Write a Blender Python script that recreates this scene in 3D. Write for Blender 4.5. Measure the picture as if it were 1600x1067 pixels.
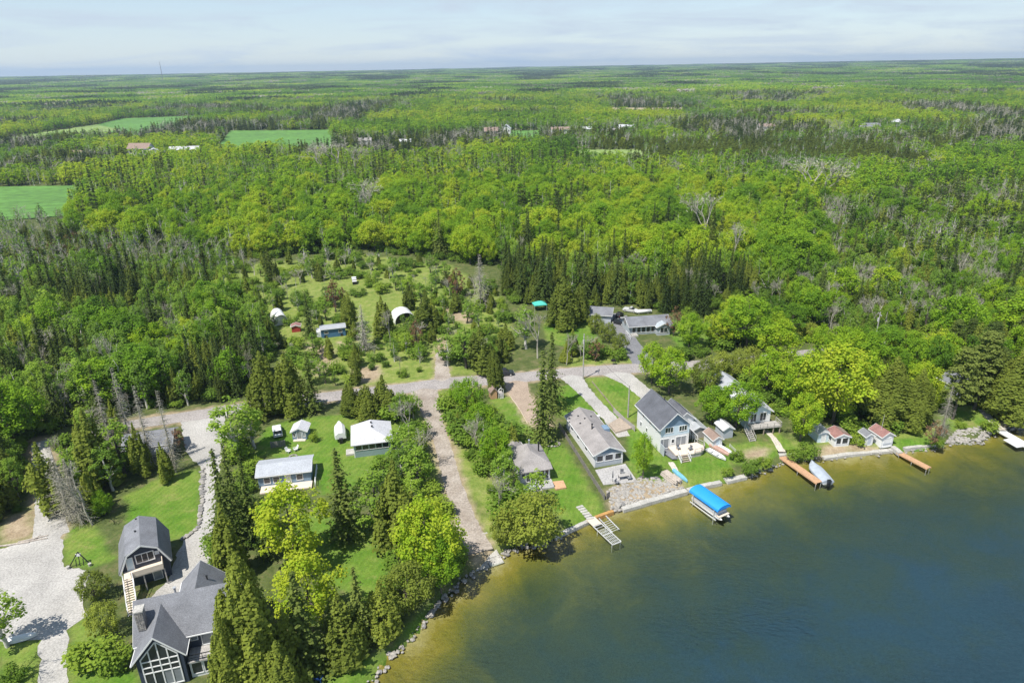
import bpy, math, random
import numpy as np
from mathutils import Matrix, Vector
RAD = math.radians
scene = bpy.context.scene
col = scene.collection
for o in list(bpy.data.objects): bpy.data.objects.remove(o)

# ------------------------------------------------------------------ camera
FPX, CAMH, ICX, ICY = 1067.0, 70.0, 800.0, 533.5      # calibration of the photograph (1600 x 1067)
PITCH, ROLL = math.atan((533.5 - 104) / FPX), RAD(1.0)
cf = np.array([0, math.cos(PITCH), -math.sin(PITCH)])
_r = np.array([1., 0, 0]); _u = np.cross(_r, cf)
cr = _r * math.cos(ROLL) - _u * math.sin(ROLL); cu = np.cross(cr, cf)
camd = bpy.data.cameras.new('camera'); cam = bpy.data.objects.new('camera', camd); col.objects.link(cam)
camd.sensor_width = 36; camd.lens = 36 * FPX / 1600; camd.clip_end = 40000; camd.clip_start = 0.5
m = Matrix(((cr[0], cu[0], -cf[0], 0), (cr[1], cu[1], -cf[1], 0), (cr[2], cu[2], -cf[2], CAMH), (0, 0, 0, 1)))
cam.matrix_world = m
scene.camera = cam
# ------------------------------------------------------------------ sky, sun, exposure
SUN_EL, SHADOW_AZ = 60.0, 46.0
world = bpy.data.worlds.new('World'); scene.world = world; world.use_nodes = True
wn, wl = world.node_tree.nodes, world.node_tree.links
wn.clear()
wout = wn.new('ShaderNodeOutputWorld'); bg = wn.new('ShaderNodeBackground'); sky = wn.new('ShaderNodeTexSky')
sky.sky_type = 'NISHITA'; sky.sun_disc = False; sky.sun_elevation = RAD(SUN_EL)
sky.sun_rotation = RAD(270 - SHADOW_AZ); sky.air_density = 1.0; sky.dust_density = 0.05; sky.ozone_density = 3.0; sky.altitude = 250
tc = wn.new('ShaderNodeTexCoord'); mp = wn.new('ShaderNodeMapping'); mp.inputs['Scale'].default_value = (3.0, 3.0, 26.0)
nz = wn.new('ShaderNodeTexNoise'); nz.inputs['Scale'].default_value = 1.6; nz.inputs['Detail'].default_value = 7; nz.inputs['Roughness'].default_value = 0.62
nz.inputs['Distortion'].default_value = 0.5
rmp = wn.new('ShaderNodeValToRGB'); rmp.color_ramp.elements[0].position = 0.44; rmp.color_ramp.elements[1].position = 0.66
rmp.color_ramp.elements[0].color = (0, 0, 0, 1); rmp.color_ramp.elements[1].color = (0.75, 0.75, 0.75, 1)
mx = wn.new('ShaderNodeMix'); mx.data_type = 'RGBA'
mx.inputs['B'].default_value = (4.3, 5.05, 5.9, 1)
wl.new(tc.outputs['Generated'], mp.inputs['Vector']); wl.new(mp.outputs[0], nz.inputs['Vector']); wl.new(nz.outputs['Fac'], rmp.inputs[0])
sxyz = wn.new('ShaderNodeSeparateXYZ'); wl.new(tc.outputs['Generated'], sxyz.inputs[0])
veil = wn.new('ShaderNodeMapRange'); veil.interpolation_type = 'SMOOTHSTEP'; veil.inputs[1].default_value = 0.0; veil.inputs[2].default_value = 0.22; veil.inputs[3].default_value = 0.62; veil.inputs[4].default_value = 0.16
wl.new(sxyz.outputs['Z'], veil.inputs[0])
vadd = wn.new('ShaderNodeMath'); vadd.operation = 'MULTIPLY_ADD'; vadd.inputs[1].default_value = 0.55; vadd.use_clamp = True
wl.new(rmp.outputs[0], vadd.inputs[0]); wl.new(veil.outputs[0], vadd.inputs[2])
wl.new(vadd.outputs[0], mx.inputs['Factor']); wl.new(sky.outputs[0], mx.inputs['A']); wl.new(mx.outputs['Result'], bg.inputs[0])
bg.inputs[1].default_value = 0.105
wl.new(bg.outputs[0], wout.inputs[0])
sund = bpy.data.lights.new('sun', 'SUN'); sun = bpy.data.objects.new('sun', sund); col.objects.link(sun)
sund.energy = 5.0; sund.angle = RAD(0.53); sund.color = (1.0, 0.955, 0.88)
ldir = Vector((math.cos(RAD(SHADOW_AZ)) * math.cos(RAD(SUN_EL)), math.sin(RAD(SHADOW_AZ)) * math.cos(RAD(SUN_EL)), -math.sin(RAD(SUN_EL))))
sun.rotation_euler = ldir.to_track_quat('-Z', 'Y').to_euler(); sun.location = (-60, 40, 150)
scene.view_settings.view_transform = 'Standard'; scene.view_settings.look = 'None'
scene.view_settings.exposure = 0.45; scene.view_settings.gamma = 1.0; scene.view_settings.use_curve_mapping = False
scene.cycles.max_bounces = 5; scene.cycles.diffuse_bounces = 3; scene.cycles.transparent_max_bounces = 8
scene.cycles.glossy_bounces = 3; scene.cycles.transmission_bounces = 3; scene.cycles.volume_bounces = 0

# ------------------------------------------------------------------ helpers
def G(x, y, z=1.0):
    """map coordinates of a spot on the level z from where it appears in the survey photograph"""
    d = cf * FPX + cr * (x - ICX) - cu * (y - ICY)
    t = (z - CAMH) / d[2]
    return (float(d[0] * t), float(d[1] * t))
def dist2cam(x, y, z=1): return math.sqrt(x * x + y * y + (z - CAMH) ** 2)
def imy(x, y, z):
    v = np.array([x, y, z - CAMH]); d = v @ cf
    return ICX + FPX * (v @ cr) / d, ICY - FPX * (v @ cu) / d
def height_from(bx, by, topy, z=1.0):
    X, Y = G(bx, by, z); lo, hi = 0.3, 40
    for _ in range(30):
        md = (lo + hi) / 2
        if imy(X, Y, z + md)[1] > topy: lo = md
        else: hi = md
    return X, Y, lo
def sstep(a, b, x):
    t = np.clip((x - a) / (b - a), 0, 1); return t * t * (3 - 2 * t)
def in_poly(poly, X, Y):
    inside = np.zeros(X.shape, bool); n = len(poly)
    for i in range(n):
        x1, y1 = poly[i]; x2, y2 = poly[(i + 1) % n]
        if y1 == y2: continue
        c = ((y1 > Y) != (y2 > Y)) & (X < (x2 - x1) * (Y - y1) / (y2 - y1) + x1)
        inside ^= c
    return inside
def seg_dist(pts, X, Y, closed=False):
    D = np.full(X.shape, 1e9); n = len(pts)
    for i in range(n if closed else n - 1):
        x1, y1 = pts[i]; x2, y2 = pts[(i + 1) % n]
        dx, dy = x2 - x1, y2 - y1; L = dx * dx + dy * dy + 1e-9
        t = np.clip(((X - x1) * dx + (Y - y1) * dy) / L, 0, 1)
        D = np.minimum(D, np.hypot(X - x1 - t * dx, Y - y1 - t * dy))
    return D
def vnoise(X, Y, s, seed=0):
    """cheap smooth value noise"""
    X = X / s + seed * 17.13; Y = Y / s - seed * 9.7
    xi, yi = np.floor(X), np.floor(Y); fx, fy = X - xi, Y - yi
    fx = fx * fx * (3 - 2 * fx); fy = fy * fy * (3 - 2 * fy)
    def h(a, b):
        v = np.sin(a * 127.1 + b * 311.7 + seed * 74.7) * 43758.5453
        return v - np.floor(v)
    return (h(xi, yi) * (1 - fx) + h(xi + 1, yi) * fx) * (1 - fy) + (h(xi, yi + 1) * (1 - fx) + h(xi + 1, yi + 1) * fx) * fy
def tag(o, label=None, cat=None, group=None, kind=None):
    if label: o['label'] = label
    if cat: o['category'] = cat
    if group: o['group'] = group
    if kind: o['kind'] = kind
    return o
def link(o, parent=None):
    col.objects.link(o)
    if parent: o.parent = parent
    return o
def empty(name, loc, rz=0, label=None, cat=None, group=None):
    o = bpy.data.objects.new(name, None); o.empty_display_size = 0.3
    o.location = loc; o.rotation_euler = (0, 0, rz); link(o)
    return tag(o, label, cat, group)

# ------------------------------------------------------------------ materials
MATS = {}
def nodes_of(name):
    mt = bpy.data.materials.new(name); mt.use_nodes = True
    n, l = mt.node_tree.nodes, mt.node_tree.links
    return mt, n, l, n['Principled BSDF']
def mat(name, c, rough=0.8, var=0.18, scale=1.5, bump=0.0, c2=None, metal=0.0, spec=None, stripes=None, fine=0):
    if name in MATS: return MATS[name]
    mt, n, l, b = nodes_of(name)
    g = n.new('ShaderNodeNewGeometry'); t = n.new('ShaderNodeTexNoise')
    t.inputs['Scale'].default_value = scale; t.inputs['Detail'].default_value = 5; t.inputs['Roughness'].default_value = 0.65
    l.new(g.outputs['Position'], t.inputs['Vector'])
    r = n.new('ShaderNodeValToRGB'); r.color_ramp.elements[0].position = 0.3; r.color_ramp.elements[1].position = 0.7
    a = [max(0, v * (1 - var)) for v in c]; z = c2 if c2 else [min(1, v * (1 + var)) for v in c]
    r.color_ramp.elements[0].color = (*a, 1); r.color_ramp.elements[1].color = (*z, 1)
    l.new(t.outputs['Fac'], r.inputs[0]); src = r.outputs[0]
    if fine:
        t2 = n.new('ShaderNodeTexNoise'); t2.inputs['Scale'].default_value = fine; t2.inputs['Detail'].default_value = 3
        l.new(g.outputs['Position'], t2.inputs['Vector'])
        mr = n.new('ShaderNodeMapRange'); mr.inputs[1].default_value = 0.3; mr.inputs[2].default_value = 0.7; mr.inputs[3].default_value = 0.72; mr.inputs[4].default_value = 1.25
        l.new(t2.outputs['Fac'], mr.inputs[0])
        mm = n.new('ShaderNodeMix'); mm.data_type = 'RGBA'; mm.blend_type = 'MULTIPLY'; mm.inputs['Factor'].default_value = 1
        l.new(src, mm.inputs['A']); l.new(mr.outputs[0], mm.inputs['B']); src = mm.outputs['Result']
    l.new(src, b.inputs['Base Color'])
    b.inputs['Roughness'].default_value = rough; b.inputs['Metallic'].default_value = metal
    if spec is not None: b.inputs['Specular IOR Level'].default_value = spec
    if bump:
        bp = n.new('ShaderNodeBump'); bp.inputs['Strength'].default_value = bump; bp.inputs['Distance'].default_value = 0.05
        l.new(t.outputs['Fac'], bp.inputs['Height']); l.new(bp.outputs[0], b.inputs['Normal'])
    MATS[name] = mt
    return mt
def leafmat(name, ramp, trans=0.35):
    """foliage: colour by the tree's own tone (tv), a little by leaf clump (lv)"""
    mt = bpy.data.materials.new(name); mt.use_nodes = True
    n, l = mt.node_tree.nodes, mt.node_tree.links; n.clear()
    out = n.new('ShaderNodeOutputMaterial')
    a = n.new('ShaderNodeAttribute'); a.attribute_type = 'INSTANCER'; a.attribute_name = 'tv'
    lv = n.new('ShaderNodeAttribute'); lv.attribute_name = 'lv'
    s = n.new('ShaderNodeMath'); s.operation = 'MULTIPLY_ADD'; s.inputs[1].default_value = 0.42; s.use_clamp = True
    off = n.new('ShaderNodeMath'); off.operation = 'SUBTRACT'; off.inputs[1].default_value = 0.21
    l.new(a.outputs['Fac'], off.inputs[0]); l.new(lv.outputs['Fac'], s.inputs[0]); l.new(off.outputs[0], s.inputs[2])
    r = n.new('ShaderNodeValToRGB')
    while len(r.color_ramp.elements) < len(ramp): r.color_ramp.elements.new(0.5)
    for e, (p, c) in zip(r.color_ramp.elements, ramp): e.position = p; e.color = (*c, 1)
    l.new(s.outputs[0], r.inputs[0])
    d = n.new('ShaderNodeBsdfDiffuse'); tr = n.new('ShaderNodeBsdfTranslucent'); mxs = n.new('ShaderNodeMixShader'); mxs.inputs[0].default_value = trans
    l.new(r.outputs[0], d.inputs[0]); l.new(r.outputs[0], tr.inputs[0])
    l.new(d.outputs[0], mxs.inputs[1]); l.new(tr.outputs[0], mxs.inputs[2]); l.new(mxs.outputs[0], out.inputs[0])
    MATS[name] = mt
    return mt
#   tone 0 .. 1: dark/olive to light/yellow
leafmat('leaf_broad', [(0.0, (0.085, 0.17, 0.026)), (0.45, (0.17, 0.315, 0.028)), (0.75, (0.29, 0.44, 0.03)), (1.0, (0.42, 0.49, 0.042))], 0.46)
leafmat('leaf_aspen', [(0.0, (0.125, 0.205, 0.05)), (0.5, (0.205, 0.335, 0.05)), (1.0, (0.335, 0.46, 0.06))], 0.48)
leafmat('leaf_cedar', [(0.0, (0.075, 0.105, 0.026)), (0.5, (0.17, 0.215, 0.038)), (1.0, (0.30, 0.35, 0.055))], 0.40)
leafmat('leaf_spruce', [(0.0, (0.05, 0.08, 0.024)), (0.5, (0.105, 0.15, 0.036)), (1.0, (0.205, 0.25, 0.056))], 0.36)
leafmat('leaf_bare', [(0.0, (0.19, 0.175, 0.125)), (0.5, (0.31, 0.295, 0.225)), (1.0, (0.52, 0.49, 0.41))], 0.25)
leafmat('leaf_rust', [(0.0, (0.10, 0.055, 0.03)), (0.5, (0.17, 0.10, 0.055)), (1.0, (0.25, 0.16, 0.09))], 0.2)
leafmat('leaf_shrub', [(0.0, (0.09, 0.155, 0.03)), (0.5, (0.165, 0.27, 0.038)), (1.0, (0.285, 0.38, 0.05))], 0.44)
M_bark = mat('bark', (0.10, 0.085, 0.07), 0.9, 0.3, 3)
M_pale = mat('pale_bark', (0.50, 0.475, 0.43), 0.9, 0.25, 3)
M_dead = mat('dead_wood', (0.34, 0.32, 0.26), 0.9, 0.25, 3)
M_roofgrey = mat('shingle_grey', (0.17, 0.175, 0.19), 0.9, 0.22, 0.45, 0.2, fine=9)
M_roofdark = mat('shingle_charcoal', (0.10, 0.105, 0.12), 0.9, 0.22, 0.45, 0.2, fine=9)
M_rooftaupe = mat('shingle_taupe', (0.27, 0.25, 0.24), 0.9, 0.2, 0.4, 0.2, fine=9)
M_roofbrown = mat('shingle_brown', (0.25, 0.18, 0.145), 0.9, 0.15, 0.8, 0.2, fine=9)
M_roofpale = mat('shingle_pale', (0.47, 0.47, 0.49), 0.85, 0.10, 0.5, 0.15, fine=8)
M_roofred = mat('shingle_red', (0.25, 0.13, 0.115), 0.85, 0.2, 1.2, 0.15, fine=8)
M_rooftin = mat('roof_tin', (0.34, 0.355, 0.37), 0.5, 0.12, 0.8, 0.05)
M_white = mat('white_siding', (0.66, 0.66, 0.65), 0.7, 0.05, 0.6)
M_trim = mat('white_trim', (0.70, 0.70, 0.69), 0.55, 0.04, 1.0)
M_navy = mat('navy_siding', (0.028, 0.040, 0.065), 0.7, 0.12, 0.8)
M_blue = mat('slate_blue_siding', (0.16, 0.24, 0.33), 0.7, 0.08, 0.8)
M_lightblue = mat('pale_blue_siding', (0.52, 0.62, 0.68), 0.7, 0.06, 0.8)
M_greysid = mat('grey_siding', (0.40, 0.43, 0.47), 0.7, 0.08, 0.8)
M_teal = mat('grey_green_siding', (0.22, 0.30, 0.31), 0.7, 0.08, 0.8)
M_wood = mat('weathered_wood', (0.34, 0.28, 0.22), 0.85, 0.2, 2.5, fine=12)
M_greywood = mat('grey_wood', (0.36, 0.34, 0.32), 0.85, 0.2, 2.5, fine=12)
M_cedarwood = mat('cedar_boards', (0.50, 0.30, 0.17), 0.75, 0.15, 2.5, fine=12)
M_palewood = mat('pale_wood', (0.62, 0.53, 0.43), 0.8, 0.1, 2.5)
M_fence = mat('fence_grey', (0.20, 0.185, 0.17), 0.85, 0.2, 2.0, fine=10)
M_conc = mat('concrete', (0.40, 0.385, 0.35), 0.9, 0.18, 0.8, 0.2, fine=7)
M_stone = mat('limestone', (0.30, 0.28, 0.25), 0.9, 0.28, 1.6, 0.4, fine=6)
M_stonedark = mat('fieldstone', (0.21, 0.20, 0.19), 0.9, 0.35, 2.2, 0.4, fine=6)
M_alu = mat('aluminium', (0.62, 0.62, 0.60), 0.45, 0.08, 2, metal=0.3)
M_black = mat('black_paint', (0.012, 0.012, 0.014), 0.5, 0.2, 2)
M_rubber = mat('rubber', (0.02, 0.02, 0.02), 0.9, 0.2, 3)
M_glass = mat('window_glass', (0.028, 0.034, 0.042), 0.06, 0.15, 0.7, spec=0.7)
M_curtain = mat('curtained_glass', (0.22, 0.24, 0.26), 0.15, 0.2, 0.9, spec=0.6)
M_canopy = mat('canopy_blue', (0.015, 0.26, 0.72), 0.6, 0.06, 0.9)
M_cabinblue = mat('cabin_blue', (0.055, 0.14, 0.25), 0.7, 0.12, 1)
M_cover = mat('boat_cover_grey', (0.34, 0.38, 0.43), 0.7, 0.12, 1.2)
M_gel = mat('white_gelcoat', (0.68, 0.68, 0.67), 0.3, 0.03, 1)
M_darkcar = mat('dark_car_paint', (0.02, 0.022, 0.027), 0.25, 0.1, 1, spec=0.6)
M_whitecar = mat('white_car_paint', (0.74, 0.74, 0.73), 0.3, 0.03, 1, spec=0.6)
M_redpaint = mat('red_paint', (0.32, 0.035, 0.03), 0.6, 0.15, 1)
M_tarp = mat('teal_tarp', (0.06, 0.42, 0.34), 0.6, 0.12, 1)
M_chairblue = mat('chair_blue', (0.03, 0.10, 0.35), 0.5, 0.1, 1)
M_patio = mat('patio_slab', (0.36, 0.35, 0.34), 0.9, 0.12, 0.5, 0.1, fine=5)
M_log = mat('driftwood_log', (0.40, 0.35, 0.30), 0.9, 0.25, 2.5, fine=9)

# ------------------------------------------------------------------ mesh builder
class MB:
    def __init__(s): s.v = []; s.f = []
    def add(s, V, F):
        o = len(s.v); s.v += [tuple(map(float, p)) for p in V]; s.f += [tuple(i + o for i in f) for f in F]; return s
    def box(s, x0, x1, y0, y1, z0, z1):
        return s.add([(x0, y0, z0), (x1, y0, z0), (x1, y1, z0), (x0, y1, z0), (x0, y0, z1), (x1, y0, z1), (x1, y1, z1), (x0, y1, z1)],
                     [(0, 3, 2, 1), (4, 5, 6, 7), (0, 1, 5, 4), (1, 2, 6, 5), (2, 3, 7, 6), (3, 0, 4, 7)])
    def bar(s, a, b, w, h=None, up=(0, 0, 1)):
        h = h or w; a, b = Vector(a), Vector(b); d = (b - a).normalized(); u = Vector(up)
        if abs(d.dot(u)) > 0.98: u = Vector((0, 1, 0))
        x = d.cross(u).normalized(); y = x.cross(d)
        V = [p + x * (sx * w / 2) + y * (sy * h / 2) for p in (a, b) for sx, sy in ((-1, -1), (1, -1), (1, 1), (-1, 1))]
        return s.add(V, [(0, 1, 2, 3), (7, 6, 5, 4), (0, 4, 5, 1), (1, 5, 6, 2), (2, 6, 7, 3), (3, 7, 4, 0)])
    def tube(s, a, b, r0, r1=None, n=8, cap=True):
        r1 = r0 if r1 is None else r1; a, b = Vector(a), Vector(b); d = (b - a).normalized()
        u = Vector((0, 0, 1)) if abs(d.z) < 0.95 else Vector((1, 0, 0)); x = d.cross(u).normalized(); y = x.cross(d)
        V = []
        for p, r in ((a, r0), (b, r1)):
            V += [p + x * (r * math.cos(2 * math.pi * i / n)) + y * (r * math.sin(2 * math.pi * i / n)) for i in range(n)]
        F = [(i, (i + 1) % n, n + (i + 1) % n, n + i) for i in range(n)]
        if cap: F += [tuple(range(n))[::-1], tuple(range(n, 2 * n))]
        return s.add(V, F)
    def prism(s, poly, y0, y1, axis='y'):
        """polygon in (x,z) extruded along y, or in (y,z) along x, or in (x,y) along z"""
        n = len(poly); V = []
        for t in (y0, y1):
            for a, b in poly: V.append((a, t, b) if axis == 'y' else (t, a, b) if axis == 'x' else (a, b, t))
        F = [tuple(range(n)), tuple(range(n, 2 * n))[::-1]] + [((i + 1) % n, i, n + i, n + (i + 1) % n) for i in range(n)]
        return s.add(V, F)
    def loft(s, rings, cap=True):
        n = len(rings[0]); V = [p for r in rings for p in r]
        F = [(k * n + i, k * n + (i + 1) % n, (k + 1) * n + (i + 1) % n, (k + 1) * n + i) for k in range(len(rings) - 1) for i in range(n)]
        if cap: F += [tuple(range(n))[::-1], tuple((len(rings) - 1) * n + i for i in range(n))]
        return s.add(V, F)
    def mesh(s, name, mt, smooth=False):
        me = bpy.data.meshes.new(name); me.from_pydata(s.v, [], s.f); me.materials.append(mt)
        if smooth: me.polygons.foreach_set('use_smooth', [True] * len(me.polygons))
        import bmesh
        bm = bmesh.new(); bm.from_mesh(me); bmesh.ops.recalc_face_normals(bm, faces=bm.faces); bm.to_mesh(me); bm.free()
        return me
    def build(s, name, mt, parent=None, smooth=False, loc=None, rz=0):
        o = bpy.data.objects.new(name, s.mesh(name, mt, smooth)); link(o, parent)
        if loc is not None: o.location = loc; o.rotation_euler = (0, 0, rz)
        return o

# ------------------------------------------------------------------ terrain, lake, roads
def terrain(X, Y):
    r = np.hypot(X, Y)
    z = 1.0 + sstep(380, 900, r) * (vnoise(X, Y, 420, 3) - 0.45) * 7
    far = sstep(1500, 8200, r)
    z = z + far * (34 + 10 * (vnoise(X, Y, 2300, 5) - 0.4) + 9 * sstep(1500, 5500, X) ) + sstep(1500, 3000, r) * (vnoise(X, Y, 900, 8) - 0.5) * 12
    return z
def tz(x, y): return float(terrain(np.array([x * 1.0]), np.array([y * 1.0]))[0])
SHORE_PX = [(470, 1180), (540, 1100), (583, 1062), (604, 1030), (640, 998), (664, 968), (690, 938), (722, 908), (748, 890), (782, 866), (812, 853), (845, 852),
            (872, 840), (900, 826), (950, 806), (1000, 790), (1060, 774), (1120, 758), (1168, 748), (1190, 737), (1228, 722), (1272, 720),
            (1330, 713), (1400, 706), (1462, 702), (1482, 692), (1530, 692), (1552, 676), (1600, 669), (1690, 655), (1800, 640)]
SHORE = [G(x, y, 0.0) for x, y in SHORE_PX]
LAKE = SHORE + [(230, 130), (420, 90), (520, -60), (520, -300), (-90, -300), (-70, -60)]
def axis(lo, hi, step, far_lo, far_hi):
    a = list(np.arange(lo, hi + 1e-6, step)); s = step; x = hi
    while x < far_hi: s *= 1.12; x += s; a.append(x)
    s = step; x = lo; b = []
    while x > far_lo: s *= 1.12; x -= s; b.append(x)
    return np.array(b[::-1] + a)
XS = axis(-130, 150, 0.75, -12000, 12000); YS = axis(44, 260, 0.75, -900, 13000)
GX, GY = np.meshgrid(XS, YS)
inl = in_poly(LAKE, GX, GY); SD = seg_dist(LAKE, GX, GY, True); SD = np.where(inl, -SD, SD)
SDn = SD + (vnoise(GX, GY, 2.2, 1) - 0.5) * 0.7 * (np.abs(SD) < 6)
GZ = terrain(GX, GY)
bank = np.where(SDn > 0, -0.12 + 1.12 * sstep(0.0, 1.6, SDn), -0.12 - np.clip(-SDn * 0.11, 0, 4.0))
GZ = np.where(SDn < 1.6, np.minimum(GZ, bank), GZ)
def polyg(px, z=1.0): return [G(x, y, z) for x, y in px]
LAWNS = [[(197, 775), (255, 742), (314, 732), (313, 822), (286, 842), (240, 845), (200, 815)],
         [(94, 825), (150, 818), (176, 872), (140, 886), (98, 884)],
         [(415, 668), (455, 655), (530, 648), (622, 640), (630, 690), (550, 765), (500, 775), (485, 720), (395, 712)],
         [(470, 800), (560, 820), (612, 850), (610, 920), (560, 940), (500, 900), (440, 860)],
         [(480, 1090), (530, 1040), (590, 1025), (640, 975), (690, 925), (700, 930), (620, 1015), (585, 1060), (560, 1090)],
         [(765, 625), (800, 618), (812, 632), (838, 662), (885, 700), (948, 800), (886, 828), (862, 800), (860, 760), (805, 690), (780, 650)],
         [(866, 606), (898, 600), (930, 640), (945, 652), (872, 650)],
         [(912, 590), (962, 585), (1003, 614), (992, 660), (960, 652), (935, 625)],
         [(1030, 712), (1110, 688), (1142, 716), (1140, 742), (1060, 764)],
         [(975, 668), (1000, 660), (1034, 715), (1062, 766), (1010, 762), (985, 735)],
         [(1190, 668), (1212, 668), (1245, 702), (1218, 706)],
         [(1128, 695), (1200, 690), (1216, 712), (1180, 732), (1140, 722)],
         [(1340, 690), (1395, 684), (1455, 682), (1464, 700), (1345, 706)],
         [(1470, 636), (1545, 632), (1552, 668), (1475, 672)],
         [(850, 505), (915, 498), (938, 535), (905, 548), (855, 535)],
         [(960, 505), (985, 495), (1110, 505), (1118, 540), (1060, 548), (1050, 525)],
         [(1085, 585), (1130, 575), (1140, 615), (1095, 618)],
         [(60, 1000), (0, 1000), (0, 1090), (62, 1090)], [(106, 985), (140, 960), (215, 1060), (215, 1100), (104, 1100)]]
MEADOW = [[(300, 455), (385, 415), (560, 396), (700, 415), (775, 455), (800, 520), (790, 575), (700, 590), (640, 606), (500, 600), (430, 560), (340, 490)],
          [(668, 620), (720, 600), (790, 760), (800, 850), (760, 850), (720, 760)], [(600, 620), (660, 640), (720, 860), (690, 900), (640, 880), (640, 700)],
          [(900, 555), (1010, 553), (1010, 572), (880, 580)], [(40, 790), (0, 800), (0, 860), (50, 845)], [(1180, 690), (1480, 660), (1470, 700), (1230, 715)]]
DIRT = [[(478, 538), (515, 540), (530, 580), (495, 585), (480, 560)], [(545, 575), (590, 572), (600, 595), (555, 598)], [(690, 480), (745, 490), (735, 505), (700, 500)],
        [(1150, 708), (1195, 702), (1195, 715), (1165, 722)], [(530, 535), (560, 540), (555, 548), (530, 545)], [(5, 805), (45, 800), (50, 840), (0, 850)],
        [(1275, 700), (1330, 690), (1400, 700), (1330, 708), (1270, 712)], [(1560, 640), (1620, 640), (1620, 665), (1560, 668)],
        [(946, 768), (1000, 750), (1064, 752), (1074, 768), (1000, 790), (955, 800)]]
def softmask(polys, feather):
    mk = np.zeros(GX.shape)
    near = (GX > -160) & (GX < 180) & (GY > 40) & (GY < 330)
    x, y = GX[near], GY[near]; out = np.zeros(x.shape)
    nn = (vnoise(x, y, 3.0, 4) - 0.5) * 1.6 + (vnoise(x, y, 1.1, 6) - 0.5) * 0.9
    for p in polys:
        w = polyg(p); ins = in_poly(w, x, y); d = seg_dist(w, x, y, True); d = np.where(ins, d, -d)
        out = np.maximum(out, np.clip(0.5 + (d + nn * feather * 0.6) / feather, 0, 1))
    mk[near] = out; return mk
lawn_m, mead_m, dirt_m = softmask(LAWNS, 0.9), softmask(MEADOW, 4.0), softmask(DIRT, 2.0)
for px_, hw in (([(660, 604), (672, 640), (690, 690), (706, 750), (730, 820), (752, 862)], 1.8), ([(692, 600), (690, 570), (689, 548), (688, 530)], 1.4), ([(62, 690), (68, 730), (74, 780), (80, 840)], 2.0), ([(800, 588), (812, 615), (826, 640), (842, 662)], 2.2),
                ([(200, 664), (262, 655), (330, 645), (430, 630), (520, 619), (640, 606), (700, 598), (790, 592), (880, 583), (960, 577), (1020, 574)], 2.9)):
    dl = seg_dist([G(*p) for p in px_], GX, GY) + (vnoise(GX, GY, 1.6, 14) - 0.5) * 1.4
    dirt_m = np.maximum(dirt_m, 0.85 * np.clip(1.0 - (dl - hw) / 1.1, 0, 1))
NYg, NXg = GX.shape
idx = np.arange(NYg * NXg).reshape(NYg, NXg)
quads = np.stack([idx[:-1, :-1], idx[:-1, 1:], idx[1:, 1:], idx[1:, :-1]], -1).reshape(-1, 4)
Vall = np.stack([GX, GY, GZ], -1).reshape(-1, 3)
def mesh_np(name, V, Q, mats, attrs=(), smooth=True, mi=None):
    me = bpy.data.meshes.new(name); n = Q.shape[1]
    me.vertices.add(len(V)); me.vertices.foreach_set('co', np.ascontiguousarray(V, np.float32).ravel())
    me.loops.add(Q.size); me.loops.foreach_set('vertex_index', Q.astype(np.int32).ravel())
    me.polygons.add(len(Q)); me.polygons.foreach_set('loop_start', np.arange(0, Q.size, n, dtype=np.int32))
    try: me.polygons.foreach_set('loop_total', np.full(len(Q), n, np.int32))
    except Exception: pass
    for mt in mats: me.materials.append(mt)
    if mi is not None: me.polygons.foreach_set('material_index', mi.astype(np.int32))
    me.polygons.foreach_set('use_smooth', np.full(len(Q), smooth))
    for nm, dat in attrs:
        a = me.attributes.new(nm, 'FLOAT', 'POINT'); a.data.foreach_set('value', np.ascontiguousarray(dat, np.float32))
    me.update(calc_edges=True); me.validate(); return me
def submesh(name, sel, mats, attrs):
    Q = quads[sel]; u, inv = np.unique(Q, return_inverse=True)
    return mesh_np(name, Vall[u], inv.reshape(-1, 4), mats, [(nm, dat.ravel()[u]) for nm, dat in attrs])
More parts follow.
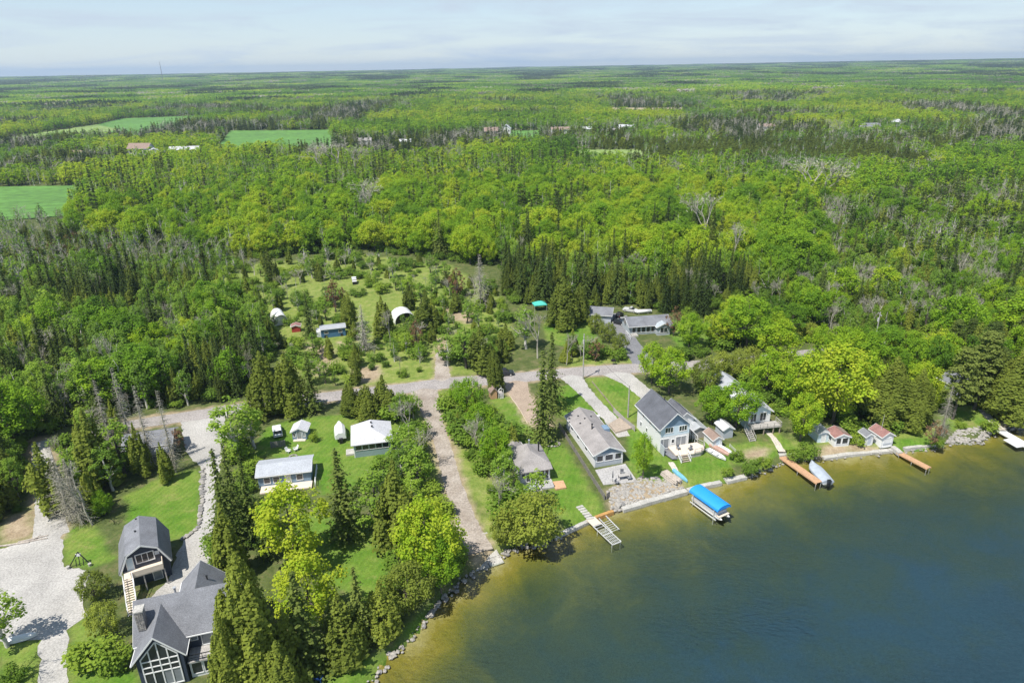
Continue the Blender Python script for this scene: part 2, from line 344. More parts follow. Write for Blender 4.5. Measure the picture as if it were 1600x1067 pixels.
def ground_material():
    mt, n, l, b = nodes_of('ground_cover')
    g = n.new('ShaderNodeNewGeometry')
    def noise(sc, det=5, ro=0.65):
        t = n.new('ShaderNodeTexNoise'); t.inputs['Scale'].default_value = sc; t.inputs['Detail'].default_value = det; t.inputs['Roughness'].default_value = ro
        l.new(g.outputs['Position'], t.inputs['Vector']); return t.outputs['Fac']
    def ramp(f, stops):
        r = n.new('ShaderNodeValToRGB')
        while len(r.color_ramp.elements) < len(stops): r.color_ramp.elements.new(0.5)
        for e, (p, c) in zip(r.color_ramp.elements, stops): e.position = p; e.color = (*c, 1)
        l.new(f, r.inputs[0]); return r.outputs[0]
    def mix(f, a, b_, blend='MIX'):
        x = n.new('ShaderNodeMix'); x.data_type = 'RGBA'; x.blend_type = blend
        if isinstance(f, float): x.inputs['Factor'].default_value = f
        else: l.new(f, x.inputs['Factor'])
        l.new(a, x.inputs['A']); l.new(b_, x.inputs['B']); return x.outputs['Result']
    def attr(nm):
        a = n.new('ShaderNodeAttribute'); a.attribute_name = nm; return a.outputs['Fac']
    nA, nB, nC = noise(0.09), noise(0.6), noise(4.5, 4)
    floor_c = ramp(nB, [(0.3, (0.06, 0.08, 0.025)), (0.5, (0.09, 0.115, 0.035)), (0.7, (0.15, 0.14, 0.065))])
    mead = mix(nA, ramp(nB, [(0.3, (0.14, 0.20, 0.04)), (0.5, (0.22, 0.27, 0.055)), (0.7, (0.32, 0.30, 0.12))]), ramp(nB, [(0.3, (0.09, 0.15, 0.028)), (0.7, (0.19, 0.23, 0.06))]))
    lawn = mix(ramp(nA, [(0.38, (0, 0, 0)), (0.62, (1, 1, 1))]), ramp(nB, [(0.25, (0.062, 0.15, 0.014)), (0.75, (0.105, 0.205, 0.022))]), ramp(nB, [(0.3, (0.12, 0.20, 0.028)), (0.75, (0.21, 0.24, 0.06))]))
    wv = n.new('ShaderNodeTexWave'); wv.inputs['Scale'].default_value = 0.32; wv.inputs['Distortion'].default_value = 2.5; wmp = n.new('ShaderNodeMapping'); wmp.inputs['Rotation'].default_value = (0, 0, 0.28)
    l.new(g.outputs['Position'], wmp.inputs[0]); l.new(wmp.outputs[0], wv.inputs['Vector'])
    lawn = mix(1.0, lawn, ramp(wv.outputs['Fac'], [(0.2, (0.955, 0.955, 0.955)), (0.8, (1.045, 1.045, 1.045))]), 'MULTIPLY')
    nD = noise(0.22, 6, 0.7); lawn = mix(ramp(nD, [(0.56, (0, 0, 0)), (0.72, (0.75, 0.75, 0.75))]), lawn, ramp(nB, [(0.3, (0.20, 0.21, 0.06)), (0.7, (0.27, 0.24, 0.10))]))
    dirt = ramp(nB, [(0.3, (0.24, 0.18, 0.11)), (0.7, (0.42, 0.34, 0.24))])
    c = mix(attr('meadow'), floor_c, mead); c = mix(attr('lawn'), c, lawn); c = mix(attr('dirt'), c, dirt)
    gr = ramp(nC, [(0.3, (0.72, 0.72, 0.72)), (0.7, (1.2, 1.2, 1.2))])
    c = mix(1.0, c, gr, 'MULTIPLY')
    l.new(c, b.inputs['Base Color']); b.inputs['Roughness'].default_value = 0.95; b.inputs['Specular IOR Level'].default_value = 0.1
    bp = n.new('ShaderNodeBump'); bp.inputs['Strength'].default_value = 0.5; bp.inputs['Distance'].default_value = 0.12
    l.new(nC, bp.inputs['Height']); l.new(bp.outputs[0], b.inputs['Normal'])
    return mt
def bed_material():
    mt, n, l, b = nodes_of('lake_bed_sand_weed_and_water_tint')
    g = n.new('ShaderNodeNewGeometry')
    def noise(sc, det=5):
        t = n.new('ShaderNodeTexNoise'); t.inputs['Scale'].default_value = sc; t.inputs['Detail'].default_value = det; t.inputs['Roughness'].default_value = 0.62
        t.inputs['Distortion'].default_value = 0.4
        l.new(g.outputs['Position'], t.inputs['Vector']); return t.outputs['Fac']
    a = n.new('ShaderNodeAttribute'); a.attribute_name = 'offshore'
    nz_ = noise(0.10); nf = noise(0.9); ng = noise(5.0, 3)
    s = n.new('ShaderNodeMath'); s.operation = 'MULTIPLY_ADD'; s.inputs[1].default_value = 0.55; l.new(nz_, s.inputs[0]); l.new(a.outputs['Fac'], s.inputs[2])
    s2 = n.new('ShaderNodeMath'); s2.operation = 'MULTIPLY_ADD'; s2.inputs[1].default_value = 0.10; l.new(nf, s2.inputs[0]); l.new(s.outputs[0], s2.inputs[2])
    r = n.new('ShaderNodeValToRGB')
    st = [(0.30, (0.34, 0.28, 0.12)), (0.38, (0.23, 0.185, 0.035)), (0.48, (0.15, 0.14, 0.028)), (0.60, (0.085, 0.097, 0.034)), (0.72, (0.045, 0.066, 0.040)), (0.88, (0.030, 0.058, 0.056)), (1.0, (0.024, 0.058, 0.085))]  # sand and weed inshore; offshore stops paint the deep water's own colour into the bed
    while len(r.color_ramp.elements) < len(st): r.color_ramp.elements.new(0.5)
    for e, (p, c) in zip(r.color_ramp.elements, st): e.position = p; e.color = (*c, 1)
    l.new(s2.outputs[0], r.inputs[0])
    mr = n.new('ShaderNodeMapRange'); mr.inputs[1].default_value = 0.3; mr.inputs[2].default_value = 0.7; mr.inputs[3].default_value = 0.8; mr.inputs[4].default_value = 1.2
    l.new(ng, mr.inputs[0])
    mm = n.new('ShaderNodeMix'); mm.data_type = 'RGBA'; mm.blend_type = 'MULTIPLY'; mm.inputs['Factor'].default_value = 1
    l.new(r.outputs[0], mm.inputs['A']); l.new(mr.outputs[0], mm.inputs['B']); l.new(mm.outputs['Result'], b.inputs['Base Color'])
    b.inputs['Roughness'].default_value = 1; b.inputs['Specular IOR Level'].default_value = 0
    return mt
qc = SDn.ravel()[quads].mean(1)
offs = np.clip(-SD / 45.0, 0, 1.2)
offs = np.where(SD < 0, 0.78 * (1 - np.exp(SD / 19.0)), 0)
ground = link(bpy.data.objects.new('ground', submesh('ground', qc >= 0, [ground_material()], [('lawn', lawn_m), ('meadow', mead_m), ('dirt', dirt_m)])))
tag(ground, 'grass, meadow and woodland floor under the trees', 'ground', kind='structure')
bed = link(bpy.data.objects.new('lake_bed', submesh('lake_bed', qc < 0, [bed_material()], [('offshore', offs)])))
tag(bed, 'olive sand and weed bottom with deep water colour painted in offshore', 'lake bed', kind='structure')
def water_material():
    mt = bpy.data.materials.new('lake_water'); mt.use_nodes = True
    n, l = mt.node_tree.nodes, mt.node_tree.links; n.clear()
    out = n.new('ShaderNodeOutputMaterial'); fr = n.new('ShaderNodeFresnel'); fr.inputs[0].default_value = 1.55
    tr = n.new('ShaderNodeBsdfTransparent'); tr.inputs[0].default_value = (0.86, 0.92, 0.90, 1)
    gl = n.new('ShaderNodeBsdfGlossy'); gl.inputs['Roughness'].default_value = 0.05
    g = n.new('ShaderNodeNewGeometry'); mpn = n.new('ShaderNodeMapping'); mpn.inputs['Scale'].default_value = (1.0, 2.0, 1); mpn.inputs['Rotation'].default_value = (0, 0, 0.35)
    t = n.new('ShaderNodeTexNoise'); t.inputs['Scale'].default_value = 0.9; t.inputs['Detail'].default_value = 6; t.inputs['Roughness'].default_value = 0.6
    bp = n.new('ShaderNodeBump'); bp.inputs['Strength'].default_value = 0.8; bp.inputs['Distance'].default_value = 0.16
    wp = n.new('ShaderNodeTexNoise'); wp.inputs['Scale'].default_value = 0.035; wp.inputs['Detail'].default_value = 4; wp.inputs['Distortion'].default_value = 0.8; l.new(mpn.outputs[0], wp.inputs['Vector'])
    wr = n.new('ShaderNodeMapRange'); wr.inputs[1].default_value = 0.38; wr.inputs[2].default_value = 0.62; wr.inputs[3].default_value = 0.03; wr.inputs[4].default_value = 0.26; l.new(wp.outputs['Fac'], wr.inputs[0]); l.new(wr.outputs[0], gl.inputs['Roughness'])
    wd_ = n.new('ShaderNodeMapRange'); wd_.inputs[1].default_value = 0.38; wd_.inputs[2].default_value = 0.62; wd_.inputs[3].default_value = 0.35; wd_.inputs[4].default_value = 1.0; l.new(wp.outputs['Fac'], wd_.inputs[0]); l.new(wd_.outputs[0], bp.inputs['Strength'])
    l.new(g.outputs['Position'], mpn.inputs[0]); l.new(mpn.outputs[0], t.inputs['Vector']); l.new(t.outputs['Fac'], bp.inputs['Height'])
    l.new(bp.outputs[0], fr.inputs['Normal']); l.new(bp.outputs[0], gl.inputs['Normal'])
    mxs = n.new('ShaderNodeMixShader'); l.new(fr.outputs[0], mxs.inputs[0]); l.new(tr.outputs[0], mxs.inputs[1]); l.new(gl.outputs[0], mxs.inputs[2])
    l.new(mxs.outputs[0], out.inputs[0]); return mt
wpoly = [(-95, -295), (515, -295), (515, 100), (235, 140), (130, 142), (60, 128), (20, 112), (-30, 80), (-60, 40)]
wme = bpy.data.meshes.new('lake_water'); wme.from_pydata([(x, y, 0) for x, y in wpoly], [], [tuple(range(len(wpoly)))]); wme.materials.append(water_material())
water = link(bpy.data.objects.new('lake_water', wme)); tag(water, 'calm blue green lake water with olive shallows along the shore', 'lake', kind='structure')

rng = np.random.default_rng(7)
def strip(name, px, widths, mt, z, label, cat='road', jag=0.12, step=0.7, cross=6):
    pts = [G(*p) for p in px] if not isinstance(px[0][0], np.floating) else px
    P_, W_ = [], []
    for i in range(len(pts) - 1):
        (x1, y1), (x2, y2) = pts[i], pts[i + 1]; L = math.hypot(x2 - x1, y2 - y1); k = max(1, int(L / step))
        for j in range(k):
            t = j / k; P_.append((x1 + (x2 - x1) * t, y1 + (y2 - y1) * t)); W_.append(widths[i] + (widths[i + 1] - widths[i]) * t)
    P_.append(pts[-1]); W_.append(widths[-1]); P_ = np.array(P_); W_ = np.array(W_)
    for _ in range(8):
        Q_ = P_.copy(); Q_[1:-1] = (P_[:-2] + P_[1:-1] * 2 + P_[2:]) / 4; P_ = Q_
    T = np.gradient(P_, axis=0); T /= np.linalg.norm(T, axis=1)[:, None] + 1e-9; N = np.stack([-T[:, 1], T[:, 0]], 1)
    n = len(P_); V = []
    for k in range(cross + 1):
        f = k / cross - 0.5; jj = rng.uniform(-jag, jag, n) if k in (0, cross) else np.zeros(n)
        q = P_ + N * (W_ * f + jj)[:, None]; zz = np.full(n, z) + 0.0
        zz = zz + (0.03 * (1 - (2 * f) ** 2)); V.append(np.stack([q[:, 0], q[:, 1], zz], 1))
    V = np.concatenate(V); idm = np.arange(len(V)).reshape(cross + 1, n)
    Q = np.stack([idm[1:, :-1], idm[1:, 1:], idm[:-1, 1:], idm[:-1, :-1]], -1).reshape(-1, 4)[:, ::-1]
    Q = Q[:, ::-1]
    o = link(bpy.data.objects.new(name, mesh_np(name, V, Q, [mt]))); return tag(o, label, cat, kind='structure')
def sheet(name, px, mt, z, label, cat, jag=0.25, world_pts=None):
    pts = world_pts or [G(*p) for p in px]; out = []
    for i in range(len(pts)):
        (x1, y1), (x2, y2) = pts[i], pts[(i + 1) % len(pts)]; L = math.hypot(x2 - x1, y2 - y1); k = max(1, int(L / 0.9))
        for j in range(k):
            t = j / k; out.append((x1 + (x2 - x1) * t + rng.uniform(-jag, jag), y1 + (y2 - y1) * t + rng.uniform(-jag, jag), z))
    me = bpy.data.meshes.new(name); me.from_pydata(out, [], [tuple(range(len(out)))]); me.materials.append(mt)
    import bmesh
    bm = bmesh.new(); bm.from_mesh(me); bmesh.ops.triangulate(bm, faces=bm.faces); bmesh.ops.recalc_face_normals(bm, faces=bm.faces)
    if bm.faces and sum(f.normal.z for f in bm.faces) < 0: bmesh.ops.reverse_faces(bm, faces=bm.faces)
    bm.to_mesh(me); bm.free()
    o = link(bpy.data.objects.new(name, me)); return tag(o, label, cat, kind='structure')
M_road = mat('worn_asphalt', (0.29, 0.265, 0.25), 0.95, 0.16, 0.25, 0.1, fine=3)
M_gravel = mat('gravel_pale', (0.36, 0.345, 0.32), 0.95, 0.2, 0.16, 0.2, fine=4)
M_track = mat('gravel_track', (0.30, 0.245, 0.195), 0.95, 0.25, 0.30, 0.08, c2=(0.38, 0.335, 0.29), fine=3)
M_brown = mat('brown_gravel', (0.32, 0.25, 0.19), 0.95, 0.15, 0.5, 0.2, fine=4)
M_tar = mat('driveway_asphalt', (0.17, 0.17, 0.178), 0.95, 0.12, 0.4, 0.1, fine=4)
M_path = mat('footpath', (0.50, 0.45, 0.38), 0.95, 0.15, 0.5, 0.1, fine=4)
strip('road', [(120, 680), (200, 664), (262, 655), (330, 645), (430, 630), (520, 619), (640, 606), (700, 598), (790, 592), (880, 583), (960, 577), (1020, 574), (1150, 566), (1370, 540), (1620, 512)],
      [4, 4.4, 4.6, 5, 5, 5, 5.4, 5.8, 5.4, 5.4, 5.4, 5.4, 5, 4.5, 4.5], M_road, 1.03, 'worn grey asphalt road running behind the lakeside lots')
strip('gravel_lane', [(660, 604), (672, 640), (690, 690), (706, 750), (730, 820), (752, 862)], [7.0, 4.0, 3.0, 3.1, 3.6, 4.0], M_track, 1.022, 'rutted gravel lane leading down to the boat ramp', 'lane', 0.15)
strip('dirt_track', [(692, 600), (690, 570), (689, 548)], [4.5, 3.2, 2.4], M_track, 1.024, 'short dirt track leaving the road into the meadow', 'track', 0.2)
strip('brown_driveway', [(800, 588), (812, 615), (826, 640), (842, 662)], [7, 4.4, 4.0, 3.6], M_brown, 1.02, 'brown gravel driveway beside the tall spruce', 'driveway')
strip('pale_driveway', [(886, 582), (908, 606), (934, 634), (952, 652), (975, 682)], [6, 3.6, 3.0, 3.0, 2.6], M_gravel, 1.021, 'pale driveway leading to the long grey house', 'driveway', 0.15)
strip('gravel_driveway', [(958, 580), (985, 596), (1008, 615), (1030, 630)], [7, 4.5, 4.2, 4.2], M_gravel, 1.019, 'gravel driveway behind the two storey white house', 'driveway')
strip('asphalt_driveway', [(1010, 572), (990, 545), (974, 522), (958, 503), (950, 490)], [6, 5.2, 5.2, 6.5, 9], M_tar, 1.018, 'dark asphalt driveway of the bungalow across the road', 'driveway', 0.1)
strip('gravel_drive_left', [(62, 690), (68, 730), (74, 780), (80, 840)], [3.0, 3.2, 3.6, 5], M_gravel, 1.016, 'pale gravel drive coming out of the wood at far left', 'driveway', 0.15)
sheet('gravel_yard', [(-60, 875), (40, 846), (60, 835), (95, 826), (99, 885), (140, 890), (128, 930), (135, 962), (106, 984), (104, 1100), (60, 1100), (62, 1000), (-60, 1002)], M_gravel, 1.020, 'wide pale gravel yard at the lower left', 'yard')
sheet('gravel_apron', [(222, 946), (262, 905), (286, 842), (314, 822), (318, 735), (290, 705), (282, 655), (325, 645), (352, 650), (348, 710), (336, 760), (334, 880), (300, 960)], M_gravel, 1.014, 'pale gravel apron between garage, lawn and cedars', 'yard')
strip('footpath', [(1196, 672), (1208, 682), (1222, 706)], [1.1, 1.1, 1.4], M_path, 1.016, 'narrow pale footpath from the blue cottage to its dock', 'path', 0.08)
strip('garden_path', [(1048, 722), (1056, 735), (1062, 752)], [1.1, 1.1, 1.0], M_path, 1.016, 'short pale path below the round deck', 'path', 0.08)
strip('shore_path', [(1534, 640), (1552, 660), (1566, 672)], [1.5, 1.4, 1.4], M_path, 1.016, 'pale path down to the white dock', 'path', 0.08)
M_field = mat('hay_field', (0.085, 0.20, 0.03), 0.95, 0.18, 0.02, fine=0.2)
M_fieldb = mat('ploughed_field', (0.36, 0.28, 0.18), 0.95, 0.15, 0.02, fine=0.2)
M_fieldl = mat('pale_pasture', (0.19, 0.27, 0.07), 0.95, 0.18, 0.02, fine=0.2)
FIELDS = []
def field(px, mt, label):
    pts = []
    w = [G(*p) for p in px]
    for i in range(len(w)):
        (x1, y1), (x2, y2) = w[i], w[(i + 1) % len(w)]
        for j in range(6): t = j / 6; pts.append((x1 + (x2 - x1) * t, y1 + (y2 - y1) * t))
    FIELDS.append(w); me = bpy.data.meshes.new('field')
    xs = np.array([p[0] for p in w]); ys = np.array([p[1] for p in w]); nx = 24
    A = np.linspace(0, 1, nx); U, Vv = np.meshgrid(A, A)
    p = np.array(w)          # quad corners: near-left, near-right, far-right, far-left
    XY = (p[0][None, None] * ((1 - U) * (1 - Vv))[..., None] + p[1] * (U * (1 - Vv))[..., None] + p[2] * (U * Vv)[..., None] + p[3] * ((1 - U) * Vv)[..., None])
    Z = terrain(XY[..., 0], XY[..., 1]) + 0.45
    V = np.concatenate([XY, Z[..., None]], -1).reshape(-1, 3); idm = np.arange(nx * nx).reshape(nx, nx)
    Q = np.stack([idm[:-1, :-1], idm[:-1, 1:], idm[1:, 1:], idm[1:, :-1]], -1).reshape(-1, 4)
    o = link(bpy.data.objects.new('field', mesh_np('field', V, Q, [mt]))); tag(o, label, 'field', kind='structure')
field([(-80, 352), (108, 338), (135, 290), (-80, 292)], M_field, 'deep green hay field at the left edge of the picture')
field([(330, 241), (520, 239), (518, 203), (360, 205)], M_field, 'green hay field behind the far white farmhouse')
field([(60, 220), (215, 216), (345, 180), (190, 186)], M_field, 'narrow green field beyond the farm at upper left')
field([(870, 256), (1010, 254), (1000, 236), (900, 236)], M_fieldl, 'pale pasture opening among the woods in the middle distance')
field([(790, 226), (846, 226), (842, 205), (800, 205)], M_field, 'small green field beside the far white house')
field([(945, 181), (1068, 180), (1065, 167), (955, 167)], M_fieldb, 'brown ploughed field beyond the far woods')
field([(1062, 176), (1110, 175), (1105, 166), (1060, 167)], M_field, 'small green field beside the brown ploughed field')
field([(-80, 230), (60, 224), (190, 204), (150, 196)], M_fieldl, 'pale green pasture at the far left')

# ------------------------------------------------------------------ vegetation prototypes
def unit(a): return a / (np.linalg.norm(a, axis=-1, keepdims=True) + 1e-9)
def leaf_cards(C, N, size, rg, asp=1.0, up=None):
    """one small bent-free quad per leaf clump, centre C, facing N"""
    n = len(C); N = unit(N)
    a = rg.normal(size=(n, 3)) if up is None else up + rg.normal(size=(n, 3)) * 0.25
    T = unit(np.cross(N, a)); B = np.cross(N, T)
    s = size if np.ndim(size) else np.full(n, size)
    s = s * rg.uniform(0.65, 1.3, n)
    T = T * (s / 2)[:, None]; B = B * (s * asp / 2)[:, None]
    k = rg.uniform(0.55, 1.0, (n, 4, 1))
    V = np.stack([C - T * k[:, 0] - B * k[:, 1], C + T * k[:, 1] - B * k[:, 2], C + T * k[:, 2] + B * k[:, 3], C - T * k[:, 3] + B * k[:, 0]], 1).reshape(-1, 3)
    return V
def blob_crown(rg, blobs, per, size, flat=1.0):
    C, N, L = [], [], []
    cen = np.mean([b[0] for b in blobs], 0)
    for c, r in blobs:
        n = max(5, int(per * (r ** 1.6) * rg.uniform(0.25, 1.0)))
        d = unit(rg.normal(size=(n * 2, 3))); o = unit(np.array(c) - cen + np.array([0, 0, 0.25 * r]))
        keep = (d @ o) > rg.uniform(-0.9, 0.25, len(d)); d = d[keep][:n]
        p = np.array(c) + d * np.array([1, 1, flat]) * (r * rg.uniform(0.4, 1.22, len(d)))[:, None]
        C.append(p); N.append(d * 0.75 + np.array([0, 0, 0.9]) + rg.normal(size=d.shape) * 0.38)
        L.append(np.clip(rg.uniform(0.0, 1.0) * 0.55 + rg.uniform(0, 0.45, len(d)), 0, 1))
    C, N, L = map(np.concatenate, (C, N, L))
    return leaf_cards(C, N, size, rg), L
def tubes(segs, n=5):
    V, Q = [], []
    for a, b, r0, r1 in segs:
        a, b = np.array(a, float), np.array(b, float); d = b - a; L = np.linalg.norm(d)
        if L < 1e-6: continue
        d /= L; u = np.array([0, 0, 1.]) if abs(d[2]) < 0.95 else np.array([1., 0, 0])
        x = np.cross(d, u); x /= np.linalg.norm(x); y = np.cross(x, d); o = len(V) * 1
        ang = np.arange(n) * 2 * math.pi / n; ring = np.cos(ang)[:, None] * x + np.sin(ang)[:, None] * y
        base = sum(len(v) for v in V); V.append(np.concatenate([a + ring * r0, b + ring * r1]))
        i = np.arange(n); Q.append(np.stack([i, (i + 1) % n, n + (i + 1) % n, n + i], 1) + base)
    return np.concatenate(V), np.concatenate(Q)
def limb(rg, a, b, r0, r1, k=3, wob=0.12):
    a, b = np.array(a, float), np.array(b, float); L = np.linalg.norm(b - a); pts = [a + (b - a) * t for t in np.linspace(0, 1, k + 1)]
    for i in range(1, k): pts[i] = pts[i] + rg.normal(size=3) * L * wob * 0.35
    rr = np.linspace(r0, r1, k + 1)
    return [(pts[i], pts[i + 1], rr[i], rr[i + 1]) for i in range(k)]
def maple(seed, h=12.0, R=4.6, nb=46, per=46, size=0.42, base=0.28, pw=0.6, rb=(0.13, 0.26)):
    rg = np.random.default_rng(seed); cz = h * (base + 1) / 2; rz = h * (1 - base) / 2
    blobs = []; tries = 0
    while len(blobs) < nb and tries < 4000:
        tries += 1
        d = unit(rg.normal(size=3)); rad = rg.uniform(0.35, 0.86) ** pw
        lob = 1 + 0.22 * math.sin(3 * math.atan2(d[1], d[0]) + seed + 2.5 * d[2]) + rg.normal() * 0.12
        r = R * rg.uniform(rb[0], rb[1])
        egg = 1.0 - 0.42 * max(0.0, d[2] * rad) ** 1.3
        c = np.array([d[0] * R * rad * lob * egg, d[1] * R * rad * lob * egg, cz + d[2] * rz * rad * 0.95])
        if any(np.linalg.norm(c - q) < 0.62 * (r + q2) * 0.75 for q, q2 in blobs): continue
        blobs.append((c, r))
    V, L = blob_crown(rg, blobs, per, size)
    segs = limb(rg, (0, 0, -0.2), (rg.normal() * 0.15, rg.normal() * 0.15, h * 0.45), h * 0.022, h * 0.014, 4, 0.05)
    top = segs[-1][1]; segs += limb(rg, top, (top[0] * 1.5, top[1] * 1.5, h * 0.86), h * 0.013, h * 0.003, 3)
    for c, r in sorted(blobs, key=lambda q: q[0][2])[:22]:
        t = rg.uniform(0.45, 1.0); s = np.array(segs[0][0]) * (1 - t) + np.array(top) * t
        segs += limb(rg, s, c, h * 0.008, h * 0.002, 2)
    return (V, L), tubes(segs)
def aspen(seed, h=13.0, R=2.3, nb=54, per=110, size=0.29, base=0.10):
    return maple(seed, h, R, nb, per, size, base, 0.7, (0.17, 0.32))
def cedar(seed, h=10.0, R=2.3, n=5200, size=0.29, base=0.04, power=0.75, lump=0.22):
    """bundle of upright plumes of different height round a main leader"""
    rg = np.random.default_rng(seed); C, N, L, S = [], [], [], []; k = int(8 + 26 * lump); plumes = [(0.0, 0.0, h, base * h, R * 0.62)]
    for i in range(k):
        a = rg.uniform(0, 6.28); d = R * rg.uniform(0.30, 0.80); top = h * np.clip(1 - (d / R) ** (1 / max(0.5, power)) * rg.uniform(0.55, 1.0), 0.22, 0.94); plumes.append((d * math.cos(a), d * math.sin(a), top, max(base * h, top - h * rg.uniform(0.30, 0.62)), R * rg.uniform(0.24, 0.44)))
    wts = np.array([(p[2] - p[3]) * p[4] for p in plumes]); wts = wts / wts.sum()
    for (px_, py_, zt, zb, pr), w in zip(plumes, wts):
        m_ = max(12, int(n * w)); z = 1 - rg.uniform(0, 1, m_) ** 0.60; z = np.where(rg.uniform(size=m_) < 0.5, z, rg.uniform(0, 1, m_)); a = rg.uniform(0, 6.28, m_)
        prof = np.minimum(1, z / 0.2 + 0.45) * np.clip(1 - z, 0, 1) ** power; r = pr * prof * rg.uniform(0.45, 1.2, m_) * (1 + 0.25 * np.sin(3 * a + 9 * z + seed))
        C.append(np.stack([px_ + r * np.cos(a), py_ + r * np.sin(a), zb + z * (zt - zb)], 1))
        N.append(np.stack([np.cos(a) + px_ / R * 0.6, np.sin(a) + py_ / R * 0.6, np.full(m_, 0.75)], 1) + rg.normal(size=(m_, 3)) * 0.45)
        L.append(np.clip(rg.uniform(0, 0.55) + rg.uniform(0, 0.45, m_), 0, 1)); S.append(size * np.clip(0.6 + prof * 0.6, 0.5, 1.1))
    C, N, L, S = map(np.concatenate, (C, N, L, S))
    segs = limb(rg, (0, 0, -0.2), (0, 0, h * 0.9), h * 0.016, h * 0.003, 4, 0.01)
    for px_, py_, zt, zb, pr in plumes[1:9]: segs += limb(rg, (0, 0, max(0.3, zb * 0.8)), (px_, py_, (zb + zt) / 2), h * 0.006, h * 0.002, 2)
    return (leaf_cards(C, N, S, rg, 1.5, np.stack([-N[:, 1], N[:, 0], N[:, 0] * 0], 1)), L), tubes(segs)
def spruce(seed, h=13.0, R=2.5, tiers=26, size=0.55, base=0.05, irr=0.32, bare=False):
    rg = np.random.default_rng(seed); C, N, S, L = [], [], [], []; segs = limb(rg, (0, 0, -0.2), (rg.normal() * .1, rg.normal() * .1, h), h * 0.016, 0.02, 4, 0.006)
    for t in range(tiers):
        f = base + (1 - base) * (t + rg.uniform(0, 0.6)) / tiers; rr = R * (1 - f) ** 0.85 * rg.uniform(1 - irr, 1 + irr) + 0.12
        nb = int(6 + 5 * (1 - f)); a0 = rg.uniform(0, 6.28)
        for b in range(nb):
            a = a0 + b * 2 * math.pi / nb + rg.normal() * 0.15; ln = rr * rg.uniform(0.55, 1.15); drop = rg.uniform(0.12, 0.32)
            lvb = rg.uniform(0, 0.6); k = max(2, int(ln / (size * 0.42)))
            tip = np.array([ln * math.cos(a), ln * math.sin(a), f * h - drop * ln])
            if bare: segs.append((np.array([0, 0, f * h]), tip, 0.024, 0.008))
            for j in range(k):
                q = (j + 0.7) / k; p = np.array([tip[0] * q, tip[1] * q, f * h - drop * ln * q * q]) + rg.normal(size=3) * 0.09
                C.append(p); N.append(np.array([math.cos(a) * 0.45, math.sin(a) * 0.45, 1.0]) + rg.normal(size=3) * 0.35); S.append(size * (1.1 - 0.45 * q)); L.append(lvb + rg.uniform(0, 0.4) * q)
    C, N, S, L = map(np.array, (C, N, S, L))
    if bare:
        kp = rg.uniform(size=len(C)) < 0.55; C, N, S, L = C[kp], N[kp], S[kp] * 0.42, L[kp]
    return (leaf_cards(C, N, S, rg, 0.85), np.clip(L, 0, 1)), tubes(segs, 4)
def pine(seed, h=15.0, R=3.4, per=90, size=0.29):
    rg = np.random.default_rng(seed); blobs = []; segs = limb(rg, (0, 0, -0.2), (rg.normal() * .3, rg.normal() * .3, h * 0.96), h * 0.02, 0.03, 5, 0.02)
    for t in range(13):
        f = 0.30 + 0.68 * t / 12; rr = R * (1.05 - f) ** 0.6 * rg.uniform(0.75, 1.2); nb = rg.integers(3, 6); a0 = rg.uniform(0, 6.28)
        for b in range(nb):
            a = a0 + b * 6.28 / nb + rg.normal() * 0.25; e = np.array([rr * math.cos(a), rr * math.sin(a), f * h + 0.12 * rr])
            segs += limb(rg, (0, 0, f * h - 0.2), e, 0.07, 0.02, 2)
            for q in (0.55, 0.95): blobs.append((np.array([e[0] * q, e[1] * q, e[2] + rg.normal() * 0.1]), R * 0.26 * rg.uniform(0.8, 1.2)))
    V, L = blob_crown(rg, blobs, per * 1.3, size, 0.45)
    return (V, L), tubes(segs)
def bare(seed, h=11.0, spread=0.34, depth=4, tw=0.0):
    rg = np.random.default_rng(seed); segs = []; tips = []
    def grow(p, d, L, r, k):
        e = p + d * L; segs.extend(limb(rg, p, e, r, r * 0.62, 2, 0.08))
        if k == 0: tips.append((p, e)); return
        for i in range(3 if k > 1 else 4):
            dd = unit(d + rg.normal(size=3) * spread * (1.25 if k < depth else 0.8) + np.array([0, 0, 0.10])); t = rg.uniform(0.55, 1.0)
            grow(p + (e - p) * t, dd, L * rg.uniform(0.55, 0.80), r * 0.55, k - 1)
    grow(np.array([0, 0, -0.2]), unit(np.array([rg.normal() * 0.04, rg.normal() * 0.04, 1.0])), h * 0.36, h * 0.015, depth)
    C, N = [], []
    for a, b in tips:
        for _ in range(2):
            C.append(a + (b - a) * rg.uniform(0.3, 1.1) + rg.normal(size=3) * 0.2); N.append(rg.normal(size=3))
    C, N = np.array(C), np.array(N); sc = h / max(1e-3, C[:, 2].max())
    V = leaf_cards(C, N, 0.34, rg, 0.16)
    tv, tq = tubes(segs, 3)
    return (V * sc, rg.uniform(0, 1, len(C))), (tv * sc, tq)
def shrub(seed, h=2.6, R=1.7, nb=16, per=170, size=0.24):
    rg = np.random.default_rng(seed); blobs = []
    for _ in range(nb):
        a = rg.uniform(0, 6.28); d = R * math.sqrt(rg.uniform(0, 1)) * 0.75; blobs.append((np.array([d * math.cos(a), d * math.sin(a), h * rg.uniform(0.25, 0.75)]), h * rg.uniform(0.22, 0.36)))
    V, L = blob_crown(rg, blobs, per, size)
    segs = []
    for c, r in blobs[:6]: segs += limb(rg, (c[0] * 0.3, c[1] * 0.3, -0.1), c, 0.05, 0.02, 2)
    return (V, L), tubes(segs, 4)

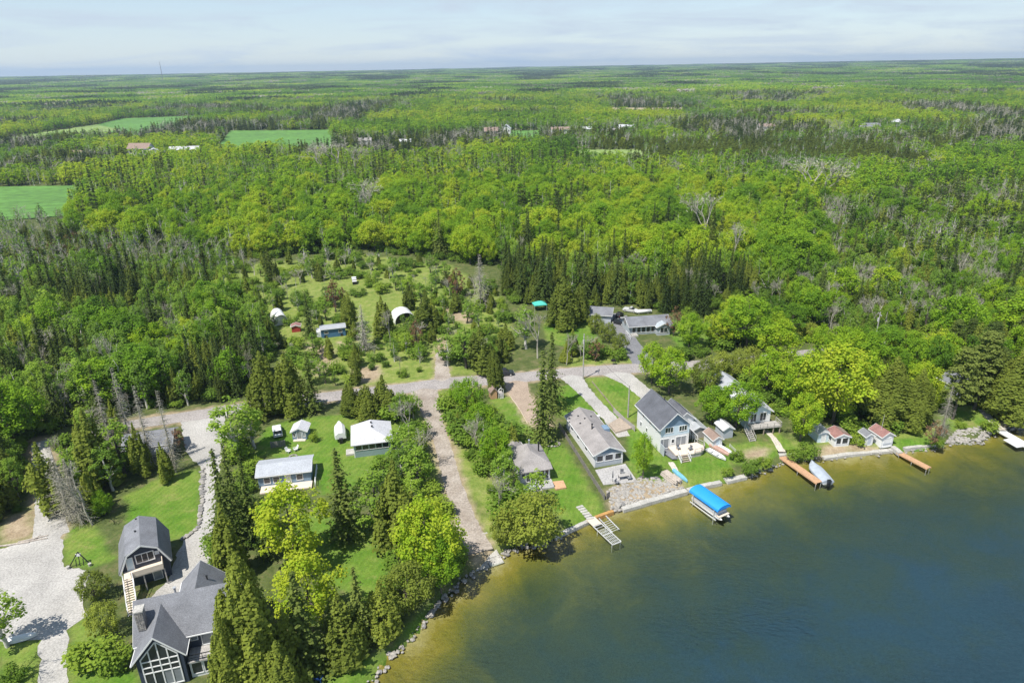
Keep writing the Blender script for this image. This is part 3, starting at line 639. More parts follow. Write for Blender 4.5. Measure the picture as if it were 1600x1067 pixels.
PROTO = {}          # kind -> list of dict(trunk mesh, crown mesh, joined object, h0)
def reg(kind, gen, leafm, barkm, h0):
    (V, L), (tv_, tq) = gen
    nq = len(V) // 4; Q = np.arange(len(V)).reshape(-1, 4)
    crown = mesh_np(kind + '_crown', V, Q, [MATS[leafm]], [('lv', np.repeat(L, 4))], smooth=False)
    trunk = mesh_np(kind + '_trunk', tv_, tq, [barkm], smooth=True)
    J = mesh_np(kind + '_tree', np.concatenate([V, tv_]), np.concatenate([Q, tq + len(V)]), [MATS[leafm], barkm], [('lv', np.concatenate([np.repeat(L, 4), np.zeros(len(tv_))]))],
                smooth=False, mi=np.concatenate([np.zeros(nq), np.ones(len(tq))]))
    PROTO.setdefault(kind, []).append(dict(trunk=trunk, crown=crown, joined=bpy.data.objects.new(kind + '_sample', J), h0=h0))
for s in range(4): reg('maple', maple(11 + s, 12, 4.4 + 0.4 * (s % 2), 92, 118, 0.30, 0.12 + 0.05 * (s % 2)), 'leaf_broad', M_bark, 12)
for s in range(4): reg('aspen', aspen(31 + s, 13, 2.3 + 0.3 * (s % 2)), 'leaf_aspen', M_pale if s < 2 else M_bark, 13)
for s in range(3): reg('cedar', cedar(51 + s, 10, 2.1 + 0.35 * s, 4200), 'leaf_cedar', M_bark, 10)
for s in range(2): reg('widecedar', cedar(61 + s, 10, 3.4, 8500, 0.27, 0.04, 0.55, 0.42), 'leaf_cedar', M_bark, 10)
for s in range(3): reg('spruce', spruce(71 + s, 13, 2.2 + 0.3 * s, 34, 0.40), 'leaf_spruce', M_bark, 13)
for s in range(2): reg('bigcedar', cedar(65 + s, 18, 4.0, 24000, 0.29, 0.02, 0.62, 0.55), 'leaf_cedar', M_bark, 18)
for s in range(2): reg('pine', pine(81 + s), 'leaf_spruce', M_bark, 15)
for s in range(3): reg('bare', bare(91 + s, 11), 'leaf_bare', M_dead, 11)
for s in range(2): reg('deadspruce', spruce(101 + s, 11, 2.0, 34, 0.34, 0.06, 0.3, True), 'leaf_bare', M_dead, 11)
for s in range(3): reg('shrub', shrub(111 + s), 'leaf_shrub', M_bark, 2.6)
for s in range(2): reg('rust', maple(121 + s, 7, 2.2, 40, 130, 0.26, 0.12), 'leaf_rust', M_bark, 7)
for s in range(2): reg('willow', maple(131 + s, 9, 4.4, 80, 120, 0.30, 0.03), 'leaf_cedar', M_bark, 9)
# lighter copies of the same trees for the middle and far distance
for s in range(3): reg('maple_far', maple(211 + s, 13, 3.3, 40, 26, 0.62, 0.08, 0.6, (0.16, 0.30)), 'leaf_broad', M_bark, 13)
for s in range(3): reg('aspen_far', aspen(231 + s, 13, 2.0, 28, 32, 0.55, 0.06), 'leaf_aspen', M_pale, 13)
for s in range(2): reg('cedar_far', cedar(251 + s, 10, 2.2, 560, 0.55), 'leaf_cedar', M_bark, 10)
for s in range(2): reg('spruce_far', spruce(271 + s, 13, 2.2, 14, 0.85), 'leaf_spruce', M_bark, 13)
for s in range(2): reg('bare_far', bare(291 + s, 11, 0.36, 3), 'leaf_bare', M_dead, 11)
NAMES = dict(maple='broadleaf_tree', aspen='aspen_tree', cedar='cedar_tree', widecedar='cedar_tree', bigcedar='cedar_tree', spruce='spruce_tree', pine='pine_tree', bare='bare_tree',
             deadspruce='dead_spruce', shrub='shrub', rust='brown_leaved_tree', willow='willow_tree')
CATS = dict(shrub='shrub')
trng = np.random.default_rng(99)
TREES = []          # (x, y, radius) already planted
def plant(kind, x, y, h, tv, label, group=None, wide=1.0, variant=None):
    v = PROTO[kind]; p = v[int(trng.integers(len(v))) if variant is None else variant % len(v)]
    s = h / p['h0']; root = empty(NAMES[kind], (x, y, tz(x, y) if math.hypot(x, y) > 300 else 1.0), float(trng.uniform(0, 6.28)), label, CATS.get(kind, 'tree'), group)
    root.scale = (s * wide, s * wide, s)
    for nm in ('trunk', 'crown'):
        o = bpy.data.objects.new('stems' if (kind == 'shrub' and nm == 'trunk') else 'foliage' if (kind == 'shrub') else 'branches' if (kind in ('bare', 'deadspruce') and nm == 'crown') else nm, p[nm])
        link(o, root); o['tv'] = float(tv)
        if kind in ('bare', 'deadspruce') : o['kind'] = 'stuff'
    return root

# ------------------------------------------------------------------ buildings
class House:
    def __init__(s, name, label, cat, fl, fr, D, W=None, z=1.0, lvl=None, rot=None, group=None):
        a, b = G(*fl, lvl or z), G(*fr, lvl or z)
        r = math.atan2(b[1] - a[1], b[0] - a[0]) if rot is None else RAD(rot); W = W or math.hypot(b[0] - a[0], b[1] - a[1])
        mx_, my_ = (a[0] + b[0]) / 2, (a[1] + b[1]) / 2
        s.W, s.D, s.z = W, D, z
        s.root = empty(name, (mx_ - math.sin(r) * D / 2, my_ + math.cos(r) * D / 2, z), r, label, cat, group)
    def block(s, x0, x1, y0, y1, he, hr, mt, rmt, axis='y', ov=0.4, z0=0.0, gable=None, gz=None, th=0.16, name='wall', rname='roof', trim=None):
        """gable block: walls as one pentagon prism, roof slabs with thickness; returns (wall, roof)"""
        b = MB()
        if axis == 'y':
            c = (x0 + x1) / 2; poly = [(x0, z0), (x1, z0), (x1, he), (c, hr), (x0, he)]; b.prism(poly, y0, y1, 'y'); half = (x1 - x0) / 2
        else:
            c = (y0 + y1) / 2; poly = [(y0, z0), (y1, z0), (y1, he), (c, hr), (y0, he)]; b.prism(poly, x0, x1, 'x'); half = (y1 - y0) / 2
        w = b.build(name, mt, s.root)
        sl = (hr - he) / half; up = 0.03; r = MB(); e = he - sl * ov
        sec = [(-half - ov, e + up), (0, hr + up), (half + ov, e + up), (half + ov, e + up + th), (0, hr + up + th), (-half - ov, e + up + th)]
        if axis == 'y': r.prism([(c + a, q) for a, q in sec], y0 - ov, y1 + ov, 'y')
        else: r.prism([(c + a, q) for a, q in sec], x0 - ov, x1 + ov, 'x')
        rf = r.build(rname, rmt, s.root)
        for q in ((y0 - ov - 0.035, y1 + ov + 0.002) if axis == 'y' else (x0 - ov - 0.035, x1 + ov + 0.002)):      # pale barge boards
            for sg in (-1, 1): MB().prism([(c + sg * (half + ov), e - 0.06), (c, hr - 0.06), (c, hr + th + 0.05), (c + sg * (half + ov), e + th + 0.05)], q, q + 0.033, axis).build('barge_board', trim or M_trim, rf)
        for sg in (-1, 1):
            k = half + ov + 0.005; g = MB()
            if axis == 'y': g.box(*sorted((c + sg * k, c + sg * (k + 0.1))), y0 - ov, y1 + ov, e - 0.02, e + 0.12)
            else: g.box(x0 - ov, x1 + ov, *sorted((c + sg * k, c + sg * (k + 0.1))), e - 0.02, e + 0.12)
            g.build('gutter', trim or M_trim, rf)
        if gable:
            gz = he if gz is None else gz
            if axis == 'y':
                k = (hr - gz) / (hr - he) if gz > he else 1.0
                gb = MB().prism([(c - half * k + 0.01, gz), (c + half * k - 0.01, gz), (c, hr - 0.01)], y0 - 0.03, y0 - 0.004, 'y')
            else: gb = MB().prism([(c - half + 0.01, gz), (c + half - 0.01, gz), (c, hr - 0.01)], x0 - 0.03, x0 - 0.004, 'x')
            gb.build('gable', gable, s.root)
        return w, rf
    def hip(s, x0, x1, y0, y1, he, hr, rmt, ry0, ry1, ov=0.45, th=0.14, cx=None, name='roof'):
        """hip roof, ridge along y from ry0 to ry1"""
        cx = (x0 + x1) / 2 if cx is None else cx; a, b, c, d = x0 - ov, x1 + ov, y0 - ov, y1 + ov
        m_ = MB(); lo = he; V = [(a, c, lo), (b, c, lo), (b, d, lo), (a, d, lo), (a, c, lo + th), (b, c, lo + th), (b, d, lo + th), (a, d, lo + th), (cx, ry0, hr), (cx, ry1, hr)]
        F = [(3, 2, 1, 0), (0, 1, 5, 4), (1, 2, 6, 5), (2, 3, 7, 6), (3, 0, 4, 7), (4, 5, 8), (5, 6, 9, 8), (6, 7, 9), (7, 4, 8, 9)]
        return m_.add(V, F).build(name, rmt, s.root)
    def frame(s, face, y_off=0.0):
        """point on a wall face: u from left to right seen from outside, z up, d outwards"""
        W, D = s.W / 2, s.D / 2
        if face == 'F': return lambda u, z, d: (u, -D + y_off - d, z)
        if face == 'B': return lambda u, z, d: (-u, D + y_off + d, z)
        if face == 'L': return lambda u, z, d: (-W + y_off - d, -u, z)
        return lambda u, z, d: (W + y_off + d, u, z)
    def window(s, face, u, z, w, h, glass=None, split=1, rows=1, off=0.0, t=0.09, fm=None, name='window', parent=None, door=False):
        f = s.frame(face, off); b = MB(); glass = glass or M_glass
        def bx(u0, u1, z0, z1, d0, d1):
            P_ = [f(u0, z0, d0), f(u1, z0, d0), f(u1, z1, d0), f(u0, z1, d0), f(u0, z0, d1), f(u1, z0, d1), f(u1, z1, d1), f(u0, z1, d1)]
            b.add(P_, [(0, 3, 2, 1), (4, 5, 6, 7), (0, 1, 5, 4), (1, 2, 6, 5), (2, 3, 7, 6), (3, 0, 4, 7)])
        bx(u - w / 2 - t, u + w / 2 + t, z + h / 2, z + h / 2 + t, 0.0, 0.07); bx(u - w / 2 - t, u + w / 2 + t, z - h / 2 - t, z - h / 2, 0.0, 0.09)
        bx(u - w / 2 - t, u - w / 2, z - h / 2, z + h / 2, 0.0, 0.07); bx(u + w / 2, u + w / 2 + t, z - h / 2, z + h / 2, 0.0, 0.07)
        for k in range(1, split): uu = u - w / 2 + w * k / split; bx(uu - 0.04, uu + 0.04, z - h / 2, z + h / 2, 0.0, 0.06)
        for k in range(1, rows): zz = z - h / 2 + h * k / rows; bx(u - w / 2, u + w / 2, zz - 0.03, zz + 0.03, 0.0, 0.055)
        o = b.build(name, fm or M_trim, parent or s.root); g = MB(); b = g
        bx(u - w / 2, u + w / 2, z - h / 2, z + h / 2, 0.004, 0.022); g.build('pane', glass, o)
        return o
    def part(s, name, mt, fn, parent=None, smooth=False):
        b = MB(); fn(b); return b.build(name, mt, parent or s.root, smooth)
def railing(parent, pts, h, mt, post=0.09, every=1.4, z=0.0, mid=True, name='railing'):
    b = MB()
    for (x1, y1), (x2, y2) in zip(pts[:-1], pts[1:]):
        L = math.hypot(x2 - x1, y2 - y1); k = max(1, round(L / every))
        for i in range(k + 1):
            t = i / k; b.box(x1 + (x2 - x1) * t - post / 2, x1 + (x2 - x1) * t + post / 2, y1 + (y2 - y1) * t - post / 2, y1 + (y2 - y1) * t + post / 2, z, z + h - 0.03)
        b.bar((x1, y1, z + h), (x2, y2, z + h), 0.1, 0.07)
        if mid: b.bar((x1, y1, z + h * 0.5), (x2, y2, z + h * 0.5), 0.04, 0.05); b.bar((x1, y1, z + h * 0.2), (x2, y2, z + h * 0.2), 0.04, 0.05)
    return b.build(name, mt, parent)
def stairs(parent, x, y0, z0, y1, z1, w, mt, mr=None, name='stairs'):
    """straight flight from (y0,z0) up to (y1,z1) along local y"""
    st = bpy.data.objects.new(name, None)
    b = MB(); n = max(3, int(abs(z1 - z0) / 0.19))
    for sx in (-1, 1): b.bar((x + sx * w / 2, y0, z0), (x + sx * w / 2, y1, z1), 0.07, 0.24)
    s_ = MB().bar((x - w / 2, y0, z0), (x - w / 2, y1, z1), 0.07, 0.24).build(name, mr or mt, parent); MB().bar((x + w / 2, y0, z0), (x + w / 2, y1, z1), 0.07, 0.24).build('stringer', mr or mt, s_)
    for i in range(n):
        t = (i + 0.5) / n; y = y0 + (y1 - y0) * t; z = z0 + (z1 - z0) * t
        MB().box(x - w / 2 + 0.04, x + w / 2 - 0.04, y - 0.14, y + 0.14, z + 0.02, z + 0.07).build('tread', mt, s_)
    for sx in (-1, 1):
        r = MB()
        r.bar((x + sx * w / 2, y0, z0 + 0.95), (x + sx * w / 2, y1, z1 + 0.95), 0.06, 0.08)
        for t in (0.02, 0.35, 0.68, 0.98): y = y0 + (y1 - y0) * t; z = z0 + (z1 - z0) * t; r.box(x + sx * w / 2 - 0.04, x + sx * w / 2 + 0.04, y - 0.04, y + 0.04, z, z + 0.92)
        r.build('handrail', mr or mt, s_)
    return s_
def pipe(h, x, y, z, L=0.7, r=0.09, mt=None, parent=None): return MB().tube((x, y, z - 0.3), (x, y, z + L), r).tube((x, y, z + L), (x, y, z + L + 0.08), r * 1.6).build('vent_pipe', mt or M_black, parent or h.root)

# --- two storey white house
h = House('lake_house', 'two storey white house with slate blue gable facing the lake', 'house', (1032, 708), (1073, 698), 10.2, W=6.0, rot=15)
W, D = h.W, h.D
_, rf = h.block(-W / 2, W / 2, -D / 2, D / 2, 5.3, 8.0, M_white, M_roofdark, 'y', 0.45, gable=M_blue)
for u in (-1.3, 1.6): h.window('F', u, 4.55, 1.55, 1.05, split=3)
h.part('upper_cladding', M_lightblue, lambda b: b.box(-W / 2 + 0.02, W / 2 - 0.02, -D / 2 - 0.02, -D / 2 - 0.003, 3.3, 5.3))
h.window('F', 1.35, 1.85, 2.1, 1.9, M_curtain, 2); h.window('F', -1.75, 1.75, 1.0, 2.0, M_curtain, name='door'); h.window('F', -0.35, 2.05, 0.5, 0.75)
h.window('F', -2.65, 1.75, 0.55, 2.0, M_curtain)
for u in (-2.4, 0.6, 3.2): h.window('L', u, 4.2, 0.55, 1.0)
for u in (-3.2, -0.6): h.window('L', u, 1.8, 0.55, 0.9)
h.window('R', -1.5, 4.2, 0.9, 1.1); h.window('R', 2.0, 4.2, 0.9, 1.1)
pipe(h, 1.3, 2.2, 7.0, parent=rf)
def wing(b): pass
h.block(W / 2 + 0.02, W / 2 + 3.6, D / 2 - 5.5, D / 2 + 0.4, 3.6, 5.0, M_white, M_roofdark, 'y', 0.35, name='wing_wall', rname='wing_roof')
# deck with rounded lattice skirt
dk = h.part('deck', M_palewood, lambda b: b.prism([(-1.3, -D / 2 - 0.05), (W / 2 + 1.8, -D / 2 - 0.05), (W / 2 + 2.4, -D / 2 - 1.6), (W / 2 + 1.9, -D / 2 - 2.8), (W / 2 + 0.9, -D / 2 - 3.5), (W / 2 - 0.8, -D / 2 - 3.6), (-1.3, -D / 2 - 3.2)], 0.78, 0.95, 'z'))
h.part('deck_skirt', M_greywood, lambda b: b.prism([(-1.25, -D / 2 - 0.1), (W / 2 + 1.7, -D / 2 - 0.1), (W / 2 + 2.3, -D / 2 - 1.6), (W / 2 + 1.8, -D / 2 - 2.7), (W / 2 + 0.85, -D / 2 - 3.4), (W / 2 - 0.8, -D / 2 - 3.5), (-1.25, -D / 2 - 3.1)], -0.1, 0.76, 'z'))
railing(h.root, [(W / 2 + 1.8, -D / 2 - 0.2), (W / 2 + 2.4, -D / 2 - 1.6), (W / 2 + 1.9, -D / 2 - 2.8), (W / 2 + 0.9, -D / 2 - 3.5), (W / 2 - 0.6, -D / 2 - 3.6)], 0.85, M_greywood, z=0.95, name='deck_railing')
stairs(h.root, 0.1, -D / 2 - 4.7, 0.0, -D / 2 - 3.3, 0.85, 1.9, M_wood, M_trim)
h.part('porch_mat', M_roofgrey, lambda b: b.prism([(-W / 2 + 0.1, -D / 2 - 0.1), (-1.5, -D / 2 - 0.1), (-1.2, -D / 2 - 3.6), (-W / 2 + 0.9, -D / 2 - 3.4)], 0.3, 0.5, 'z'))
h.part('porch_wall', M_greysid, lambda b: b.box(-W / 2 + 0.05, -W / 2 + 0.15, -D / 2 - 1.6, -D / 2 - 0.08, 0.0, 2.0))
h.part('side_trellis', M_trim, lambda b: [b.bar((W / 2 + 1.95, -D / 2 + t * 0.9, 0), (W / 2 + 1.95, -D / 2 + t * 0.9, 2.2), 0.09) for t in range(5)] and b.bar((W / 2 + 1.95, -D / 2, 2.25), (W / 2 + 1.95, -D / 2 + 3.7, 2.25), 0.1) and b.bar((W / 2 + 1.95, -D / 2, 1.3), (W / 2 + 1.95, -D / 2 + 3.7, 1.3), 0.07))
# --- long grey house
h = House('long_house', 'long low house with taupe roof and blue grey gable above a patio', 'house', (927, 731), (974, 723), 15.6, W=5.6, rot=14.5)
W, D = h.W, h.D
_, rf = h.block(-W / 2, W / 2, -D / 2, D / 2, 2.75, 4.0, M_white, M_rooftaupe, 'y', 0.35, gable=M_blue)
h.part('front_cladding', M_greysid, lambda b: b.box(-W / 2 + 0.02, W / 2 - 0.02, -D / 2 - 0.02, -D / 2 - 0.003, 0, 2.75))
for u, w in ((-1.75, 1.15), (0.05, 1.5), (1.85, 1.15)): h.window('F', u, 1.75, w, 1.15, t=0.14)
for x in (-W / 2 + 0.1, W / 2 - 0.1): h.part('corner_board', M_trim, lambda b: b.box(x - 0.09, x + 0.09, -D / 2 - 0.05, -D / 2 - 0.022, 0, 2.75))
for u in (-4.5, -1.0, 3.5): h.window('L', u, 1.7, 1.1, 0.9)
for x, y in ((-1.2, 5.5), (-0.5, 3.6), (1.2, 4.6), (-1.7, 2.9)): pipe(h, x, y, 4.0 - abs(x) * 0.45, 0.25, 0.12, parent=rf)
MB().tube((-0.6, -0.6, 3.4), (-0.6, -0.6, 4.9), 0.13).tube((-0.6, -0.6, 4.9), (-0.6, -0.6, 5.05), 0.2).build('flue', M_black, rf)
h.part('side_dormer', M_blue, lambda b: b.box(W / 2 - 0.9, W / 2 + 0.25, -0.8, 0.9, 2.6, 3.55))
h.window('R', 4.0, 1.7, 1.2, 1.0); h.window('R', -4.0, 1.7, 1.2, 1.0)
# --- hip roofed cottage
h = House('cottage', 'small white cottage with taupe hip roof and row of dark front windows', 'house', (813, 757), (860, 750), 7.4, W=5.4, rot=13.6)
W, D = h.W, h.D
h.part('wall', M_white, lambda b: b.box(-W / 2, W / 2, -D / 2, D / 2, 0, 2.6))
rf = h.hip(-W / 2, W / 2, -D / 2 + 1.4, D / 2, 2.75, 4.5, M_rooftaupe, -D / 2 + 3.6, D / 2 - 1.2)
h.part('porch_roof', M_rooftaupe, lambda b: b.prism([(-D / 2 - 0.45, 2.5), (-D / 2 + 1.2, 2.95), (-D / 2 + 1.2, 3.08), (-D / 2 - 0.45, 2.63)], -W / 2 - 0.4, W / 2 + 0.4, 'x'))
for u in (-2.2, 0.55, 1.3, 2.1): h.window('F', u, 1.75, 0.55, 1.0)
h.window('F', -0.9, 1.35, 1.5, 1.9, M_glass, 2, name='patio_door')
MB().tube((1.9, 0.9, 2.9), (1.9, 0.9, 5.2), 0.14).tube((1.9, 0.9, 5.2), (1.9, 0.9, 5.35), 0.22).build('flue', M_black, rf)
MB().tube((0.6, D / 2 - 1.0, 3.6), (0.6, D / 2 - 1.0, 4.9), 0.1).tube((0.6, D / 2 - 1.0, 4.9), (0.6, D / 2 - 1.0, 5.05), 0.2).build('flue', M_rooftin, rf)
h.block(-W / 2 - 0.3, -W / 2 + 2.6, D / 2 + 0.02, D / 2 + 3.0, 2.2, 3.0, M_white, M_rooftaupe, 'y', 0.25, name='rear_wall', rname='rear_roof')
h.part('terrace', M_patio, lambda b: b.box(-W / 2 + 0.3, W / 2 + 0.2, -D / 2 - 2.6, -D / 2 - 0.02, -0.05, 0.3))
h.part('steps', M_greywood, lambda b: [b.box(-1.8, 0.4, -D / 2 - 3.0 - 0.3 * i, -D / 2 - 2.65 - 0.3 * i, 0.0, 0.25 - 0.1 * i) for i in range(2)])
MB().prism([(-W / 2, 0.0), (-W / 2 + 0.2, 0.5), (-W / 2 + 2.4, 0.9), (-W / 2 + 2.4, 0)], -D / 2 - 2.4, -D / 2 - 1.4, 'y').build('bulkhead', M_greysid, h.root)
# --- screened cottage
h = House('screened_cottage', 'square cottage with pale hip roof and five screened front windows', 'house', (552, 716), (614, 707), 7.2, W=7.0, rot=12)
W, D = h.W, h.D
h.part('wall', M_teal, lambda b: b.box(-W / 2, W / 2, -D / 2, D / 2, 0, 2.75))
rf = h.hip(-W / 2, W / 2, -D / 2, D / 2, 2.78, 4.5, M_roofpale, -D / 2 + 3.0, D / 2 - 0.9)
for i in range(5): h.window('F', -2.55 + i * 1.27, 2.05, 1.08, 1.05, t=0.06)
h.window('L', -0.5, 1.8, 1.0, 1.0); h.window('R', 0.5, 1.8, 1.0, 1.0)
for y in (-0.3, 1.3): pipe(h, 0.1 if y > 0 else 0.25, y, 4.4, 0.25, 0.13, parent=rf)
for x in (-W / 2 + 0.09, W / 2 - 0.09): h.part('corner_board', M_trim, lambda b: b.box(x - 0.08, x + 0.08, -D / 2 - 0.03, -D / 2 - 0.002, 0, 2.7))
h.part('side_step', M_conc, lambda b: b.box(-W / 2 - 1.6, -W / 2 - 0.02, -2.6, -0.6, 0, 0.35))
# --- grey roofed cottage under the yellow tree
h = House('low_cottage', 'low grey roofed cottage behind the yellow green maple', 'house', (403, 764), (489, 752), 5.0, W=9.0, rot=11)
W, D = h.W, h.D
_, rf = h.block(-W / 2, W / 2, -D / 2, D / 2, 2.5, 3.2, M_blue, M_roofpale, 'x', 0.35)
rf.data.materials[0] = mat('shingle_light_grey', (0.36, 0.38, 0.41), 0.9, 0.1, 0.6, 0.15, fine=8)
for u in (-3.0, -1.4, 2.6): h.window('F', u, 1.4, 1.0, 1.1)
h.window('F', 0.6, 1.15, 0.9, 2.0, name='door', glass=M_white)
h.part('deck', M_palewood, lambda b: b.box(-W / 2 + 0.4, W / 2 + 0.2, -D / 2 - 2.2, -D / 2 - 0.03, 0.1, 0.35))
railing(h.root, [(W / 2 + 0.75, -D / 2 - 1.6), (W / 2 + 0.75, D / 2 - 0.6)], 1.0, M_trim, z=0.0, name='side_railing')
# --- navy garden shed
h = House('garden_shed', 'small navy shed with pale gable roof and white door', 'shed', (457, 688), (480.5, 686), 3.1, W=2.8, rot=4)
W, D = h.W, h.D
h.block(-W / 2, W / 2, -D / 2, D / 2, 1.9, 2.6, M_blue, M_roofpale, 'y', 0.25)
h.window('F', 0.0, 1.05, 0.85, 1.7, M_curtain, name='door'); h.window('F', -0.98, 1.2, 0.35, 0.8); h.window('F', 0.95, 1.2, 0.4, 0.9, M_curtain)
h.part('step', M_palewood, lambda b: b.box(-1.2, 1.2, -D / 2 - 0.7, -D / 2 - 0.02, 0, 0.18))
# --- dark house behind the dead spruces
h = House('dark_house', 'dark navy house half hidden behind dead grey spruces', 'house', (200, 722), (270, 712), 6.0, W=8.2, rot=16)
W, D = h.W, h.D
h.block(-W / 2, W / 2, -D / 2, D / 2, 2.9, 4.3, M_navy, M_roofgrey, 'x', 0.4)
for u in (-3.0, 1.2, 2.9): h.window('F', u, 1.7, 0.9, 0.9)
h.window('F', -0.6, 1.2, 0.9, 2.0, name='door')
h.part('porch_roof', M_roofgrey, lambda b: b.prism([(-D / 2 - 2.3, 1.95), (-D / 2 - 0.42, 2.35), (-D / 2 - 0.42, 2.47), (-D / 2 - 2.3, 2.07)], -0.8, W / 2 + 0.2, 'x'))
h.part('porch_post', M_black, lambda b: [b.box(x - 0.07, x + 0.07, -D / 2 - 2.2, -D / 2 - 2.06, 0, 1.95) for x in (-0.5, 1.6, W / 2)])
# --- navy lodge at the lower left
h = House('lodge', 'large navy lodge with tall window wall, stone chimney and grey roof', 'house', (212, 1076), (331, 1052), 6.8, W=10.8, rot=16)
h.root.location = (-41.6, 68.0, 1.0); W, D = h.W, h.D
_, rf = h.block(-W / 2, W / 2 + 1.2, -D / 2, D / 2, 5.3, 8.6, M_navy, M_roofgrey, 'x', 0.45)
WX, wy = -2.7, -6.0
_, r2 = h.block(WX - 2.55, WX + 2.55, wy, -0.5, 5.0, 7.95, M_navy, M_roofgrey, 'y', 0.45, name='wing_wall', rname='wing_roof')
_, r3 = h.block(-1.6, 3.4, 0.5, 6.6, 5.0, 7.6, M_navy, M_roofgrey, 'y', 0.35, name='rear_wall', rname='rear_roof')
def top_of(x): return 7.15 - abs(x - WX) * 1.15
xs_w = [WX - 2.0 + i for i in range(5)]
def fw(b):
    y0, y1 = wy - 0.10, wy - 0.004
    for x in xs_w: b.box(x - 0.07, x + 0.07, y0, y1, 0.3, top_of(x))
    for z in (0.35, 2.65, 3.5, 4.4): b.box(WX - 2.07, WX + 2.07, y0 - 0.012, y1, z - 0.065, z + 0.065)
    for a, b_ in zip(xs_w[:-1], xs_w[1:]): b.bar((a, y0 + 0.04, top_of(a)), (b_, y0 + 0.04, top_of(b_)), 0.14, 0.14)
fr_ = h.part('window_wall_frame', M_trim, fw)
for a, b_ in zip(xs_w[:-1], xs_w[1:]):
    for z0, z1 in ((0.42, 2.58), (2.72, 3.43), (3.57, 4.33)): MB().box(a + 0.07, b_ - 0.07, wy - 0.03, wy - 0.006, z0, z1).build('pane', M_curtain if (z0 < 1 and a > WX - 0.1) else M_glass, fr_)
    MB().prism([(a + 0.07, 4.47), (b_ - 0.07, 4.47), (b_ - 0.07, top_of(b_) - 0.08), (a + 0.07, top_of(a) - 0.08)], wy - 0.03, wy - 0.006, 'y').build('pane', M_glass, fr_)
for u, w in ((0.75, 0.7), (5.3, 0.9)): h.window('F', u, 4.35, w, 0.95, M_curtain)
h.window('F', 2.75, 3.9, 2.3, 2.1, M_curtain, 2, name='balcony_door')
h.part('balcony', M_greywood, lambda b: b.box(0.05, W / 2 + 1.2, -D / 2 - 2.4, -D / 2 - 0.03, 2.5, 2.7))
railing(h.root, [(0.2, -D / 2 - 2.3), (W / 2 + 1.1, -D / 2 - 2.3)], 0.95, M_black, 0.06, 1.7, 2.7, name='balcony_railing')
h.part('sunroom_wall', M_trim, lambda b: b.box(0.1, W / 2 + 1.1, -D / 2 - 2.1, -D / 2 - 0.05, 0, 2.48))
for u in (0.9, 2.3, 3.7, 5.1): h.window('F', u, 1.4, 1.1, 1.6, M_glass, off=-2.1)
ch = h.part('chimney', M_stonedark, lambda b: b.box(-5.2, -4.3, -2.7, -1.6, 4.0, 9.0))
MB().box(-5.3, -4.2, -2.8, -1.5, 9.0, 9.2).build('chimney_cap', M_conc, ch)
for k in range(40):
    z = 6.3 + (k // 4) * 0.26; x = -5.19 + (k % 4) * 0.225; q = float(rng.uniform(0.0, 0.05))
    MB().box(x, x + 0.2, -2.74 - q, -2.7, z, z + 0.22).build('stone', M_stone if rng.uniform() < 0.4 else M_stonedark, ch)
pipe(h, 1.9, 4.0, 6.8, 0.5, parent=r3); pipe(h, -1.9, 3.0, 5.6, 1.6, 0.14, M_rooftin, parent=rf)
h.part('vent_ridge', M_roofdark, lambda b: b.box(-1.4, -0.3, 2.2, 2.4, 6.6, 6.75))
# --- gambrel garage with upper deck and long white stairs
h = House('gambrel_garage', 'navy gambrel roofed garage with upper deck and long white stairs', 'garage', (199, 905), (266, 891), 7.1, W=5.9, rot=28)
h.root.location = (-55.2, 83.05, 1.0); W, D = h.W, h.D
sec = [(-W / 2, 0), (W / 2, 0), (W / 2, 3.3), (W / 2 - 1.05, 5.55), (0, 6.6), (-W / 2 + 1.05, 5.55), (-W / 2, 3.3)]
h.part('wall', M_navy, lambda b: b.prism(sec, -D / 2, D / 2, 'y'))
def off_roof(o): return [(-W / 2 - 0.35, 2.75 + o), (-W / 2 + 1.0, 5.6 + o), (0, 6.66 + o), (W / 2 - 1.0, 5.6 + o), (W / 2 + 0.35, 2.75 + o)]
rf = h.part('roof', M_roofgrey, lambda b: b.prism([(a - (0.06 if a < 0 else -0.06 if a > 0 else 0), q) for a, q in off_roof(0.04)] + [(a + (-0.2 if a < 0 else 0.2 if a > 0 else 0), q) for a, q in off_roof(0.16)][::-1], -D / 2 - 0.45, D / 2 + 0.4, 'y'))
def gtrim(b):
    a = off_roof(0.0); 
    for (x1, z1), (x2, z2) in zip(a[:-1], a[1:]): b.bar((x1, -D / 2 - 0.48, z1 + 0.05), (x2, -D / 2 - 0.48, z2 + 0.05), 0.05, 0.22, (0, 0, 1))
MBt = MB(); gtrim(MBt); MBt.build('barge_board', M_trim, rf)
h.window('F', 0.15, 4.4, 2.2, 1.3, split=3, t=0.13); h.window('F', -1.85, 3.95, 0.8, 1.9, M_lightblue, name='door'); h.window('F', 1.75, 4.6, 0.4, 0.4, M_white)
h.window('F', 1.2, 1.15, 1.1, 2.1, M_curtain, name='lower_door')
dk = h.part('deck', M_palewood, lambda b: b.box(-W / 2 + 0.1, W / 2 - 0.7, -D / 2 - 1.9, -D / 2 - 0.03, 2.75, 2.92))
h.part('deck_rail', M_palewood, lambda b: (b.box(-1.9, W / 2 - 0.7, -D / 2 - 1.95, -D / 2 - 1.85, 2.95, 3.8), b.box(W / 2 - 0.8, W / 2 - 0.71, -D / 2 - 1.84, -D / 2 - 0.03, 2.95, 3.8)))
for x in (-2.9, -0.4, 2.3): h.part('deck_post', M_greywood, lambda b: b.box(x - 0.08, x + 0.08, -D / 2 - 1.8, -D / 2 - 1.64, 0, 2.74))
stairs(h.root, -W / 2 + 0.65, -D / 2 - 6.2, 0.0, -D / 2 - 1.9, 2.85, 1.2, M_palewood, M_trim)
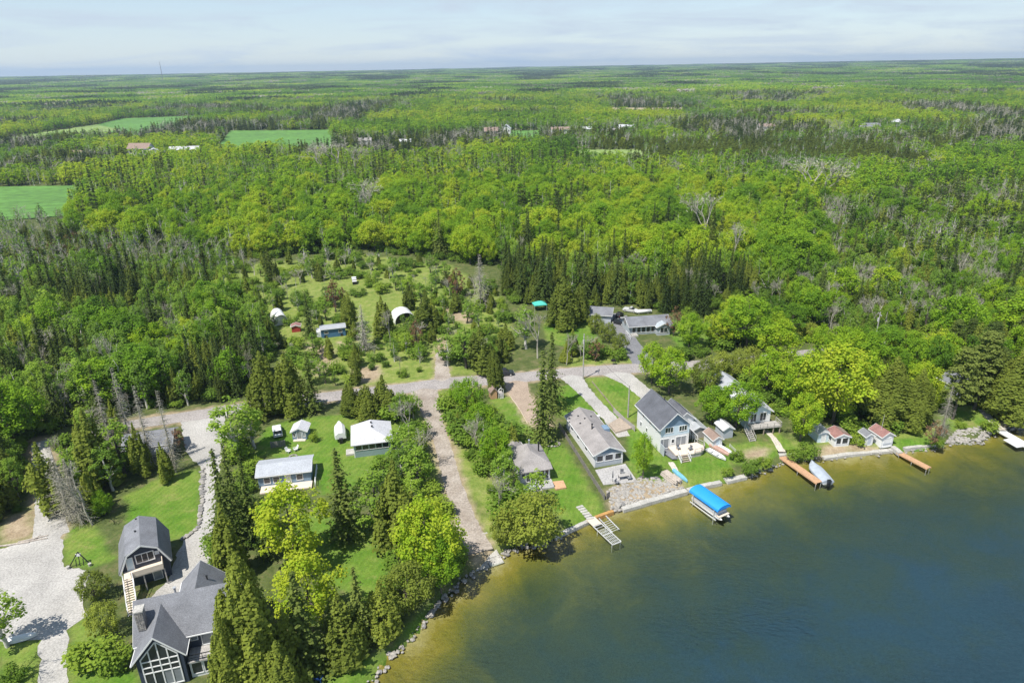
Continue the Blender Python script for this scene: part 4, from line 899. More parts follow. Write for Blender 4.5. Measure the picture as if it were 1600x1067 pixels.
pipe(h, -0.6, 0.2, 6.4, 0.3, parent=rf); pipe(h, -0.4, 3.4, 6.4, 0.3, parent=rf)
# --- pale blue cottage on a raised deck
h = House('blue_cottage', 'narrow pale blue cottage on a raised deck among the maples', 'house', (1166, 674), (1202, 667), 7.6, W=4.7, rot=9)
W, D = h.W, h.D
h.root.location.z = 1.0
h.block(-W / 2, W / 2, -D / 2, D / 2, 4.1, 5.5, M_lightblue, M_roofpale, 'y', 0.4)
h.window('F', -1.3, 2.75, 1.1, 1.7, split=2, t=0.16); h.window('F', 0.75, 2.85, 1.25, 1.7, split=2, t=0.18); h.window('L', 0.5, 2.9, 0.9, 1.2)
h.part('front_panel', M_white, lambda b: b.box(-W / 2 + 0.02, W / 2 - 0.02, -D / 2 - 0.02, -D / 2 - 0.003, 1.7, 3.3))
h.part('deck', M_greywood, lambda b: b.box(-W / 2 - 0.2, W / 2 + 1.3, -D / 2 - 2.4, -D / 2 - 0.03, 1.45, 1.62))
for x in (-2.2, 0.0, 2.0, 3.4): h.part('deck_post', M_wood, lambda b: b.box(x - 0.08, x + 0.08, -D / 2 - 2.3, -D / 2 - 2.14, 0, 1.44))
railing(h.root, [(-W / 2 - 0.15, -D / 2 - 2.35), (W / 2 + 1.25, -D / 2 - 2.35), (W / 2 + 1.25, -D / 2 - 0.1)], 0.85, M_greywood, z=1.62, name='deck_railing')
stairs(h.root, -W / 2 - 1.0, -D / 2 - 4.4, 0.0, -D / 2 - 1.6, 1.5, 1.2, M_greywood)
# --- bungalow across the road
h = House('bungalow', 'grey roofed bungalow with long glazed porch across the road', 'house', (984, 524), (1046, 519), 7.0, W=11.5, rot=8)
W, D = h.W, h.D
h.block(-W / 2, W / 2, -D / 2, D / 2, 2.6, 3.9, M_greysid, M_roofgrey, 'x', 0.5)
h.root.children[1].data.materials[0] = mat('shingle_blue_grey', (0.36, 0.40, 0.42), 0.9, 0.12, 0.6, 0.15, fine=8)
h.block(W / 2 - 4.2, W / 2 - 0.6, -D / 2 - 1.7, -D / 2 - 0.02, 2.5, 3.4, M_greysid, MATS['shingle_blue_grey'], 'y', 0.35, name='porch_wall', rname='porch_gable')
for i in range(5): h.window('F', -W / 2 + 1.2 + i * 1.35, 1.5, 0.95, 1.7, M_glass)
h.window('F', 2.2, 1.5, 1.4, 1.5, split=2); h.window('F', W / 2 - 2.4, 1.5, 2.0, 1.4, split=2, off=-1.7)
h.part('porch_steps', M_conc, lambda b: b.box(-W / 2 + 0.2, -W / 2 + 2.0, -D / 2 - 1.6, -D / 2 - 0.02, 0, 0.4))
railing(h.root, [(-W / 2 - 0.6, -D / 2 + 1.5), (-W / 2 - 0.6, -D / 2 - 3.0)], 0.9, M_trim, name='porch_railing')
MB().box(-W / 2 - 0.35, -W / 2 + 0.35, 0.2, 1.0, 2.0, 4.2).build('chimney', M_stonedark, h.root)
h = House('detached_garage', 'grey detached garage beside the dark asphalt driveway', 'garage', (922, 503), (953, 506), 6.2, W=6.2, rot=-14)
W, D = h.W, h.D
h.block(-W / 2, W / 2, -D / 2, D / 2, 2.5, 3.7, M_greysid, M_roofgrey, 'x', 0.4)
h.window('R', 0.0, 1.15, 2.6, 2.0, M_white, rows=4, name='garage_door'); h.window('F', -1.2, 1.4, 0.9, 0.9)
# --- small sheds and boathouses
def shed(name, label, fl, fr, D, he, hr, mt, rmt, W=None, rot=None, axis='y', door=None, win=None, cat='shed', group=None, lw=None, z=1.0):
    h = House(name, label, cat, fl, fr, D, W, rot=rot, group=group, z=z); W, D = h.W, h.D
    h.block(-W / 2, W / 2, -D / 2, D / 2, he, hr, mt, rmt, axis, 0.22)
    if door: h.window('F', door[0], door[2] / 2 + 0.1, door[1], door[2], door[3], name='door', t=0.07)
    for f_, u, z_, w, hh in (win or []): h.window(f_, u, z_, w, hh, t=0.06)
    return h
h = shed('boathouse', 'white boathouse with red roof and flagpole at the water edge', (1375, 700), (1394, 697), 3.3, 2.4, 3.2, M_white, M_roofred, W=2.6, rot=14, door=(0, 1.7, 1.9, M_trim), cat='boathouse', z=0.75)
h.part('door_band', M_greysid, lambda b: b.box(-1.0, 1.0, -h.D / 2 - 0.1, -h.D / 2 - 0.072, 0.75, 0.9))
MB().tube((-0.5, -0.2, 2.6), (-0.5, -0.2, 6.4), 0.04, 0.025).build('flagpole', M_alu, h.root)
h = shed('boathouse', 'white boathouse with reddish brown roof and corner windows beside bushes', (1300, 699), (1328, 697), 3.0, 2.1, 2.75, M_white, M_roofred, W=3.0, rot=6, win=[('F', -0.7, 1.3, 0.9, 1.2), ('F', 0.6, 1.3, 1.1, 1.2), ('L', 0, 1.3, 0.9, 1.0)], cat='boathouse', z=0.9)
h.part('roof_patch', M_roofbrown, lambda b: b.prism([(0.1, 2.925), (1.7, 2.21), (1.7, 2.26), (0.1, 2.975)], -0.9, 1.2, 'y'))
shed('storage_shed', 'pale blue flat shed with debris on its roof behind the boathouse', (1279, 692), (1292, 690), 3.4, 2.0, 2.35, M_lightblue, M_rooftin, W=2.2, rot=8, door=(0, 0.9, 1.6, M_white))
shed('storage_shed', 'slim white shed half hidden between the two boathouses', (1352, 697), (1362, 694), 2.0, 2.0, 2.5, M_white, M_roofgrey, W=1.6, rot=10, door=(0, 0.8, 1.6, M_greysid))
shed('storage_shed', 'white shed with brown roof above the upturned boats', (1113, 702), (1128, 698), 3.4, 1.9, 2.5, M_white, M_roofbrown, W=1.9, rot=15, door=(0, 0.9, 1.6, M_lightblue))
shed('storage_shed', 'grey metal shed with white roof beneath the maple', (1131, 686), (1143, 683), 3.0, 2.0, 2.6, M_greysid, M_roofpale, W=2.1, rot=14)
shed('storage_shed', 'long grey carport with tin roof beside the two storey house', (1084, 686), (1099, 683), 6.5, 2.0, 2.6, M_greywood, M_rooftin, W=2.8, rot=16)
shed('gazebo', 'small brown roofed gazebo behind the big yellow maple', (1361, 566), (1381, 565), 3.0, 2.2, 3.2, M_greywood, M_roofbrown, W=3.0, cat='gazebo', win=[('F', -0.7, 1.3, 0.9, 1.3), ('F', 0.7, 1.3, 0.9, 1.3), ('L', 0, 1.3, 1.4, 1.3)])
shed('lake_cabin', 'blue grey cabin hidden under pines at far right', (1496, 626), (1530, 620), 6, 2.7, 4.0, M_greysid, M_roofgrey, W=6.0, rot=12, cat='cabin', win=[('F', -1.5, 1.5, 1.2, 1.0), ('F', 1.5, 1.5, 1.2, 1.0)])
shed('lake_cabin', 'pale blue cabin at the right edge behind the shore path', (1592, 660), (1640, 652), 6, 2.8, 4.2, M_lightblue, M_roofgrey, W=6.5, rot=12, cat='cabin', win=[('F', -1.5, 1.5, 1.2, 1.0), ('L', 0.5, 1.5, 1.4, 1.0)])
shed('rear_cabin', 'white walled cabin hidden in maples behind the blue cottage', (1128, 628), (1160, 622), 6, 2.8, 4.3, M_white, M_rooftin, W=5.0, rot=12, cat='cabin', win=[('F', -1.0, 1.5, 1.0, 1.0)])
# meadow things
h = shed('blue_trailer_cabin', 'dark blue boxy trailer cabin with grey roof in the clearing', (502, 530), (541, 523), 3.2, 2.5, 2.75, M_cabinblue, M_rooftin, W=6.6, rot=16, axis='x', cat='trailer', win=[('F', -1.9, 1.6, 1.0, 0.7), ('F', 1.9, 1.6, 0.9, 0.8)])
h.part('cab_front', M_gel, lambda b: b.prism([(-1.3, 0.3), (1.3, 0.3), (1.3, 1.9), (0.9, 2.3), (-0.9, 2.3), (-1.3, 1.9)], -h.W / 2 - 1.2, -h.W / 2 - 0.02, 'x'))
for x in (-2.2, 2.2): h.part('wheel', M_rubber, lambda b: b.tube((x, -h.D / 2 - 0.12, 0.38), (x, -h.D / 2 - 0.01, 0.38), 0.38, n=14))
def arch_shelter(name, label, c, W, D, H, rot, mt, inner):
    x, y = G(*c); e = empty(name, (x, y, 1.0), RAD(rot), label, 'shelter'); b = MB(); n = 12
    pts = [(W / 2 * math.cos(math.pi * i / n), H * math.sin(math.pi * i / n) ** 0.75) for i in range(n + 1)]; pin = [(a * 0.97, q * 0.97) for a, q in pts]
    b.prism(pts + pin[::-1], -D / 2, D / 2, 'y'); b.build('cover', mt, e)
    MB().prism([(a * 0.96, q * 0.96) for a, q in pts], -D / 2 + 0.6, -D / 2 + 0.66, 'y').build('end_sheet', inner, e)  # in the open shelter, a black sheet painted in for its shaded inside
    MB().prism([(a * 0.96, q * 0.96) for a, q in pts], D / 2 - 0.1, D / 2 - 0.04, 'y').build('rear_wall', mt, e); return e
arch_shelter('fabric_shelter', 'white arched fabric shelter with dark open end in the clearing', (630, 500), 6.2, 6.0, 3.2, 22, M_gel, M_black)
arch_shelter('fabric_shelter', 'bright white fabric shelter beside the wood edge', (437, 503), 4.0, 7.0, 3.3, 28, M_gel, M_gel)
shed('red_shed', 'small red shed beside the white fabric shelter', (456, 520), (470, 518), 2.0, 1.7, 2.1, M_redpaint, M_roofred, W=2.3, rot=12)
b0 = G(843, 484); e = empty('canopy_tent', (b0[0], b0[1], 1), RAD(12), 'bright teal canopy tent at the edge of the wood', 'tent')
for sx in (-1, 1):
    for sy in (-1, 1): MB().tube((sx * 1.9, sy * 1.5, 0), (sx * 1.9, sy * 1.5, 2.0), 0.04).build('pole', M_alu, e)
MB().add([(-2, -1.6, 2.0), (2, -1.6, 2.0), (2, 1.6, 2.0), (-2, 1.6, 2.0), (-0.4, 0, 2.9), (0.4, 0, 2.9), (-2, -1.6, 1.8), (2, -1.6, 1.8), (2, 1.6, 1.8), (-2, 1.6, 1.8)], [(0, 1, 5, 4), (1, 2, 5), (2, 3, 4, 5), (3, 0, 4), (0, 6, 7, 1), (1, 7, 8, 2), (2, 8, 9, 3), (3, 9, 6, 0)]).build('canopy', M_tarp, e)
b0 = G(554, 443); e = empty('bin_stack', (b0[0], b0[1], 1), RAD(15), 'narrow stacked black and white crates in the back meadow', 'crates')
for k in range(3): MB().box(-0.7, 0.7, -1.6 + k * 1.2, -0.55 + k * 1.2, 0, 1.1 + 0.35 * k).build('crate', M_black if k < 2 else M_greysid, e); MB().box(-0.75, 0.75, -1.62 + k * 1.2, -0.53 + k * 1.2, 1.102 + 0.35 * k, 1.2 + 0.35 * k).build('lid', M_trim, e)
# playhouse
b0 = G(776, 620); e = empty('playhouse', (b0[0], b0[1], 1), RAD(16), 'wooden playhouse with white trimmed climbing frame on the lawn', 'playhouse')
MB().prism([(-1.5, 0), (-0.1, 0), (-0.1, 1.7), (-0.8, 2.5), (-1.5, 1.7)], -0.9, 0.9, 'y').build('wall', M_cedarwood, e)
MB().prism([(-1.75, 1.5), (-0.8, 2.58), (0.15, 1.5), (0.15, 1.62), (-0.8, 2.7), (-1.75, 1.62)], -1.1, 1.1, 'y').build('roof', M_roofbrown, e)
MB().box(0.25, 1.35, -0.9, 0.9, 0.9, 1.0).build('platform', M_greywood, e)
for x in (0.25, 1.35):
    for y in (-0.85, 0.85): MB().bar((x, y, 0), (x, y, 2.0), 0.1).build('post', M_trim, e)
MB().bar((0.2, -0.85, 2.0), (0.8, -0.85, 2.5), 0.12).bar((0.8, -0.85, 2.5), (1.4, -0.85, 2.0), 0.12).bar((0.2, 0.85, 2.0), (0.8, 0.85, 2.5), 0.12).bar((0.8, 0.85, 2.5), (1.4, 0.85, 2.0), 0.12).build('arch', M_trim, e)
for k in range(4): MB().bar((0.35, -1.0 - 0.22 * (4 - k) * 0.5, 0.2 + 0.22 * k), (1.25, -1.0 - 0.22 * (4 - k) * 0.5, 0.2 + 0.22 * k), 0.07).build('rung', M_trim, e)
# --- far farm houses
def far_house(label, px, w, d, he, hr, mt, rmt, rot, axis='x', name='farmhouse', win=3):
    x, y = G(*px); z = tz(x, y); e = empty(name, (x, y, z), RAD(rot), label, 'house')
    h = House.__new__(House); h.W, h.D, h.root = w, d, e; h.z = z
    h.block(-w / 2, w / 2, -d / 2, d / 2, he, hr, mt, rmt, axis, 0.5)
    for k in range(win): h.window('F', -w / 2 + w * (k + 0.5) / win, he * 0.58, w / win * 0.45, he * 0.35, t=0.12)
    FARH.append((x, y, max(w, d))); return e
FARH = []
far_house('white farmhouse with pinkish red roof at upper left', (222, 241), 20, 10, 6.5, 10.5, M_white, M_roofbrown, -6)
far_house('low white outbuilding just right of the red roofed farmhouse', (242, 243), 11, 8, 4.5, 7, M_white, M_roofpale, 25, 'y', 'outbuilding')
far_house('long pale shed right of the far farmhouse', (290, 239), 26, 9, 4, 6.5, M_greysid, M_roofpale, 5, 'x', 'outbuilding', 4)
far_house('small dark shed left of the far farm', (122, 243), 9, 7, 3.5, 5.5, M_wood, M_roofbrown, 8, 'x', 'outbuilding', 2)
far_house('white gabled house at the far green field', (791, 209), 10, 10, 5.5, 9.5, M_white, M_roofpale, -4, 'y')
far_house('dark barn left of the far white gabled house', (768, 212), 15, 9, 5, 8.5, mat('barn_wood', (0.11, 0.075, 0.065), 0.9), M_roofbrown, 4, 'x', 'barn', 3)
far_house('long brown roofed house in the distant woods', (875, 210), 19, 9, 4.5, 7, M_white, M_roofbrown, 3, 'x', win=5)
far_house('small white house right of the brown roofed house', (917, 209), 9, 8, 4.5, 6.5, M_white, M_roofpale, 3, 'x')
far_house('pale roofed bungalow among far cedars', (978, 206), 16, 9, 4, 6.5, M_white, M_roofpale, 6, 'x', win=4)
far_house('low white bungalow before the far cedars', (955, 211), 18, 8, 3.6, 5.4, M_white, M_rooftaupe, 8, 'x', win=4)
far_house('brown roofed cottage in the far right woods', (1196, 206), 16, 9, 4, 6.5, M_white, M_roofbrown, 2, 'x', win=4)
far_house('blue grey roofed house in the far right woods', (1357, 208), 18, 10, 5, 8, M_white, M_roofgrey, 6, 'x', win=4)
far_house('small white house behind tall far conifers at right', (1395, 200), 10, 9, 5, 7.5, M_white, M_roofpale, 4, 'x')
far_house('tiny pale roofed house between the left and central far woods', (571, 224), 12, 7, 3.6, 5.6, M_white, M_rooftaupe, 4, 'x')
far_house('low white roofed house near the central far trees', (632, 226), 13, 7, 3.4, 5.4, M_white, M_roofpale, 2, 'x')
# --- radio mast on the skyline
tx, ty = -2020.0, 4300.0; tzz = tz(tx, ty); e = empty('radio_mast', (tx, ty, tzz), 0, 'thin lattice radio mast rising above the skyline at upper left', 'mast')
def mast(b):
    for k in range(3):
        a = k * 2.094; p = (2.2 * math.cos(a), 2.2 * math.sin(a)); q = (0.7 * math.cos(a), 0.7 * math.sin(a)); b.tube((*p, 0), (*q, 112), 0.55, 0.35, 5)
    for i in range(16):
        z = 4 + i * 6.7; r = 2.2 - 1.5 * z / 112
        for k in range(3):
            a, c = k * 2.094, (k + 1) * 2.094; b.tube((r * math.cos(a), r * math.sin(a), z), (r * math.cos(c), r * math.sin(c), z + 5), 0.3, 0.3, 4)
mm_ = MB(); mast(mm_); mm_.build('lattice', mat('mast_paint', (0.16, 0.13, 0.13), 0.7), e)
MB().tube((0, 0, 105), (0, 0, 118), 0.5, 0.2, 6).build('antenna', M_trim, e)

# ------------------------------------------------------------------ shore walls, docks, boats
def seawall(name, label, px, zt, w, mt, zb=-0.9, seg=1.6, lvl=0.0, jit=0.05):
    """line of wall blocks along the shore; each block is a part"""
    pts = [G(*p, lvl) for p in px]; x0, y0 = pts[0]; e = empty(name, (x0, y0, 0), 0, label, 'seawall')
    for (x1, y1), (x2, y2) in zip(pts[:-1], pts[1:]):
        L = math.hypot(x2 - x1, y2 - y1); k = max(1, round(L / seg)); a = math.atan2(y2 - y1, x2 - x1); l = L / k
        for i in range(k):
            t = (i + 0.5) / k; o = MB().box(-l / 2 + 0.015, l / 2 - 0.015, -w / 2, w / 2, zb, zt + float(rng.uniform(-jit, jit))).build('block', mt, e)
            o.location = (x1 + (x2 - x1) * t - x0 + float(rng.uniform(-jit, jit)) * 0.6, y1 + (y2 - y1) * t - y0 + float(rng.uniform(-jit, jit)), 0); o.rotation_euler = (0, 0, a + float(rng.uniform(-jit, jit)) * 0.3)
    return e
seawall('seawall', 'low concrete seawall below the small cottage lawn', [(866, 842), (900, 826), (922, 815)], 0.55, 0.7, M_conc)
seawall('seawall', 'orange stained timber seawall beside the aluminium dock', [(930, 812), (958, 802)], 0.6, 0.6, mat('stained_timber', (0.40, 0.22, 0.07), 0.85, 0.3, 2), seg=2.0)
seawall('seawall', 'long pale concrete seawall below the patio rocks', [(972, 798), (1000, 790), (1030, 781), (1072, 770)], 0.6, 1.1, M_conc, seg=2.4)
seawall('seawall', 'pale concrete seawall behind the blue boat canopy', [(1074, 769), (1098, 762), (1126, 756)], 0.6, 0.9, M_conc, seg=2.2)
seawall('seawall', 'low concrete beach wall in front of the two boathouses', [(1286, 717), (1330, 711), (1372, 707), (1404, 704)], 0.45, 1.0, M_conc, seg=2.6)
seawall('seawall', 'pale concrete wall right of the small cedar dock', [(1412, 704), (1440, 700), (1460, 697)], 0.6, 0.7, M_conc, seg=2.4)
# boat ramp
rx, ry = G(757, 868, 0.4); rot = math.atan2(*(np.array(G(757, 868, 0.4)) - np.array(G(735, 830, 0.9)))[::-1])
e = empty('boat_ramp', (rx, ry, 0), rot, 'broken concrete boat ramp at the end of the gravel lane', 'ramp')
for i in range(4):
    for j in range(2):
        q = rng.uniform(-0.12, 0.12, 4); X0 = -4.4 + i * 1.7; zt = 0.92 - (i * 1.7 + 0.8) * 0.16
        o = MB().box(-0.8, 0.8, -1.1, 1.1, -0.12, 0.12).build('slab', M_conc, e); o.location = (X0 + 0.8 + q[0] * .4, -1.15 + 2.3 * j + q[1] * .4, zt); o.rotation_euler = (q[2] * 0.2, 0.16, q[3] * 0.4)
# flat concrete pad and steps
def slab_thing(name, label, px, z0, z1, mt, cat, lvl=None):
    pts = [G(*p, z1 if lvl is None else lvl) for p in px]; x0, y0 = pts[0]
    o = MB().prism([(a - x0, b - y0) for a, b in pts], z0, z1, 'z').build(name, mt, None, loc=(x0, y0, 0)); return tag(o, label, cat)
slab_thing('concrete_pad', 'flat pale concrete landing jutting into the water beside the blue canopy', [(1138, 752), (1128, 745), (1156, 737), (1168, 745)], -0.6, 0.55, M_conc, 'landing')
slab_thing('patio', 'grey slab patio in front of the long grey house', [(943, 757), (930, 734), (977, 724), (996, 752)], 0.9, 1.12, M_patio, 'patio')
slab_thing('wooden_platform', 'small orange wooden platform at the cottage corner', [(868, 764), (863, 752), (880, 750), (885, 761)], 1.0, 1.3, M_cedarwood, 'platform')
slab_thing('side_deck', 'weathered wooden side deck behind the long grey house', [(962, 675), (951, 662), (968, 652), (988, 668)], 1.0, 1.35, M_wood, 'deck')
slab_thing('landing_step', 'pale concrete landing at the top of the cedar dock', [(1218, 712), (1214, 704), (1244, 702), (1250, 707)], 0.3, 1.0, M_conc, 'landing')
slab_thing('dock_approach', 'pale concrete walk to the small cedar dock', [(1404, 707), (1392, 697), (1398, 696), (1411, 706)], 0.2, 0.95, M_conc, 'walk')
def rockmesh(seed, n=1):
    rg = np.random.default_rng(seed); import bmesh
    bm = bmesh.new(); bmesh.ops.create_icosphere(bm, subdivisions=1, radius=0.5)
    for v in bm.verts: v.co = Vector((v.co.x * (1 + rg.normal() * 0.16), v.co.y * (1 + rg.normal() * 0.16), v.co.z * 0.65 * (1 + rg.normal() * 0.16)))
    me = bpy.data.meshes.new('rock'); bm.to_mesh(me); bm.free(); return me
ROCKS = []
for s in range(8):
    r = rockmesh(s + 400); r.materials.append(M_stone if s % 3 else M_stonedark); ROCKS.append(r)
def rock_stuff(name, label, pts, cat='rocks'):
    """pile of small stones nobody would count: one mesh"""
    V, F = [], []; base = 0
    for x, y, z, s in pts:
        me = ROCKS[int(rng.integers(8))]; co = np.array([v.co[:] for v in me.vertices]); a = rng.uniform(0, 6.28); c_, s_ = math.cos(a), math.sin(a)
        co = co * s; co = np.stack([co[:, 0] * c_ - co[:, 1] * s_, co[:, 0] * s_ + co[:, 1] * c_, co[:, 2]], 1) + (x, y, z)
        V.append(co); F += [tuple(i + base for i in p.vertices) for p in me.polygons]; base += len(co)
    me = bpy.data.meshes.new(name); me.from_pydata(np.concatenate(V).tolist(), [], F); me.materials.append(M_stone)
    o = link(bpy.data.objects.new(name, me)); return tag(o, label, cat, kind='stuff')
def boulder(px, s, label, group=None, z=None):
    x, y = G(*px, 0.3); o = link(bpy.data.objects.new('boulder', ROCKS[int(rng.integers(8))])); o.location = (x, y, 0.12 * s if z is None else z)
    o.scale = (s, s, s * 0.9); o.rotation_euler = (0, 0, float(rng.uniform(0, 6.28))); return tag(o, label, 'boulder', group)
def rocks_in(px, n, smin, smax, z0=0.3, lvl=0.5):
    w = [G(*p, lvl) for p in px]; xs = [p[0] for p in w]; ys = [p[1] for p in w]; out = []
    while len(out) < n:
        x, y = rng.uniform(min(xs), max(xs)), rng.uniform(min(ys), max(ys))
        if in_poly(w, np.array([x]), np.array([y]))[0]:
            dd = float(seg_dist(LAKE, np.array([x]), np.array([y]), True)[0]); ins = in_poly(LAKE, np.array([x]), np.array([y]))[0]
            zz = min(0.95, 0.1 + dd * 0.45) if not ins else -0.15
            out.append((x, y, zz, rng.uniform(smin, smax)))
    return out
rock_stuff('rock_terrace', 'loose limestone rubble terrace below the patio', rocks_in([(948, 768), (1000, 748), (1062, 752), (1072, 768), (1000, 788), (955, 798)], 460, 0.35, 0.95))
rock_stuff('riprap', 'pale rubble bank beside the white dock', rocks_in([(1478, 690), (1494, 676), (1540, 668), (1550, 676), (1530, 690)], 260, 0.35, 0.85))
rock_stuff('riprap', 'pale stones along the far right shore', rocks_in([(1560, 672), (1570, 655), (1640, 645), (1680, 655), (1600, 668)], 200, 0.35, 0.9))
sr = []
for (x1, y1), (x2, y2) in zip(SHORE[1:12], SHORE[2:13]):
    for _ in range(int(math.hypot(x2 - x1, y2 - y1) * 3)): t = rng.uniform(); sr.append((x1 + (x2 - x1) * t + rng.normal() * 0.35, y1 + (y2 - y1) * t + rng.normal() * 0.35, rng.uniform(-0.05, 0.25), rng.uniform(0.2, 0.6)))
rock_stuff('shore_stones', 'pale stones edging the lower left shoreline', sr)
sr = []
for (x1, y1), (x2, y2) in zip(SHORE[18:28], SHORE[19:29]):
    for _ in range(int(math.hypot(x2 - x1, y2 - y1) * 3.2)): t = rng.uniform(); sr.append((x1 + (x2 - x1) * t + rng.normal() * 0.4, y1 + (y2 - y1) * t + rng.normal() * 0.4, rng.uniform(-0.05, 0.2), rng.uniform(0.2, 0.6)))
rock_stuff('shore_stones', 'small stones along the right hand shoreline', sr)
for i in range(44):
    k = int(rng.integers(1, 11)); (x1, y1), (x2, y2) = SHORE_PX[k], SHORE_PX[k + 1]; t = rng.uniform()
    boulder((x1 + (x2 - x1) * t + rng.normal() * 3, y1 + (y2 - y1) * t + rng.normal() * 3), float(rng.uniform(0.5, 1.0)), 'grey white boulder on the lower left shoreline', 'shoreline boulders at lower left')
for i in range(16): boulder((rng.uniform(955, 1060), 0) and (lambda u: (958 + u * 100, 795 - u * 28 - rng.uniform(0, 22)))(rng.uniform()), float(rng.uniform(0.9, 1.7)), 'large pale slab rock in the terrace below the patio', 'slab rocks below the patio', 0.75)
for i in range(12): boulder((rng.uniform(1492, 1540), rng.uniform(672, 688)), float(rng.uniform(0.8, 1.3)), 'pale boulder in the rubble bank beside the white dock', 'boulders in the rubble bank', 0.35)
# stone edging of the garage lawn: every stone is a part
pts = [G(*p) for p in [(317, 732), (316, 775), (313, 815), (308, 826), (290, 840), (282, 843)]]
e = empty('stone_edging', (pts[0][0], pts[0][1], 1), 0, 'pale stone edging along the curved garage lawn', 'edging')
for (x1, y1), (x2, y2) in zip(pts[:-1], pts[1:]):
    k = max(1, round(math.hypot(x2 - x1, y2 - y1) / 0.85))
    for i in range(k):
        o = link(bpy.data.objects.new('stone', ROCKS[int(rng.integers(8))]), e); t = (i + 0.5) / k; s = float(rng.uniform(0.75, 1.15))
        o.location = (x1 + (x2 - x1) * t - pts[0][0] + rng.normal() * 0.1, y1 + (y2 - y1) * t - pts[0][1] + rng.normal() * 0.1, 0.14); o.scale = (s, s, s * 0.8); o.rotation_euler = (0, 0, float(rng.uniform(0, 6.28)))
# stepping slabs to the aluminium dock
p1, p2 = G(906, 792), G(922, 808)
for i in range(6):
    t = i / 5; o = MB().box(-0.62, 0.62, -0.25, 0.25, -0.05, 0.12).build('stepping_slab', M_conc, None, loc=(p1[0] + (p2[0] - p1[0]) * t, p1[1] + (p2[1] - p1[1]) * t, 1.0 - 0.1 * t * 2), rz=RAD(18 + float(rng.uniform(-6, 6))))
    tag(o, 'pale stone slab in the steps down to the aluminium dock', 'slab', 'stepping slabs at the aluminium dock')
def dock(name, label, a, b, w, z, mt, board=0.2, frame=None, lvl=None):
    (x1, y1), (x2, y2) = G(*a, z), G(*b, z); L = math.hypot(x2 - x1, y2 - y1); e = empty(name, (x1, y1, 0), math.atan2(y2 - y1, x2 - x1), label, 'dock')
    n = int(L / board); mesh = None
    for i in range(n):
        if mesh is None: mesh = MB().box(-board / 2 + 0.012, board / 2 - 0.012, -w / 2, w / 2, -0.04, 0.0).mesh('board', mt)
        o = link(bpy.data.objects.new('board', mesh), e); o.location = ((i + 0.5) * board, float(rng.uniform(-0.012, 0.012)), z)
    f = MB()
    for sy in (-1, 1): f.box(0, L, sy * (w / 2 - 0.06) - 0.05, sy * (w / 2 - 0.06) + 0.05, z - 0.24, z - 0.045)
    f.build('stringer', frame or mt, e)
    for t in (0.08, 0.5, 0.97):
        for sy in (-1, 1): MB().tube((L * t, sy * (w / 2 - 0.18), -2.2), (L * t, sy * (w / 2 - 0.18), z - 0.05), 0.07).build('leg', M_greywood, e)
    return e, L
dock('dock', 'long cedar dock beside the covered motorboat', (1222, 713), (1281, 754), 1.5, 0.7, M_cedarwood)
dock('dock', 'small cedar dock right of the red roofed boathouse', (1404, 706), (1452, 731), 1.25, 0.65, M_cedarwood)
e, L = dock('dock', 'long white dock leaving the picture at far right', (1549, 664), (1620, 704), 1.7, 0.7, M_trim)
MB().box(5.2, 8.2, -2.3, -0.9, 0.45, 0.6).build('side_float', M_trim, e)
# aluminium frame dock
(x1, y1), (x2, y2) = G(921, 808, 0.8), G(964, 848, 0.8); L = math.hypot(x2 - x1, y2 - y1); e = empty('frame_dock', (x1, y1, 0), math.atan2(y2 - y1, x2 - x1), 'open aluminium frame dock with one decked panel by the lawn', 'dock')
for i in range(10): MB().box(0.2 + i * 0.2, 0.38 + i * 0.2, -0.85, 0.85, 0.76, 0.8).build('board', M_palewood, e)
f = MB()
for y in (-0.8, 0.8): f.bar((2.2, y, 0.75), (L, y, 0.75), 0.12, 0.14)
for y in (-0.45, -0.15, 0.15, 0.45): f.bar((3.7, y, 0.75), (L, y, 0.75), 0.05, 0.06)
for k in range(9): f.bar((2.3 + (L - 2.35) * k / 8, -0.8, 0.73), (2.3 + (L - 2.35) * k / 8, 0.8, 0.73), 0.06 if k % 4 else 0.16, 0.06)
f.build('frame', M_alu, e)
for x in (0.5, 3.4, L - 0.2):
    for y in (-0.8, 0.8): MB().tube((x, y, -2.2), (x, y, 0.95), 0.045).build('leg', M_alu, e)
(x1, y1) = G(947, 812, 0.5); e = empty('boat_rollers', (x1, y1, 0), RAD(-60), 'low aluminium boat rollers beside the frame dock', 'rollers')
f = MB()
for y in (-0.7, 0.7): f.bar((-1.0, y, 0.45), (2.6, y, 0.0), 0.12, 0.12)
for k in range(6): f.bar((0.2 + k * 0.45, -0.7, 0.3 - k * 0.05), (0.2 + k * 0.45, 0.7, 0.3 - k * 0.05), 0.07)
f.build('frame', M_alu, e)
for x in (-0.6, 2.2):
    for y in (-0.7, 0.7): MB().tube((x, y, -1.8), (x, y, 0.25 - x * 0.09), 0.045).build('leg', M_alu, e)
def hull(L, Wd, Hh, z0, bow=0.35, n=9, closed=True):
    rings = []
    for i in range(n):
        t = i / (n - 1); x = -L / 2 + L * t; w = Wd / 2 * (1 - max(0, (t - (1 - bow)) / bow) ** 2.0 * 0.97) * (0.9 + 0.1 * min(1, t * 4)); k = 0.25 * max(0, (t - 0.6) / 0.4) ** 2 * Hh
        rings.append([(x, -w, z0 + Hh + k), (x, -w * 0.86, z0 + Hh * 0.35 + k), (x, -w * 0.4, z0 + k * 1.2), (x, w * 0.4, z0 + k * 1.2), (x, w * 0.86, z0 + Hh * 0.35 + k), (x, w, z0 + Hh + k)])
    return rings
